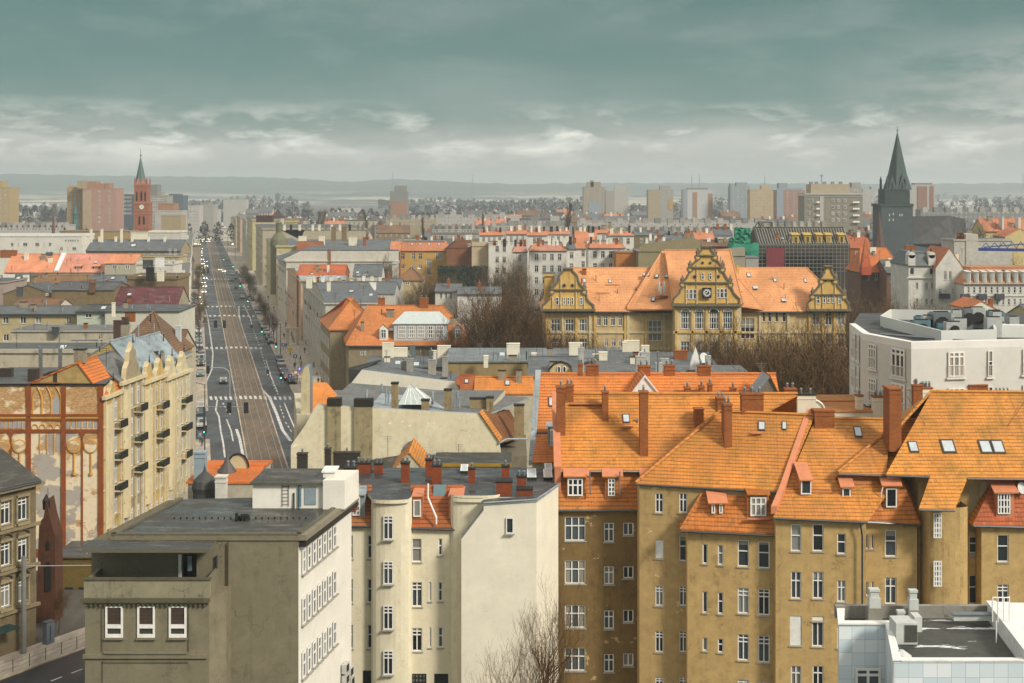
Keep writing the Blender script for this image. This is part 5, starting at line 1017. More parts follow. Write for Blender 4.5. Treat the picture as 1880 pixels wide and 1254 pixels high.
# --- school with stepped gables
YB = plaster('dcc08c', .95, .5, '7a6034', 'e8dcb8', -.1); YG = plaster('e6bc6c', .95, .5, '6a5830'); PK = tiles('f0ac74', .95, .10, .42, 'b0603c', 'a08040'); TRIM = plaster('928670', .72, .6, '3a342a'); SB = plaster('dccca4', .96, .3, '8a6c3c')
def gabled_front(h, xc, D, levels, base_y, top, ledge=(), dots=(), wn=()):
    """stepped baroque gable: levels = [(half width px, y)] from the base upwards; scrolls drawn between steps"""
    m = MB(); pts = []
    for hw, y in levels: pts.append((hw, y))
    full = [(xc+a, y) for a, y in pts]+[(xc-a, y) for a, y in pts[::-1]]; q = [P(x, y, D) for x, y in full]
    m.poly(q, YG); m.poly([p+V((0, 1, 0)) for p in q][::-1], YG)
    for i in range(len(q)): a, b = q[i], q[(i+1) % len(q)]; m.poly([a, a+V((0, 1, 0)), b+V((0, 1, 0)), b], TRIM)
    h.sub.append(('stepped_gable', m)); t = MB()
    prev = None
    for i, (hw, y) in enumerate(pts):
        if i and abs(pts[i-1][0]-hw) > 2 and i in ledge:
            yy = y; t.prism([(Xp(xc-pts[i-1][0]-1, D), D-.35), (Xp(xc+pts[i-1][0]+1, D), D-.35), (Xp(xc+pts[i-1][0]+1, D), D+.2), (Xp(xc-pts[i-1][0]-1, D), D+.2)], Zp(pts[i-1][1]+2, D), Zp(pts[i-1][1], D)+.05, TRIM)
            for s in (-1, 1):
                c = P(xc+s*(pts[i-1][0]-1), pts[i-1][1]+5, D-.2); t.tube([c, c+V((0, .7, 0))], .55, TRIM, 10); t.tube([c+V((0, -.05, 0)), c+V((0, .5, 0))], .3, YG, 8); c = P(xc+s*(pts[i-1][0]-1), pts[i-1][1], D+.3); t.lathe(tuple(c), [(.3, 0), (.4, .5), (.2, .8), (0, 1.3)], TRIM, 6)
    t.tube([P(xc+a, y, D-.05) for a, y in pts], .2, TRIM, 5); t.tube([P(xc-a, y, D-.05) for a, y in pts], .2, TRIM, 5)
    for k in (-.62, -.3, .3, .62):
        a = levels[0][0]*k; yy = min([y for hw, y in pts if hw > abs(a)+2]+[base_y]); t.tube([P(xc+a, base_y, D-.03), P(xc+a, yy+2, D-.03)], .16, YB, 4)
    t.prism([(Xp(xc-levels[0][0]-3, D), D-.5), (Xp(xc+levels[0][0]+3, D), D-.5), (Xp(xc+levels[0][0]+3, D), D+.2), (Xp(xc-levels[0][0]-3, D), D+.2)], Zp(base_y+3, D), Zp(base_y-1, D), TRIM)
    a, y = levels[-1]; t.prism([(Xp(xc-a-2, D), D-.4), (Xp(xc+a+2, D), D-.4), (Xp(xc+a+2, D), D+1.2), (Xp(xc-a-2, D), D+1.2)], Zp(y, D), Zp(y-2.5, D), TRIM)
    for dx, yy, rr in dots:
        c = P(xc+dx, yy, D-.02); t.tube([c, c+V((0, -.08, 0))], rr*D/F, TRIM, 12); t.tube([c+V((0, -.06, 0)), c+V((0, -.12, 0))], rr*.6*D/F, DARK, 12)
    for dx in [d for d, *_ in wn]: pass
    h.sub.append(('gable_trim', t)); h.gw = getattr(h, 'gw', [])+[(xc+dx-w/2, xc+dx+w/2, y0, y1, D) for dx, w, y0, y1 in wn]
h = House('ochre school with pink orange roofs, three stepped gables and a round clock in the tallest', 1000, 1552, 225, 567, 16, YB, name='school_building', near=True)
h.gable(PK, ry=493, tm=.5, hip=5, over=.6, th=.25, cap=True)
h.win([(1096, 1103), (1108, 1115.5), (1121.5, 1129), (1135, 1142)], [(579, 598)], '5', fm=WHITE); h.win([(1110, 1116), (1123, 1130), (1136, 1142)], [(622, 636)], '5')
h.win([(1012, 1028), (1038, 1053), (1063, 1077.5)], [(586, 608)], '6'); h.win([(1012, 1028), (1038, 1053), (1063, 1077.5)], [(622, 640)], '6')
h.win([(1190, 1215)], [(588, 626)], '9', fm=WHITE); h.win([(1360, 1385)], [(584, 622)], '9')
h.win([(1400, 1405), (1410, 1416), (1423, 1429), (1436, 1443)], [(572, 591)], '2h'); h.win([(1491, 1505), (1515, 1527), (1538, 1550)], [(573, 597), (613, 636), (655, 675)], '4')
h.chim(1231, 1237, 461, 482, YG, 0, .8, 0); h.chim(1352, 1357, 489, 503, YG, 0, .6, 0)
for a in ((1070, 1076, 512, 520), (1117, 1123, 513, 520), (1371, 1378, 501, 509), (1420, 1426, 512, 518), (1476, 1481, 512, 519)): h.skyl(*a)
h.tm.box((Xp(1128, 221), 226.5, Zp(524, 226.5)), (2.4, .4, .12), BRICKC)
gabled_front(h, 1043, 224.2, [(47, 567), (47, 560), (41, 556), (34, 548), (34, 543), (31, 535), (31, 531), (24, 524), (19, 517), (17, 507), (14, 503), (9, 498), (7, 494)], 568, 0, (4, 7), dots=((-7, 524, 3.4), (8, 524, 3.4)), wn=((-20, 5, 546, 559), (-7, 3.6, 546, 559), (0, 3.6, 546, 559), (7.5, 3.6, 546, 559), (24, 5, 546, 559)))
gabled_front(h, 1521, 224.2, [(38, 567), (38, 558), (33, 551), (30, 540), (23, 532), (17, 525), (14, 512), (11, 505), (7, 500), (5, 490)], 568, 0, (4, 7), dots=((-6, 515, 2.8), (6, 515, 2.8)), wn=((-19, 5, 544, 557), (-8, 3.6, 543, 556), (0, 3.6, 543, 556), (8, 3.6, 543, 556), (20, 5, 544, 557)))
for y in (571, 612, 642): h.band(Zp(y, 225), .35, .18, TRIM if y < 600 else SB)
for x in (1004, 1033, 1058, 1083, 1092, 1148, 1153, 1186, 1219, 1356, 1395, 1447, 1486, 1510, 1532): pm_ = MB(); h.sub.append(('pilaster', pm_)); pm_.prism([(Xp(x-2, 225), 224.8), (Xp(x+2, 225), 224.8), (Xp(x+2, 225), 225), (Xp(x-2, 225), 225)], 0, h.zt, SB if x % 2 else YG)
sr = h.r
h.end()
for x0, x1, y0, y1, D in h.gw: put_window(sr, sr, (Xp((x0+x1)/2, D), D-.03, Zp(y1, D)), 0, (x1-x0)*D/F, (y1-y0)*D/F, '2ha', WHITE, False)
# central block of the school as the taller wing
h = House('tall central wing of the ochre school carrying the clock gable and four arched windows', 1238, 1361, 221, 557, 22, SB, name='school_wing', near=True)
h.hipm = None
h.gable(PK, ry=461, tm=.55, hip=0.01, over=.3, th=.25, cap=True)
# wide hip roof sweeping down left and right
mm = MB(); D0 = 224.5; top = P(1216, 461, 234); top2 = P(1305, 461, 234); bl = P(1151, 567, D0); br = P(1402, 567, D0); zb = 234+9
for q in ([bl, P(1240, 567, 221.5), P(1300, 461, 233.8), top], ): mm.slab(q, .25, PK)
mm.slab([P(1355, 560, 221.5), br, P(1312, 461, 234), P(1300, 461, 233.8)], .25, PK); mm.slab([P(1151, 567, D0), top, top+V((-1, 12, -10)), bl+V((0, 8, 0))], .25, PK); mm.slab([br, br+V((0, 8, 0)), top2+V((1, 12, -10)), P(1312, 461, 234)], .25, PK)
mm.tube([P(1151, 565, D0), top], .14, PK, 5); mm.tube([P(1312, 461, 233.9), br], .14, PK, 5); h.sub.append(('hip_roof', mm)); h.planes.append((bl, (P(1240, 567, 221.5)-bl).cross(top-bl).normalized()))
for a in ((1180, 1185, 501, 507), (1188, 1193, 501, 507), (1203, 1209, 504, 510), (1221, 1227, 504, 510), (1197, 1203, 546, 553)): h.skyl(*a)
gabled_front(h, 1297, 220.6, [(61, 557), (61, 549), (56, 544), (50, 538), (47, 530), (45, 523), (45, 518), (38, 512), (33, 503), (31, 494), (31, 490), (24, 484), (19, 478), (17, 472), (17, 468), (13, 464), (9, 458), (8, 454)], 559, 0, (7, 11, 15),
    dots=((-21, 508, 4), (21, 508, 4), (-7, 482.5, 2.6), (7, 482.5, 2.6)), wn=((-36, 5, 531, 549), (-28.5, 5, 531, 549), (-21.5, 5, 531, 549), (21, 5, 530, 547), (28, 5, 530, 547), (35, 5, 530, 547), (-7, 4.5, 501, 513), (7, 4.5, 501, 513)))
for x in (1241, 1271, 1297, 1323, 1350): pm_ = MB(); h.sub.append(('pilaster', pm_)); pm_.prism([(Xp(x-2, 221), 220.8), (Xp(x+2, 221), 220.8), (Xp(x+2, 221), 221), (Xp(x-2, 221), 221)], 0, h.zt, YG)
h.band(Zp(612, 221), .4, .2, YG); h.band(Zp(655, 221), .4, .2, YG)
h.win([(1250, 1267), (1275.5, 1292), (1302, 1319), (1327.5, 1344)], [(572, 604)], '12'); h.win([(1250, 1266), (1276, 1292), (1302, 1318), (1328, 1344)], [(627, 649), (668, 690)], '6')
h.end(); sr = h.r
for x0, x1, y0, y1, D in h.gw: put_window(sr, sr, (Xp((x0+x1)/2, D), D-.03, Zp(y1, D)), 0, (x1-x0)*D/F, (y1-y0)*D/F, '2ha', WHITE, False)
# arch heads over the tall windows
for a, b in ((1250, 1267), (1275.5, 1292), (1302, 1319), (1327.5, 1344)):
    m = MB(); c = P((a+b)/2, 573, 220.85); w = (b-a)/2*221/F; m.poly([c+V((w*math.cos(math.pi*i/10), 0, w*.75*math.sin(math.pi*i/10))) for i in range(11)], GLASS); m.tube([c+V((w*math.cos(math.pi*i/10), -.03, w*.75*math.sin(math.pi*i/10))) for i in range(11)], .09, WHITE, 4); part(sr, 'fanlight', m)
ck = MB(); D = 220.3; c = P(1297.5, 537.5, D); hw = 8.4*D/F; ck.box((c.x, D-.1, c.z-hw*1.12), (hw*2, .25, hw*2.24), flat('1c2230', .9, .5)); co_ = part(sr, 'clock', ck)
ck = MB()
for i in range(12):
    a = math.pi*i/6; ck.box((c.x+hw*.72*math.sin(a), D-.26, c.z+hw*.72*math.cos(a)-.08), (.17, .05, .17), WHITE)
for i in range(24): a, b = math.pi*i/12, math.pi*(i+1)/12; ck.tube([(c.x+hw*.54*math.sin(a), D-.27, c.z+hw*.54*math.cos(a)), (c.x+hw*.54*math.sin(b), D-.27, c.z+hw*.54*math.cos(b))], .05, WHITE, 4, False)
part(sr, 'clock_numerals', ck, co_); ck = MB(); ck.tube([(c.x, D-.3, c.z), (c.x+hw*.1, D-.3, c.z+hw*.5)], .07, WHITE, 4); ck.tube([(c.x, D-.3, c.z), (c.x-hw*.36, D-.3, c.z-.05)], .08, WHITE, 4); part(sr, 'clock_hands', ck, co_)
an = root('antenna_mast', 'cluster of white mobile phone antennas standing on the pink school roof', 'antenna', tuple(P(1213, 541, 224.5)))
m = MB()
for x, y0, y1 in ((1210, 516, 535), (1219, 516, 538), (1213, 526, 540), (1221, 526, 541)): m.tube([P(x, y1, 224.3), P(x, y0, 224.3)], .16, flat('d8d8d2', .9), 8)
part(an, 'antenna_panels', m); m = MB(); m.tube([P(1214, 545, 224.5), P(1214, 520, 224.6)], .08, STEEL, 6); m.tube([P(1208, 532, 224.5), P(1223, 532, 224.5)], .06, STEEL, 5); m.box(tuple(P(1215, 545, 224.5)), (2.0, .8, .2), BRICKC); part(an, 'mast_frame', m)
m = MB()
for i in range(2): pass
h = House('small ochre chimney block left of the school gable', 1000, 1018, 226, 508, 6, YG, name='school_wing', zt=Zp(507, 226)); h.flat(BITU); h.end()

# ================================================================ LEFT SIDE
def facade_row():
    """tenements along the left pavement: front faces on one line running away to the right"""
    base = P(190, 705, 148); dx = .11
    def D_at(px): return 148*(1204-190)/(1204-px)
    ST = [(190, 222, 'narrow yellow corner tenement with an orange tiled attic beside the painted brick gable wall', plaster('d0b070', .85, .6, '5a4424'), 'o', 19.6),
          (222, 262, 'tall stone grey tenement with a steep pointed gable and stacked bay windows', plaster('b9a988', .8, .7, '4a3c28'), 'g', 20.5),
          (262, 303, 'yellow and white tenement with silvery sheet metal roof and dark iron balconies', plaster('d8b870', .85, .6, '5a4424'), 'z', 19.6),
          (303, 347, 'far yellow corner tenement with white framed bays and flower balconies above the crossing', plaster('dccfa8', .92, .4, '5a4424'), 'z', 19.0)]
    for a, b, lab, mt, kind, zt in ST:
        Da, Db = D_at(a), D_at(b); h = House(lab, a, b, Da, 0, 12, mt, Db=Db, sd=None, zt=zt, name='tenement_house', near=True)
        n = max(2, int(h.Lf/1.7)); h.grid('f', n, [zt-3.2-3.6*i for i in range(5)], .9, 2.3, '5', .3, .3); sw = MB()
        for i in range(n+1):
            c = h.A+h.u*(.3+(h.Lf-.6)*i/n)+V((h.u.y, -h.u.x, 0))*.08; sw.box((c.x, c.y, 3), (.22, .26, zt-3.2), plaster('e6dcc4', .95, .5, '6a5a40') if i % 2 else SB, math.atan2(h.u.y, h.u.x))
        h.sub.append(('pilasters', sw))
        for i in range(1, 6): h.band(zt-3.6*i+.1, .18, .14, SB if i % 2 else mt)
        h.band(zt-.25, .4, .45, SB); m = MB(); u = h.u; nn = V((u.y, -u.x, 0))
        for f in (.25, .75):   # bay
            c = h.A+u*h.Lf*f; w = .9; q = [c-u*w, c-u*w*.6+nn*.35, c+u*w*.6+nn*.35, c+u*w, c+u*w-nn*.1, c-u*w-nn*.1]
            if f == .25: m.prism([(p.x, p.y) for p in q], 4.5, zt-1.0, SB)
        h.sub.append(('bay', m))
        for j in range(3):
            z = zt-4.1-3.6*j; c = h.A+u*h.Lf*.72+nn*.5; bm = MB(); bm.box((c.x, c.y, z), (1.9, 1.0, .15), SB, math.atan2(u.y, u.x)); e1, e2 = c-u*.95+nn*.5, c+u*.95+nn*.5
            for k in range(9): p = e1+(e2-e1)*k/8; bm.tube([(p.x, p.y, z+.15), (p.x, p.y, z+1.0)], .07, DARK, 4)
            bm.box((c.x, c.y, z+.16), (1.6, .6, .5), [flat('2c3424', .9), SB, plaster('a89878', .8), flat('4a5a48', .8)][(int(a)+j) % 4], math.atan2(u.y, u.x))
            for e in (e1, e2): bm.tube([(e.x, e.y, z+.95), (e.x-nn.x, e.y-nn.y, z+.95)], .03, DARK, 3)
            bm.tube([(e1.x, e1.y, z+1.0), (e2.x, e2.y, z+1.0)], .035, DARK, 4); h.sub.append(('balcony', bm))
        if kind == 'o': h.gable(tiles('e87a30', .95, .1, .4), pitch=52, tm=.25, over=.2); h.gcap = 1
        elif kind == 'g': h.gable(BITU2, pitch=38, tm=.3, over=.1)
        else: h.gable(felt('9aaab2', .8, .8, .1), pitch=50, tm=.34, over=.2)
        gm = MB(); gw = h.Lf*(.34 if kind == 'g' else .19)
        for f in ((.5,) if kind in 'go' else (.25, .75)):
            c = h.A+u*h.Lf*f+nn*.1; gh = gw*(2.0 if kind == 'g' else 1.7); prof = [(-1, 0), (1, 0), (.8, .35), (.5, .5), (.42, .75), (.15, .85), (0, 1), (-.15, .85), (-.42, .75), (-.5, .5), (-.8, .35)]
            q = [c+u*gw*x+V((0, 0, zt+gh*z)) for x, z in prof]; gm.poly(q, mt); gm.poly([p-nn*.6 for p in q], mt)
            for i in range(len(q)): p, s = q[i], q[(i+1) % len(q)]; gm.poly([p, s, s-nn*.6, p-nn*.6], SB)
            tip = c+V((0, 0, zt+gh)); gm.tube([tip-V((0, 0, .1)), tip+V((0, 0, .9))], [.1, .03], DARK, 5)
        h.sub.append(('front_gable', gm)); h.end()
facade_row()
def mural():
    r = root('painted_gable_house', 'weathered brick gable wall with orange brick strips, painted arches, roundels and peeling pale plaster', 'building', (-55, 155, 0)); D = 148
    m, t, b = newmat('peeling_plaster'); q = NT(t); uv = q.coord('UV'); bt = q.n('ShaderNodeTexBrick'); t.links.new(uv, bt.inputs['Vector']); bt.inputs['Scale'].default_value = 1; bt.inputs['Brick Width'].default_value = .3; bt.inputs['Row Height'].default_value = .12; bt.inputs['Mortar Size'].default_value = .015
    bt.inputs['Color1'].default_value = K('dcae74', .9); bt.inputs['Color2'].default_value = K('b87c3c', .85); bt.inputs['Mortar'].default_value = K('c8b490', .8)
    n1 = q.noise(uv, .32, 5, .6, (1, 1.5, 1)); n2 = q.noise(uv, .24, 4, .55, (1, 1.2, 1)); n3 = q.noise(uv, 1.5, 4)
    sz = q.n('ShaderNodeSeparateXYZ'); t.links.new(uv, sz.inputs[0]); hv_ = q.rng(sz.outputs[1], 20, 8, -.05, .09); c = q.mix(q.rng(q.m('ADD', n1, hv_), .47, .53), bt.outputs['Color'], K('ead9b8', .98)); c = q.mix(q.m('MULTIPLY', q.rng(q.m('ADD', n2, hv_), .575, .60), .85), c, K('b0aaa4', .85)); c = q.mix(q.m('MULTIPLY', q.rng(n3, .5, .8), .35), c, K('a8783c'))
    q.put(c, b.inputs['Base Color']); b.inputs['Roughness'].default_value = .9; PP = m
    OB = bricks('b45c20', .8, '9a5a30'); GL = flat('d9a24a', .9, .8); GY = plaster('b4b2b2', .9, .2)
    w = MB(); xa, xb = Xp(-60, D), Xp(190, D); zt = Zp(706, D); w.prism([(xa, D), (xb, D), (xb-1.5, D+12), (xa, D+12)], 0, zt, PP, BITU); wl = part(r, 'wall', w)
    s = MB()
    def strip(x0, x1, y0, y1, o=.12, mt=OB): s.prism([(Xp(x0, D), D-o), (Xp(x1, D), D-o), (Xp(x1, D), D-.003), (Xp(x0, D), D-.003)], Zp(y1, D), Zp(y0, D), mt)
    for x0, x1, y0 in ((-12, -4, 706), (49, 57, 703), (113, 121, 703), (181, 190, 706)): strip(x0, x1, y0, 1015, .16)
    strip(-60, 190, 760, 764, .2); strip(-60, 190, 764, 768, .14, GL); strip(-60, 190, 768, 772, .12); strip(-60, 190, 788, 794, .13); strip(57, 113, 702, 707, .2); strip(-60, 190, 1008, 1022, .1)
    for x in (20, 151): strip(x-1.5, x+1.5, 794, 1008, .1)
    for x in (20, 151): s.poly([P(x-7, 794, D-.14), P(x+7, 794, D-.14), P(x, 805, D-.14)], OB)
    part(r, 'brick_strips', s, wl); a = MB()
    for xc in (7, 36, 136, 167):
        if xc == 136: part(r, 'roundels', a, wl); a = MB()
        c = P(xc, 819, D-.03); rr = 12.5*D/F; a.tube([c+V((0, .02, 0)), c+V((0, -.12, 0))], rr, GL, 24); a.tube([c+V((0, -.1, 0)), c+V((0, -.14, 0))], rr*.84, PP, 24); a.tube([P(xc, 833, D-.06), P(xc, 870, D-.06)], .12, GL, 5); a.tube([P(xc, 868, D-.06), P(xc, 872, D-.06)], .22, GL, 6)
    part(r, 'roundels', a, wl); a = MB()
    for x0 in (60, 77.5, 95):
        x1 = x0+16; cx = (x0+x1)/2; pts = [P(x0, 762, D-.06), P(x0, 728, D-.06), P(cx-5, 719, D-.06), P(cx, 710, D-.06), P(cx+5, 719, D-.06), P(x1, 728, D-.06), P(x1, 762, D-.06)]; a.tube(pts, .08, GL, 4)
    a.poly([P(96, 762, D-.04), P(110, 762, D-.04), P(110, 735, D-.04), P(103, 726, D-.04), P(96, 735, D-.04)], GY)
    for x0, x1 in ((0, 48), (120, 181)):
        for i in range(6): x = x0+(x1-x0)*(i+.5)/6; a.poly([P(x-3.2, 786, D-.04), P(x+3.2, 786, D-.04), P(x+3.2, 775, D-.04), P(x-3.2, 775, D-.04)], GY); a.tube([P(x+4.3, 787, D-.05), P(x+4.3, 774, D-.05)], .05, GL, 4)
    for x in (73, 86, 99): a.tube([P(x, 796, D-.06), P(x, 833, D-.06)], .07, GL, 4)
    for i in range(4): cx = 64+i*14; a.tube([P(cx+6*math.cos(math.pi*k/8), 788-9*math.sin(math.pi*k/8), D-.06) for k in range(9)], .06, GL, 4)
    part(r, 'painted_arches', a, wl)
    ro = MB(); ro.slab([(xa, D-.2, zt+.12), (xb+.3, D-.2, zt+.12), (xb-1.2, D+12.3, zt+.3), (xa, D+12.3, zt+.3)], .2, BITU, DARK); rr = part(r, 'roof', ro)
    for x0, x1, yt, yb, d in ((53, 70, 677, 698, 150), (100, 118, 684, 703, 149), (135, 147, 682, 698, 150), (115, 170, 674, 688, 158), (0, 23, 676, 692, 153), (73, 76, 640, 700, 151), (109, 112, 640, 700, 152)):
        m = MB(); m.box((Xp((x0+x1)/2, d), d, zt), ((x1-x0)*d/F, .8, Zp(yt, d)-zt), plaster('4c4238', .6, .6) if x1-x0 > 6 else STEEL); part(r, 'chimney', m, rr)
mural()
# orange roof piece behind the corner tenement
LW = plaster('b5a88e', .85, .45, '4a4030'); LW2 = plaster('c9bfa8', .9, .35, '5a5040'); LB = bricks('9c8458', .7, 'a8987c')
h = House('small orange tiled roof rising above the yellow corner tenement', 178, 226, 158, 716, 8, LW, name='attic_house'); h.gable(tiles('e87a30', .95, .1, .4), ry=682, over=.1); h.end()
h = House('long bare grey beige firewall behind the dark flat roofs at left', -60, 193, 178, 648, 9, LW2, name='tenement_house'); h.flat(BITU, par=.2)
for a in ((146, 152, 658, 690), (190, 196, 615, 665)): pass
h.vent(109, 600, 645); h.vent(73, 636, 645); h.end()
h = House('bluish grey hipped roof with a white flashing above the bare firewall', 78, 205, 192, 648, 9, LW, name='tenement_house'); h.gable(felt('66707a', .8, 1.2, .2), ry=627, hip=3, over=.2); h.chim(181, 186, 625, 645, WHITE, 0, .6, 0); h.chim(119, 132, 640, 648, LW2, 0, .6, 0); h.end()
h = House('long pale firewall with thin cracks below the cream house with four windows', 20, 210, 212, 609, 9, LW2, name='tenement_house'); h.flat(BITU2, th=.2); h.chim(95, 108, 602, 608, BITU, 0, .6, 0); h.end()
h = House('cream house with a row of four white framed windows under a dark eave', -60, 140, 236, 576, 12, plaster('cbb98c', .9, .3), name='tenement_house', near=True); h.win([(5, 15.5), (37, 47.5), (65, 76), (121, 131)], [(581, 594)], '2v'); h.win([(6, 16)], [(614, 626)], '2v'); h.gable(felt('5c6468', .8, 1.3, .2), ry=563, over=.5); h.end()
h = House('pale mint house with two small white windows under a black roof edge', 141, 193, 234, 572, 12, plaster('c2cbb8', .95, .15), name='tenement_house', near=True); h.win([(156.5, 168), (185, 192)], [(576, 583)], '2v'); h.win([(156, 169)], [(599, 607)], '4'); h.gable(felt('3c4246', .7, 1.3, .2), ry=561, over=.4); h.end()
h = House('white house with a slanting roof edge behind the brown pyramid roof', 193, 328, 233, 572, 12, plaster('d2cfbe', .95, .2), name='tenement_house'); h.shed(BITU, yb=560); h.chim(205, 210, 557, 575, CREAM, 0, .6, 0); h.end()
h = House('house with a steep brown tiled pyramid roof and thin steel flue', 206, 312, 188, 655, 13, LW, name='pyramid_roof_house'); h.hip4(BROWNT, py=571); h.chim(208, 222, 590, 635, bricks('5c2e1c', .6), 0, .9, 0); h.chim(223, 234, 584, 612, bricks('5c2e1c', .6), 0, .9, 0); h.vent(254, 597, 640, 0, .12, ZINC); h.chim(252, 262, 622, 632, bricks('4a2a1c', .6), 0, .7, 0); h.end()
h = House('brown tiled roof to the right of the pyramid roof beside the street', 288, 327, 196, 652, 11, LW2, name='tenement_house'); h.gable(BROWNT, ry=607, over=.2); h.chim(322, 331, 600, 650, plaster('c9d0cf', .95, .1), 0, .8, 0); h.end()
h = House('cluttered flat roofs with cream chimneys and vents beside the silver roofs', 185, 318, 172, 668, 10, LW2, name='tenement_house'); h.flat(BITU2); rnd = random.Random(8)
for i in range(9): x = 190+i*13; h.chim(x, x+rnd.uniform(4, 9), 650+rnd.uniform(-8, 5), 668, rnd.choice([CREAM, LW, plaster('6a5a48', .7, .5)]), 0, .7, rnd.randint(0, 2))
h.dish(246, 664); h.end()
h = House('ochre brick walled house left of the maroon roof', 95, 209, 285, 533, 12, LB, name='tenement_house'); h.gable(BITU, pitch=12, over=.2); h.chim(163, 174, 520, 533, bricks('8c5a30', .7), 0, .8, 1); h.end()
h = House('house with a plain dark maroon roof', 209, 325, 284, 562, 11, LW, name='tenement_house'); h.gable(felt('5e1f2c', .85, 4, .0), ry=528, over=.1); h.end()
h = House('weathered brown brick house with a jagged gable at the far left', 6, 96, 290, 540, 12, LB, name='tenement_house'); h.gablef(BITU, py=524); h.win([(84, 89)], [(538, 543)], '2v'); h.chim(30, 40, 528, 540, BITU, 0, .7, 0); h.end()
h = House('small white gable and brown roof at the far left', 22, 105, 262, 566, 9, plaster('d8d2c0', .95, .2), name='tenement_house'); h.gable(BROWNT, ry=549, over=.3); h.end()
h = House('pale pinkish firewall house at the left frame edge', -60, 8, 300, 520, 14, plaster('b8a69c', .85, .3), name='tenement_house'); h.flat(BITU); h.end()
h = House('house with a long brown tiled roof and grey gable walls', 60, 157, 335, 520, 10, LW, name='tenement_house'); h.gable(BROWNT, ry=506, over=.2); h.end()
h = House('house with dark slate roof and red dormer stub beside the brown roof', 160, 230, 330, 520, 10, LW, name='tenement_house'); h.gable(SLATE, ry=506, over=.2); h.chim(163, 175, 514, 522, BRICKC, 0, .8, 0); h.chim(194, 198, 515, 522, BRICKC, 0, .8, 0); h.end()
h = House('olive ochre house with boxy terraces near the street', 233, 325, 318, 513, 12, LB, name='tenement_house'); h.flat(BITU2, par=.5); h.chim(268, 282, 492, 512, DARK, 0, .8, 1); h.chim(288, 300, 498, 512, CREAM, 0, .8, 1); h.end()
h = House('dark flat roofed shed with white boxes at the left edge', 3, 57, 345, 508, 10, LB, name='shed'); h.flat(BITU); h.chim(5, 25, 505, 512, WHITE, 0, .8, 0); h.chim(42, 52, 506, 513, WHITE, 0, .8, 0); h.end()
OR3 = tiles('f2a078', .95, .05, .42, 'b0603c')
h = House('bright orange roof, leftmost of the pair beneath the long white building', 8, 104, 395, 499, 13, LW2, name='tenement_house'); h.gable(OR3, ry=467, over=.3); h.chim(44, 51, 465, 478, CREAM, 0, .8, 0); h.chim(0, 30, 460, 470, BRICKC, 0, 1, 2); h.chim(84, 96, 464, 470, SLATE, 0, .8, 2); h.end()
h = House('pinkish orange roof with two eyebrow dormers right of a white verge', 107, 191, 395, 499, 13, LW2, name='tenement_house'); h.gable(tiles('eea08c', .95, .05, .42, 'b0685c'), ry=467, over=.3); h.dormer(138, 150, 489, 493, 0, DARK, OR3, '1', win=[], deep=2); h.dormer(171, 183, 489, 493, 0, DARK, OR3, '1', win=[], deep=2)
a, b = h.pt(-.5, -.3, h.zt), h.pt(-.5, 6.5, h.rz); h.tm.slab([a+V((-.7, 0, .5)), a+V((.7, 0, .5)), b+V((.7, 0, .5)), b+V((-.7, 0, .5))], .4, flat('d8dcdc', 1)); h.end()
h = House('short orange roof above a beige attic storey with two windows', 192, 249, 390, 483, 10, LW2, name='tenement_house'); h.gable(OR3, ry=468, over=.3); h.win([(207, 215), (230, 238)], [(486, 494)], '2v'); h.end()
h = House('cluster of white terraces and dark dormers at the street side', 250, 318, 375, 486, 10, plaster('d8d4c8', 1, .2), name='tenement_house'); h.flat(BITU2, par=.3); h.chim(262, 280, 478, 490, BITU, 0, 1, 1); h.chim(285, 300, 474, 486, WHITE, 0, 1, 1); h.end()
for i, (ya, D) in enumerate(((500, 330), (482, 390), (468, 440), (530, 290), (560, 255), (600, 225), (640, 205))):
    pass
h = House('long white building with scattered small dark windows', -60, 152, 515, 434, 14, plaster('dcd8cc', 1.0, .12), name='white_building', near=True)
h.win([(19.5, 24.5), (32, 34.5), (42, 50), (64, 72), (79, 81.5), (89, 94)], [(446, 452)], '2v'); h.win([(110, 115), (123, 125), (132, 140)], [(454, 459.5)], '2v'); h.win([(119, 122), (124, 127), (128, 131), (132, 135), (136, 139), (141, 144)], [(440, 443.5)], '1'); h.flat(BITU2, par=.4, pm=WHITE); h.chim(150, 156, 431, 446, CREAM, 0, 1, 0); h.end()
h = House('long tenement with grey slate roof and a row of small attic windows', 158, 332, 470, 460, 14, plaster('b4a07a', .85, .3), name='tenement_house', near=True); h.gable(SLATE, ry=441, over=.4); h.win([(170+i*13.4, 174+i*13.4) for i in range(12)], [(463, 467)], '2v'); h.skyl(240, 250, 448, 453, 0)
for i in range(5): h.chim(180+i*30, 184+i*30, 435, 444, CREAM, 0, .8, 1)
h.end()
h = House('low beige apartment row with white corner house by the street', 255, 330, 430, 472, 10, plaster('c8b890', .9, .3), name='tenement_house', near=True); h.flat(BITU2); h.win([(310, 314), (320, 324)], [(457, 461), (464, 468), (474, 478)], '2v'); h.end()
h = House('ochre low building with three white chimney stacks', 110, 240, 560, 425, 10, plaster('b89c6c', .85, .3), name='tenement_house'); h.flat(BITU2)
for x in (166, 186, 222): h.chim(x-1.5, x+2, 421, 442, CREAM, 0, 1, 0)
h.end()
h = House('cream block at the foot of the red church tower', 240, 275, 560, 427, 10, CREAM, name='tenement_house'); h.flat(SLATE); h.end()
h = House('white and orange trimmed low block right of the red church tower', 272, 332, 540, 427, 10, plaster('d0ccc4', .95, .2), name='tenement_house'); h.flat(BITU2, par=.3, pm=CREAM); h.end()
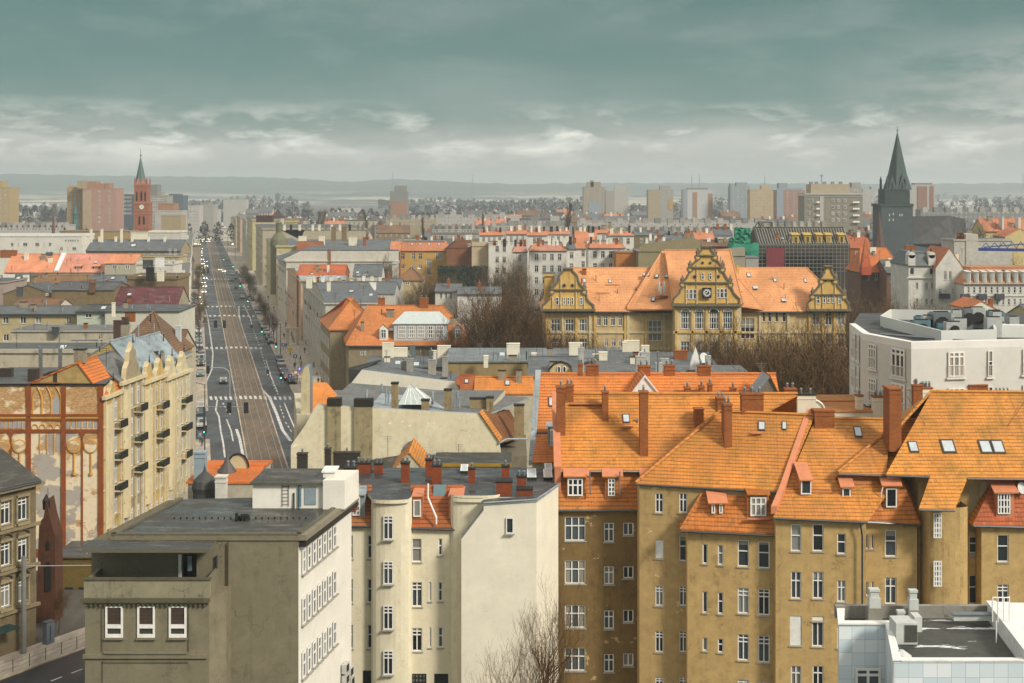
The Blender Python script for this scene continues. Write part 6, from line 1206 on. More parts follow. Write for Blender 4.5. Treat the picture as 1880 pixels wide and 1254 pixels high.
# small dark brick chapel and tenement at the lower left
r = root('brick_chapel', 'dark reddish brick chapel gable with a pointed arch beside the side street', 'chapel', (-44, 136, 0)); CB = bricks('7a4426', .6, '5a4028', '1c120a', .5)
solid(r, 'wall', [(66, 1150), (70, 1010), (72, 960), (80, 950), (85, 918), (91, 950), (101, 985), (102, 1150)], 130, CB, 2.2, cap=CB); m = MB()
for x, y0, y1, w in ((88, 990, 1010, 3), (88, 1030, 1085, 6)): m.poly([P(x-w, y1, 129.9), P(x+w, y1, 129.9), P(x+w, y0+8, 129.9), P(x, y0, 129.9), P(x-w, y0+8, 129.9)], DARK)
part(r, 'lancet_window', m); m = MB(); m.lathe(tuple(P(85, 935, 130.4)), [(.35, 0), (.4, .9), (.3, 1.0), (0, 1.6)], DARK, 8); m.tube([P(88, 930, 130.4), P(88, 895, 130.4)], .03, DARK, 4); part(r, 'turret', m)
h = House('yellowish brick yard building with dark garage doors below the painted gable', 100, 215, 141, 1022, 6, bricks('a08434', .6, '6a5a34'), name='yard_building', zt=Zp(1024, 141)); h.flat(BITU, th=.15); h.win([(120, 135), (146, 160)], [(1078, 1100)], 'b', fm=flat('1e242c', .9)); h.end()
lh = House('ornate soot stained brown tenement at the left edge with a dark roof', -190, 66, 111.6, 880, 12, plaster('8c7c5c', .72, .75, '2a2014', 'b4a480', .0), Db=123.6, sd=None, zt=15.8, name='tenement_house', near=True)
for i, z in enumerate((12.2, 8.4, 4.6)): lh.grid('f', 7, [z], 1.0, 2.1, '5', .6, .6)
for z in (15.2, 11.4, 7.6, 3.8): lh.band(z, .28, .3 if z < 15 else .6, plaster('9a8a68', .8, .6))
u = lh.u; nn = V((u.y, -u.x, 0)); m = MB(); sp = (lh.Lf-1.2)/7
for i in range(7):
    for z in (12.2, 8.4, 4.6):
        c = lh.A+u*(.6+sp*(i+.5))+nn*.05; a = math.atan2(u.y, u.x); m.box((c.x+nn.x*.1, c.y+nn.y*.1, z+2.2), (1.35, .3, .22), plaster('a89874', .85, .5), a); m.box((c.x+nn.x*.1, c.y+nn.y*.1, z-.45), (1.35, .3, .25), plaster('a89874', .85, .5), a)
        for s in (-1, 1): p = c+u*s*.66; m.box((p.x, p.y, z-.2), (.18, .22, 2.4), plaster('a89874', .85, .5), a)
        if z < 9: m.tube([c+nn*.15+u*(.65*math.cos(math.pi*k/8))+V((0, 0, z+2.45+.5*math.sin(math.pi*k/8))) for k in range(9)], .09, plaster('6a5c44', .7, .5), 5)
lh.sub.append(('window_surround', m)); lh.grid('f', 3, [.4], 1.7, 2.7, '4', 1, 9, WHITE); lh.gable(felt('3c3e3a', .7, 1.2, .1), pitch=22, over=.6); m = MB(); m.box((Xp(-5, 118), 118.6, 3.0), (3.2, 1.6, .12), flat('1c3a3a', .8), math.atan2(u.y, u.x)); lh.sub.append(('awning', m)); lh.end()
# corner building with onion dome behind the office
h = House('corner house with a dark onion dome, orange roof and rounded cream gable behind the office', 345, 462, 101, 884, 8, plaster('c8c0aa', .9, .5), name='corner_house', zt=20.4); h.gable(tiles('ee7a28', .95, .1, .36), ry=858, tm=.6, over=.1)
m = MB(); c = P(376, 908, 99.5); m.lathe(tuple(c), [(.9, -3), (.9, .2), (1.0, .6), (.85, 1.1), (.45, 1.5), (.15, 1.75), (.05, 2.1), (0, 2.5)], flat('4a4a48', .8, .6), 12); h.sub.append(('onion_dome', m))
m = MB(); c = P(417, 862, 104); m.lathe(tuple(c), [(1.2, -1.5), (.75, -.1), (.3, .5), (.1, 1.0), (0, 1.4)], flat('5a5652', .8, .6), 10); h.sub.append(('turret_roof', m))
m = MB(); D = 105; cc = P(437, 858, D); w = .85; m.poly([cc+V((-w, 0, -2)), cc+V((w, 0, -2))]+[cc+V((w*math.cos(math.pi*i/10), 0, 1.1*math.sin(math.pi*i/10))) for i in range(11)], CREAM2); m.tube([cc+V((w*math.cos(math.pi*i/10), -.05, 1.1*math.sin(math.pi*i/10))) for i in range(11)], .08, DARK, 5); h.sub.append(('rounded_gable', m))
h.chim(356, 376, 833, 885, flat('9aaab0', .9, .5), 0, .8, 0); h.chim(395, 414, 878, 905, plaster('dad8cc', 1, .6), 0, .8, 0); h.end()
# ================================================================ GROUND, STREETS, TRAFFIC
S0 = V((-38.7, 206.4, 0)); SU = V((-.2405, 1, 0)).normalized(); SR = V((SU.y, -SU.x, 0))
def S(l, a, z=0.0): p = S0+SU*l+SR*a; return V((p.x, p.y, z))
def gmat(h, k, nm, sc=1.0, wet=.3):
    m, t, b = newmat(nm); q = NT(t); o = q.coord('Object'); n = q.noise(o, .08*sc, 5, .6); f = q.noise(o, 2.5, 3); c = q.mix(q.rng(n, .35, .65), K(h, k*.8), K(h, k*1.2)); c = q.mix(q.m('MULTIPLY', f, .25), c, K(h, k*.5))
    w_ = q.noise(o, .5*sc, 6, .7, (1, .25, 1)); c = q.mix(q.m('MULTIPLY', q.rng(w_, .5, .62), .4), c, K(h, k*1.9)); c = q.mix(q.m('MULTIPLY', q.rng(w_, .45, .36), .5), c, K(h, k*.45)); q.put(c, b.inputs['Base Color']); q.put(q.rng(n, .4, .62, .75-wet, .85), b.inputs['Roughness']); return m
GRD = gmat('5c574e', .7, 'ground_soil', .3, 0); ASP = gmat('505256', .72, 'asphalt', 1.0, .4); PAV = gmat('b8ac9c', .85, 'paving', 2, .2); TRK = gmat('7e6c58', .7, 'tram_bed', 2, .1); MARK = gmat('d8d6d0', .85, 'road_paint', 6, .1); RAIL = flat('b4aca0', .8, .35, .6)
m = MB(); m.poly([(-9000, -200, -.004), (9000, -200, -.004), (9000, 14000, -.004), (-9000, 14000, -.004)], GRD); struct('ground', m)
def strip(name, a0, a1, l0, l1, z, mt, kerb=0.0):
    m = MB(); q = [S(l0, a0, z), S(l0, a1, z), S(l1, a1, z), S(l1, a0, z)]
    if kerb: m.slab(q, kerb, mt)
    else: m.poly(q, mt)
    return struct(name, m)
strip('road', -8.6, 9.0, -95, 2400, .004, ASP)
m = MB()
for l0, l1, a0, a1 in ((-52, 22, -45, -8.6), (52, 1200, -13.5, -8.6)): m.slab([S(l0, a0, .13), S(l0, a1, .13), S(l1, a1, .13), S(l1, a0, .13)], .12, PAV)
struct('pavement', m); m = MB()
for l0, l1, a0, a1 in ((40, 1200, 9.0, 18.5), (-95, 26, 9, 30)): m.slab([S(l0, a0, .13), S(l0, a1, .13), S(l1, a1, .13), S(l1, a0, .13)], .12, PAV)
struct('pavement', m)
m = MB(); m.poly([S(26, 9, .004), S(40, 9, .004), S(40, 60, .004), S(26, 60, .004)], ASP); m.poly([S(24, -60, .004), S(24, -8.6, .004), S(50, -8.6, .004), S(50, -60, .004)], ASP); struct('side_road', m)
m = MB(); m.slab([S(-95, -2.9, .10), S(-95, 2.9, .10), S(1300, 2.9, .10), S(1300, -2.9, .10)], .09, TRK); struct('tram_track_bed', m)
m = MB()
for a in (-2.1, -.67, .67, 2.1): m.slab([S(-95, a-.06, .135), S(-95, a+.06, .135), S(1300, a+.06, .135), S(1300, a-.06, .135)], .03, RAIL)
for a, w in ((-2.95, .12), (2.95, .12)): m.slab([S(-95, a-w, .15), S(-95, a+w, .15), S(900, a+w, .15), S(900, a-w, .15)], .14, PAV)
struct('tram_rails', m)
m = MB()
def line(pts, w, dash=0):
    P3 = [G(*p) if len(p) == 2 else V(p) for p in pts]
    for a, b in zip(P3, P3[1:]):
        d = b-a; L_ = d.length; d.normalize(); s = V((d.y, -d.x, 0))*w/2; n = int(L_/(dash*2)) if dash else 1
        for i in range(max(1, n)):
            p = a+d*(dash*2*i) if dash else a; e = p+d*dash if dash else b; m.poly([(p-s)+V((0, 0, .012)), (p+s)+V((0, 0, .012)), (e+s)+V((0, 0, .012)), (e-s)+V((0, 0, .012))], MARK)
for p, w, ds in (([(534, 810), (519, 790), (508, 760), (495, 730), (480, 714), (472, 690), (460, 650), (454, 638), (440, 590), (438, 562)], .55, 0),
    ([(399, 735), (396, 753), (402, 765), (405, 790), (410, 815), (413, 840)], .3, 0), ([(378, 715), (379, 700), (389, 678), (391, 650), (384, 600), (380, 575), (370, 550)], .3, 0),
    ([(434, 788), (440, 805), (446, 835)], .5, 0), ([(409, 740), (416, 752), (428, 768)], .25, 2), ([(416, 770), (424, 790), (428, 810)], .25, 0), ([(522, 740), (532, 765), (545, 795)], .25, 0), ([(500, 702), (512, 728)], .25, 2), ([(488, 660), (497, 690), (510, 720)], .2, 0),
    ([(514, 745), (524, 775), (540, 800)], .2, 2), ([(463, 600), (478, 640), (490, 680)], .2, 3), ([(356, 705), (366, 688), (380, 672)], .35, 0), ([(448, 560), (460, 585), (463, 600)], .3, 0)): line(p, w, ds)
for py, x0, x1, n, hgt in ((731, 386, 540, 17, 6), (639, 378, 486, 12, 3.4), (580, 375, 472, 11, 2.6), (563, 372, 462, 11, 2.2), (513, 375, 430, 9, 1.6)):
    for i in range(n):
        x = x0+(x1-x0)*i/n; ww = (x1-x0)/n*.5; a, b, c, d = G(x, py+hgt/2), G(x+ww, py+hgt/2), G(x+ww-hgt*.3, py-hgt/2), G(x-hgt*.3, py-hgt/2); m.poly([p+V((0, 0, .155 if abs((p-S0).dot(SR)) < 3 else .014)) for p in (a, b, c, d)], MARK)
struct('road_markings', m)
# side street at the lower left, running along the brown tenement
A0 = V((Xp(66, 123.6), 123.6, 0)); B0 = V((Xp(-190, 111.6), 111.6, 0)); TU = (A0-B0).normalized(); TR = V((TU.y, -TU.x, 0))
def T(l, a, z=0.0): p = A0+TU*l+TR*a; return V((p.x, p.y, z))
m = MB(); m.slab([T(-25, .02, .13), T(-25, 4.6, .13), T(30, 4.6, .13), T(30, .02, .13)], .12, PAV); struct('pavement', m)
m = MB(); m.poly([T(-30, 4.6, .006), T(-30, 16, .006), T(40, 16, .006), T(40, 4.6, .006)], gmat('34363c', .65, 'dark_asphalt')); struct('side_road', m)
m = MB()
for i in range(12): a = -14+i*2.2; m.poly([T(a, 8.6, .012), T(a, 8.75, .012), T(a+1.2, 8.75, .012), T(a+1.2, 8.6, .012)], MARK)
m.slab([T(-25, 4.6, .135), T(-25, 4.75, .135), T(30, 4.75, .135), T(30, 4.6, .135)], .13, gmat('c4b498', .9, 'kerbstone')); struct('road_markings', m)
r = root('railing', 'thin dark metal railing posts along the kerb of the side street', 'railing', tuple(T(-6, 4.2)), None)
for i in range(14):
    m = MB(); p = T(-18+i*1.75, 4.25, .13); m.tube([p, p+V((0, 0, 1.1))], .035, DARK, 5); part(r, 'post', m)
m = MB()
for z in (.35, .75, 1.08): m.tube([T(-18, 4.25, .13+z), T(-18+13*1.75, 4.25, .13+z)], .012, DARK, 3)
part(r, 'rail', m)
r = root('catenary_pole', 'thick grey steel pole on the pavement by the brown tenement', 'pole', tuple(T(-2.2, 1.1))); m = MB(); p = T(-2.2, 1.1, .1); m.tube([p, p+V((0, 0, 9.0))], [.26, .2], flat('8c8c88', .7, .6), 10); part(r, 'pole', m); m = MB(); m.tube([p+V((0, 0, 8.1)), p+V((14, 3, 7.4))], .045, flat('a8a8a4', .8), 4); part(r, 'wire', m)
r = root('utility_cabinet', 'grey blue metal cabinet standing at the corner of the brown tenement', 'cabinet', tuple(T(.8, .8))); m = MB(); p = T(.8, .8, .13); m.box(tuple(p), (.9, .6, 2.0), flat('7c8890', .7, .6), math.atan2(TU.y, TU.x)); m.box((p.x, p.y, 2.14), (1.0, .7, .08), flat('5c666c', .7, .6), math.atan2(TU.y, TU.x)); part(r, 'body', m); m = MB(); m.box((p.x+.3, p.y-.32, .4), (.04, .03, 1.5), DARK, math.atan2(TU.y, TU.x)); part(r, 'door_seam', m)

# ---------------- cars
def car_proto():
    """x = width, y = length (front at -y), z up; returns parts"""
    L_, Wd = 4.4, 1.78; prof = [(-2.2, .35), (-2.2, .72), (-1.25, .92), (1.6, .95), (2.15, .85), (2.2, .35)]
    def ext(pr, w0, w1, z_split=None):
        m = MB(); n = len(pr)
        return m, n
    body = MB(); hw = Wd/2
    A = [V((-hw, y, z)) for y, z in prof]; B = [V((hw, y, z)) for y, z in prof]; body.poly(A, None); body.poly(B[::-1], None)
    for i in range(len(prof)): j = (i+1) % len(prof); body.poly([A[i], B[i], B[j], A[j]], None)
    cab = [(-1.2, .92), (-.55, 1.42), (1.05, 1.44), (1.75, .94)]; roofm = MB(); k = hw*.80
    roofm.poly([(-k, -.55, 1.43), (k, -.55, 1.43), (k, 1.05, 1.45), (-k, 1.05, 1.45)], None)
    for s in (-1, 1):
        for y0, y1 in ((-.6, -.5), (.3, .42), (1.0, 1.12)): roofm.poly([(s*hw*.96, y0-.1, .93), (s*hw*.96, y1-.05, .93), (s*k*1.005, y1, 1.43), (s*k*1.005, y0, 1.43)], None)
    gl = MB(); b = hw*.95
    gl.poly([(-b, -1.2, .92), (b, -1.2, .92), (k, -.55, 1.425), (-k, -.55, 1.425)], GLASS); gl.poly([(b, 1.75, .94), (-b, 1.75, .94), (-k, 1.05, 1.44), (k, 1.05, 1.44)], GLASS)
    for s in (-1, 1): gl.poly([(s*b, -1.2, .92), (s*b, 1.75, .94), (s*k, 1.05, 1.44), (s*k, -.55, 1.42)], GLASS)
    body.v += roofm.v and []; off = len(body.v); body.v += roofm.v; body.f += [[i+off for i in f] for f in roofm.f]; body.m += [0]*len(roofm.f); body.uv += roofm.uv
    wh = MB(); wh.tube([(-.1, 0, 0), (.1, 0, 0)], .32, DARK, 10); wh.tube([(-.11, 0, 0), (.11, 0, 0)], .18, STEEL, 8)
    return body, gl, wh
CB_, CG_, CW_ = car_proto(); CGm, CWm = CG_.mesh('windows'), CW_.mesh('wheel'); HLm = MB(); HLm.box((0, 0, 0), (.34, .08, .2), emit('fff2c8', 9.0)); HLm = HLm.mesh('headlight'); RLm = MB(); RLm.box((0, 0, 0), (.3, .06, .2), flat('8a1410', .9, .3)); RLm = RLm.mesh('tail_light')
HLo = MB(); HLo.box((0, 0, 0), (.34, .08, .2), flat('d8dcdc', 1, .2)); HLo = HLo.mesh('headlight')
CBm = {}
def car(p, yaw, col, label, group, lights=False):
    if col not in CBm: CB_.mats = [flat(col, .85, .3, .25, nm='car_paint')]; CBm[col] = CB_.mesh('body')
    r = root('car', label, 'car', p, group); r.rotation_euler = (0, 0, yaw)
    link('body', CBm[col], r); link('windows', CGm, r)
    for x in (-.82, .82):
        for y in (-1.4, 1.4): link('wheel', CWm, r, (x, y, .32))
        link('headlight', HLm if lights else HLo, r, (x*.78, -2.21, .62)); link('tail_light', RLm, r, (x*.82, 2.2, .66))
    return r
CN = {'3c4448': 'dark grey', 'c9cccc': 'silver', 'e4e4e0': 'white', '20262c': 'black', '5c7a78': 'greenish grey', '7c2a2c': 'dark red', '2c4464': 'blue', '8a8e90': 'grey'}
yw = math.atan2(SU.y, SU.x)-math.pi/2; rnd = random.Random(21)
def cars(lst, group, place, lights=False, flip=0.0, lat=None):
    for i, (px, py, col) in enumerate(lst):
        g = G(px, py, .13 if 'kerb' in group else 0); car((g.x, g.y, .13 if 'kerb' in group else .01), yw+flip, col, '%s car %s' % (CN[col], place(i, py)), group, lights)
def ordn(i): return ['nearest', 'second', 'third', 'fourth', 'fifth', 'sixth', 'seventh', 'eighth', 'ninth', 'tenth', 'eleventh', 'twelfth', 'thirteenth', 'fourteenth', 'fifteenth', 'sixteenth', 'seventeenth', 'eighteenth', 'nineteenth', 'twentieth'][i] if i < 20 else 'far'
LP = [(370, 783, 'c9cccc'), (370, 772, '5c7a78'), (369, 671, '20262c'), (370, 663, '5c7a78'), (370, 655, 'c9cccc'), (366, 628, '5c7a78'), (365, 619, '5c7a78'), (364, 610, 'e4e4e0'), (363, 601, '8a8e90'), (362, 592, 'e4e4e0'), (361, 585, '3c4448'), (357, 575, '5c7a78'), (357, 566, 'e4e4e0'), (356, 557, '3c4448')]
cars(LP, 'cars parked along the left kerb', lambda i, y: ordn(i)+' from the front in the left parked row')
RP = [(536, 703, '20262c'), (528, 696, '7c2a2c'), (523, 688, '2c4464'), (519, 680, '7c2a2c'), (516, 671, 'c9cccc'), (513, 663, '3c4448'), (497, 630, '3c4448'), (493, 622, '20262c'), (490, 613, 'e4e4e0'), (484, 602, 'c9cccc'), (481, 596, '5c7a78'), (475, 576, 'c9cccc'), (472, 570, '3c4448'), (463, 552, '3c4448'), (459, 546, '20262c'), (444, 520, '7c2a2c'), (441, 514, 'c9cccc'), (438, 508, '20262c'), (434, 503, '3c4448')]
cars(RP, 'cars parked along the right kerb', lambda i, y: ordn(i)+' from the front in the right parked row', flip=0.0)
MV = [(375, 538, 'e4e4e0'), (376, 528, 'e4e4e0'), (374, 521, 'c9cccc'), (377, 513, 'c9cccc'), (370, 507, 'e4e4e0'), (372, 502, 'c9cccc')]
cars(MV, 'oncoming cars queueing with headlights on', lambda i, y: ordn(i)+' in the oncoming queue with lit headlights', True)
FQ = []
for j, py in enumerate((472, 467, 462, 458, 454, 450)):
    for i in range(4 if j < 4 else 3): FQ.append((350+i*6+j*.8+rnd.uniform(-1, 1), py+rnd.uniform(-1, 1), rnd.choice(['c9cccc', 'e4e4e0', '8a8e90', '3c4448'])))
for py in (445, 441, 438, 435, 432):
    for i in range(3): FQ.append((372+i*5+(445-py)*.6+rnd.uniform(-2, 2), py+rnd.uniform(-1, 1), rnd.choice(['c9cccc', 'e4e4e0', '8a8e90'])))
for i, (px, py, col) in enumerate(FQ):
    g = G(px, py); car((g.x, g.y, .01), yw, col, 'tiny distant car with glowing headlights in the far traffic jam', 'distant cars with headlights in the far traffic jam', True)
cars([(426, 516, '3c4448'), (433, 530, '20262c'), (428, 505, 'c9cccc'), (421, 488, '8a8e90'), (416, 478, '20262c'), (432, 512, '2c4464'), (445, 548, '8a8e90')], 'cars driving away in the right lanes', lambda i, y: ['driving away below the far zebra', 'driving away beside the green signal', 'ahead of the turning pair', 'small and driving past the far crossing', 'smallest of those driving away', 'driving away in the kerb lane', 'nearest of those driving away on the right'][i])
LQ = [(382+(y-470)*-.02+dx, y) for y, dx in ((548, -16), (560, -14), (478, -10), (482, -4), (486, -9), (490, -3), (494, -8))]
cars([(x, y, ['e4e4e0', '8a8e90', 'c9cccc', '3c4448', 'e4e4e0', 'c9cccc', '20262c'][i]) for i, (x, y) in enumerate(LQ)], 'cars rolling up behind the oncoming queue', lambda i, y: ordn(i)+' of the loose cars around the oncoming queue', True)
LP2 = [(369, 762, '3c4448'), (369, 752, 'e4e4e0'), (368, 690, '5c7a78'), (367, 646, '3c4448'), (366, 637, 'c9cccc'), (356, 549, '5c7a78'), (355, 542, '20262c')]
cars(LP2, 'cars parked along the left kerb', lambda i, y: ordn(i)+' of the gap filling cars in the left parked row')
cars([(410, 703, '3c4448')], 'cars driving on the near crossing', lambda i, y: 'waiting under the arched signal gantry left of the tram tracks')
cars([(411, 500, 'c9cccc'), (404, 497, '8a8e90')], 'cars turning at the far crossing', lambda i, y: ['turning right at the far crossing, the right one', 'turning at the far crossing, the left one'][i], True)
r = root('bus', 'long dark green bus parked by the left kerb', 'bus', tuple(G(353, 532))); m = MB(); g = G(353, 532); c = (g.x, g.y+8, .3); m.box(c, (2.5, 12, 2.8), flat('2c4644', .8, .4), yw); part(r, 'body', m)
m = MB(); m.box((c[0], c[1], 1.5), (2.54, 11.5, .9), GLASS, yw); m.box((c[0]-SU.x*.02, c[1]-.1, 1.3), (2.2, 12.02, 1.4), GLASS, yw); part(r, 'windows', m)
for s in (-1, 1):
    for l in (-4, 4): m = MB(); p = V(c)+SU*l+SR*s*1.1; m.tube([(p.x-.15, p.y, .45), (p.x+.15, p.y, .45)], .45, DARK, 10); part(r, 'wheel', m)
# ---------------- signals, gantries, lamps, signs, people
GRN = emit('4af0c0', 8.0)
def gantry(px, py, hh, x1, label, arms):
    g = G(px, py); r = root('traffic_light', label, 'traffic light', tuple(g), 'traffic lights on overhead arms'); D = g.y; m = MB(); z = Zp(hh, D); m.tube([g, (g.x, D, z)], .11, GUT, 6); e = V((Xp(x1, D), D, z)); m.tube([(g.x, D, z), e], .07, flat('9ca6a8', .8), 5); part(r, 'mast', m)
    for ax in arms:
        m = MB(); x = Xp(ax, D); m.box((x, D-.05, z-1.1), (.75, .3, 1.9), DARK); o = part(r, 'signal_head', m)
        for k in range(3): m = MB(); m.tube([(x, D-.2, z-.85+.6*k), (x, D-.24, z-.85+.6*k)], .16, flat('3a3c3c', .8), 8); part(r, 'lens', m, o)
gantry(374, 800, 747, 458, 'signal gantry nearest the roofs with two dark boxes over the tram tracks', (421, 452))
gantry(366, 655, 594, 420, 'signal gantry with two boxes above the left lanes halfway up the street', (396, 412))
gantry(345, 555, 497, 385, 'signal gantry with two boxes at the far crossing', (375, 382))
g = G(422, 727); r = root('traffic_light', 'arched signal gantry bending over the lane beside the tram tracks', 'traffic light', tuple(g), 'traffic lights on overhead arms'); D = g.y; m = MB(); m.tube([g, P(422, 690, D), P(419, 681, D), P(412, 676, D), P(400, 675, D), P(380, 675, D)], .1, flat('aab0b0', .8), 6); part(r, 'mast', m); m = MB(); q = P(382, 682, D); m.box((q.x, D-.1, q.z-.4), (.7, .3, 1.6), DARK); part(r, 'signal_head', m)
for i, (px, py, hh, lab) in enumerate(((376, 812, 788, 'green signal on the left pavement near the silver parked cars'), (516, 705, 690, 'green signal beside the red parked car on the right pavement'), (507, 648, 633, 'green signal right of the zebra on the right pavement'), (481, 615, 606, 'green signal beside the white van on the right kerb'), (455, 560, 551, 'green signal at the right kerb near the far zebra'), (441, 533, 523, 'green signal on the right kerb before the shops'), (411, 484, 475, 'tiny green signal at the far crossing'), (428, 496, 488, 'tiny green signal right of the far crossing'), (462, 605, 600, 'small dark signal on the island with a white light'), (492, 693, 684, 'small dark signal on the island by the right lanes'))):
    g = G(px, py); r = root('traffic_light', lab, 'traffic light', tuple(g), 'roadside traffic lights'); m = MB(); z = Zp(hh, g.y)+.3; m.tube([g, (g.x, g.y, z)], .07, DARK, 5); part(r, 'pole', m); m = MB(); m.box((g.x, g.y, z-1.0), (.55, .35, 1.3), DARK); o = part(r, 'signal_head', m)
    m = MB(); m.tube([(g.x, g.y-.18, z-.75), (g.x, g.y-.22, z-.75)], .15, GRN if i < 8 else WHITE, 8); part(r, 'lens', m, o)
def lamp(px, py, hh, lab, lit=False, side=-1):
    g = G(px, py); r = root('street_lamp', lab, 'street lamp', tuple(g), 'street lamps'); z = Zp(hh, g.y); m = MB(); m.tube([g, (g.x, g.y, z)], [.12, .07], GUT, 6); m.tube([(g.x, g.y, z), (g.x+side*1.4, g.y, z+.3)], .05, GUT, 5); part(r, 'pole', m); m = MB(); m.box((g.x+side*1.6, g.y, z+.2), (.7, .3, .15), emit('fff0c0', 25) if lit else STEEL); part(r, 'lamp_head', m)
lamp(376, 832, 706, 'dark slim lamp post on the left pavement near the crossing'); lamp(515, 650, 594, 'tall dark lamp post on the right pavement beside the yellow sign'); lamp(508, 640, 590, 'slim dark lamp post just left of the yellow sign')
lamp(432, 480, 449, 'lit street lamp glowing white far up the street', True); lamp(418, 470, 423, 'far lamp post against the distant trees'); lamp(349, 700, 640, 'lamp post on the far left pavement'); lamp(470, 560, 520, 'lamp post at the shops on the right pavement')
def sign(px, py, hh, col, lab, shape='sq', s=.9):
    g = G(px, py); r = root('road_sign', lab, 'road sign', tuple(g), 'road signs on the right pavement'); z = Zp(hh, g.y); m = MB(); m.tube([g, (g.x, g.y, z)], .05, GUT, 5); part(r, 'pole', m); m = MB()
    if shape == 'sq': m.box((g.x, g.y-.08, z-s/2), (s, .05, s), flat(col, 1, .5)); m.box((g.x, g.y-.12, z-s*.3), (s*.35, .02, s*.6), WHITE)
    else: m.tube([(g.x, g.y-.06, z), (g.x, g.y-.1, z)], s/2, flat('c02a20', 1, .5), 16); m.tube([(g.x, g.y-.09, z), (g.x, g.y-.12, z)], s*.36, WHITE, 16)
    part(r, 'panel', m)
for a in ((499, 592, 583, '2a5cc0', 'blue parking sign beyond the cream kiosk, farthest of the near group'), (502, 607, 594, '2a5cc0', 'blue and white sign over the pavement near the silver cars'), (500, 622, 611, '2a5cc0', 'blue sign between the lamp posts'), (520, 645, 633, '3a6cc8', 'pale blue sign near the yellow sign'), (542, 670, 654, '2a4c98', 'dark blue sign beside the walking person'), (550, 690, 677, '2a5cc0', 'blue sign at the curved gable edge'), (533, 706, 690, '2a5cc0', 'blue sign in front of the parked red car')): sign(*a)
sign(543, 700, 684, '', 'round white sign with red rim, upper one at the pavement end', 'rd', 1.0); sign(543.5, 704, 692, '', 'round white sign with red rim, lower one at the pavement end', 'rd', .9)
g = G(533, 652); r = root('road_sign', 'bright yellow hooded pavement sign by the crossing', 'road sign', tuple(g)); D = g.y; m = MB(); m.tube([g, P(533, 645, D)], .07, GUT, 5); part(r, 'pole', m); m = MB(); m.poly([P(529, 641, D), P(537, 641, D), P(535, 645, D), P(534, 651, D), P(532, 651, D), P(531, 645, D)], flat('e8c020', 1, .5)); m.box((Xp(533, D), D+.1, Zp(642, D)), (1.3, .3, .5), flat('e8c020', 1, .5)); part(r, 'panel', m)
def person(px, py, cols, lab, h=1.72, ang=0.0):
    g = G(px, py, .13) if cols[2] else G(px, py); x, y, z = g; me = bpy.data.meshes.new('person'); s = h/1.72
    J = [(0, 0, .95), (0, 0, 1.15), (0, -.02, 1.38), (0, 0, 1.5), (0, -.01, 1.62), (0, 0, 1.72), (-.1, 0, .92), (-.12, -.12, .5), (-.12, -.2, .06), (-.12, -.32, .03), (.1, 0, .92), (.12, .1, .5), (.12, .28, .08), (.12, .18, .03), (-.2, 0, 1.38), (-.25, .05, 1.1), (-.24, -.1, .86), (.2, 0, 1.38), (.25, -.03, 1.1), (.24, -.12, .86)]
    E = [(0, 1), (1, 2), (2, 3), (3, 4), (4, 5), (0, 6), (6, 7), (7, 8), (8, 9), (0, 10), (10, 11), (11, 12), (12, 13), (2, 14), (14, 15), (15, 16), (2, 17), (17, 18), (18, 19)]
    R = [.16, .15, .17, .06, .11, .08, .1, .075, .05, .04, .1, .075, .05, .04, .075, .055, .04, .075, .055, .04]
    me.from_pydata([(a*s, b*s, c*s) for a, b, c in J], E, []); o = link('person', me, None, (x, y, z), (0, 0, ang)); o.modifiers.new('s', 'SKIN')
    for i, v in enumerate(me.skin_vertices[0].data): v.radius = (R[i]*s, R[i]*s); v.use_root = i == 0
    o.modifiers.new('d', 'SUBSURF').levels = 1
    mt, t, b = newmat('clothing'); q = NT(t); sp_ = q.n('ShaderNodeSeparateXYZ'); t.links.new(q.coord('Object'), sp_.inputs[0]); zz = sp_.outputs[2]
    c = q.mix(q.m('GREATER_THAN', zz, .88*s), K(cols[1]), K(cols[0])); c = q.mix(q.m('GREATER_THAN', zz, 1.47*s), c, K('c89878')); c = q.mix(q.m('GREATER_THAN', zz, 1.64*s), c, K('2a2018')); q.put(c, b.inputs['Base Color']); me.materials.append(mt)
    tag(o, lab, 'person', 'people on the pavements')
for i, (px, py, a, b, lab, an) in enumerate(((349, 628, '2a2c30', '1c1e22', 'person in dark coat walking beside the parked green cars', .3), (352, 641, '3a3230', '22242a', 'person in brown black jacket walking down the left pavement', 0), (348, 620, '1c2024', '1a1a1e', 'person in black, farther one of the pair by the parked cars', .5), (381, 579, '22262a', '1a1c20', 'person in dark clothes crossing at the zebra by the tracks', 1.4),
    (541, 678, '1c2026', '20242a', 'person in a long dark coat near the dark blue sign', .1), (545, 700, '262a30', '1c1e24', 'person in dark jacket beside the railing at the corner', .2), (367, 812, '6c86a0', '2c3038', 'person in pale blue top among the group on the near left pavement', .4), (359, 806, '22242a', '1a1c20', 'person in black left of the pale blue one on the near pavement', -.3), (371, 820, '2a3a40', '20242a', 'person in teal grey coat by the green signal', .2), (357, 765, '3a4a3c', '22262a', 'person in greenish coat walking by the pale paving strip', 0), (352, 790, '4a3a34', '2a2622', 'person in brown coat near the balcony building', .2), (489, 590, '2a2a2e', '1c1c20', 'person in black near the blue parking sign', 0), (346, 655, '302c2c', '1c1c1e', 'person in dark clothes beside the cafe railings', 0))): person(px, py, (a, b, 1), lab, 1.75, an)
rq = random.Random(31); PC = ['2a2c30', '3a3230', '22364a', '5a2a2a', '4a4a48', '6a6a5c', '1c2024', '7a6a58']
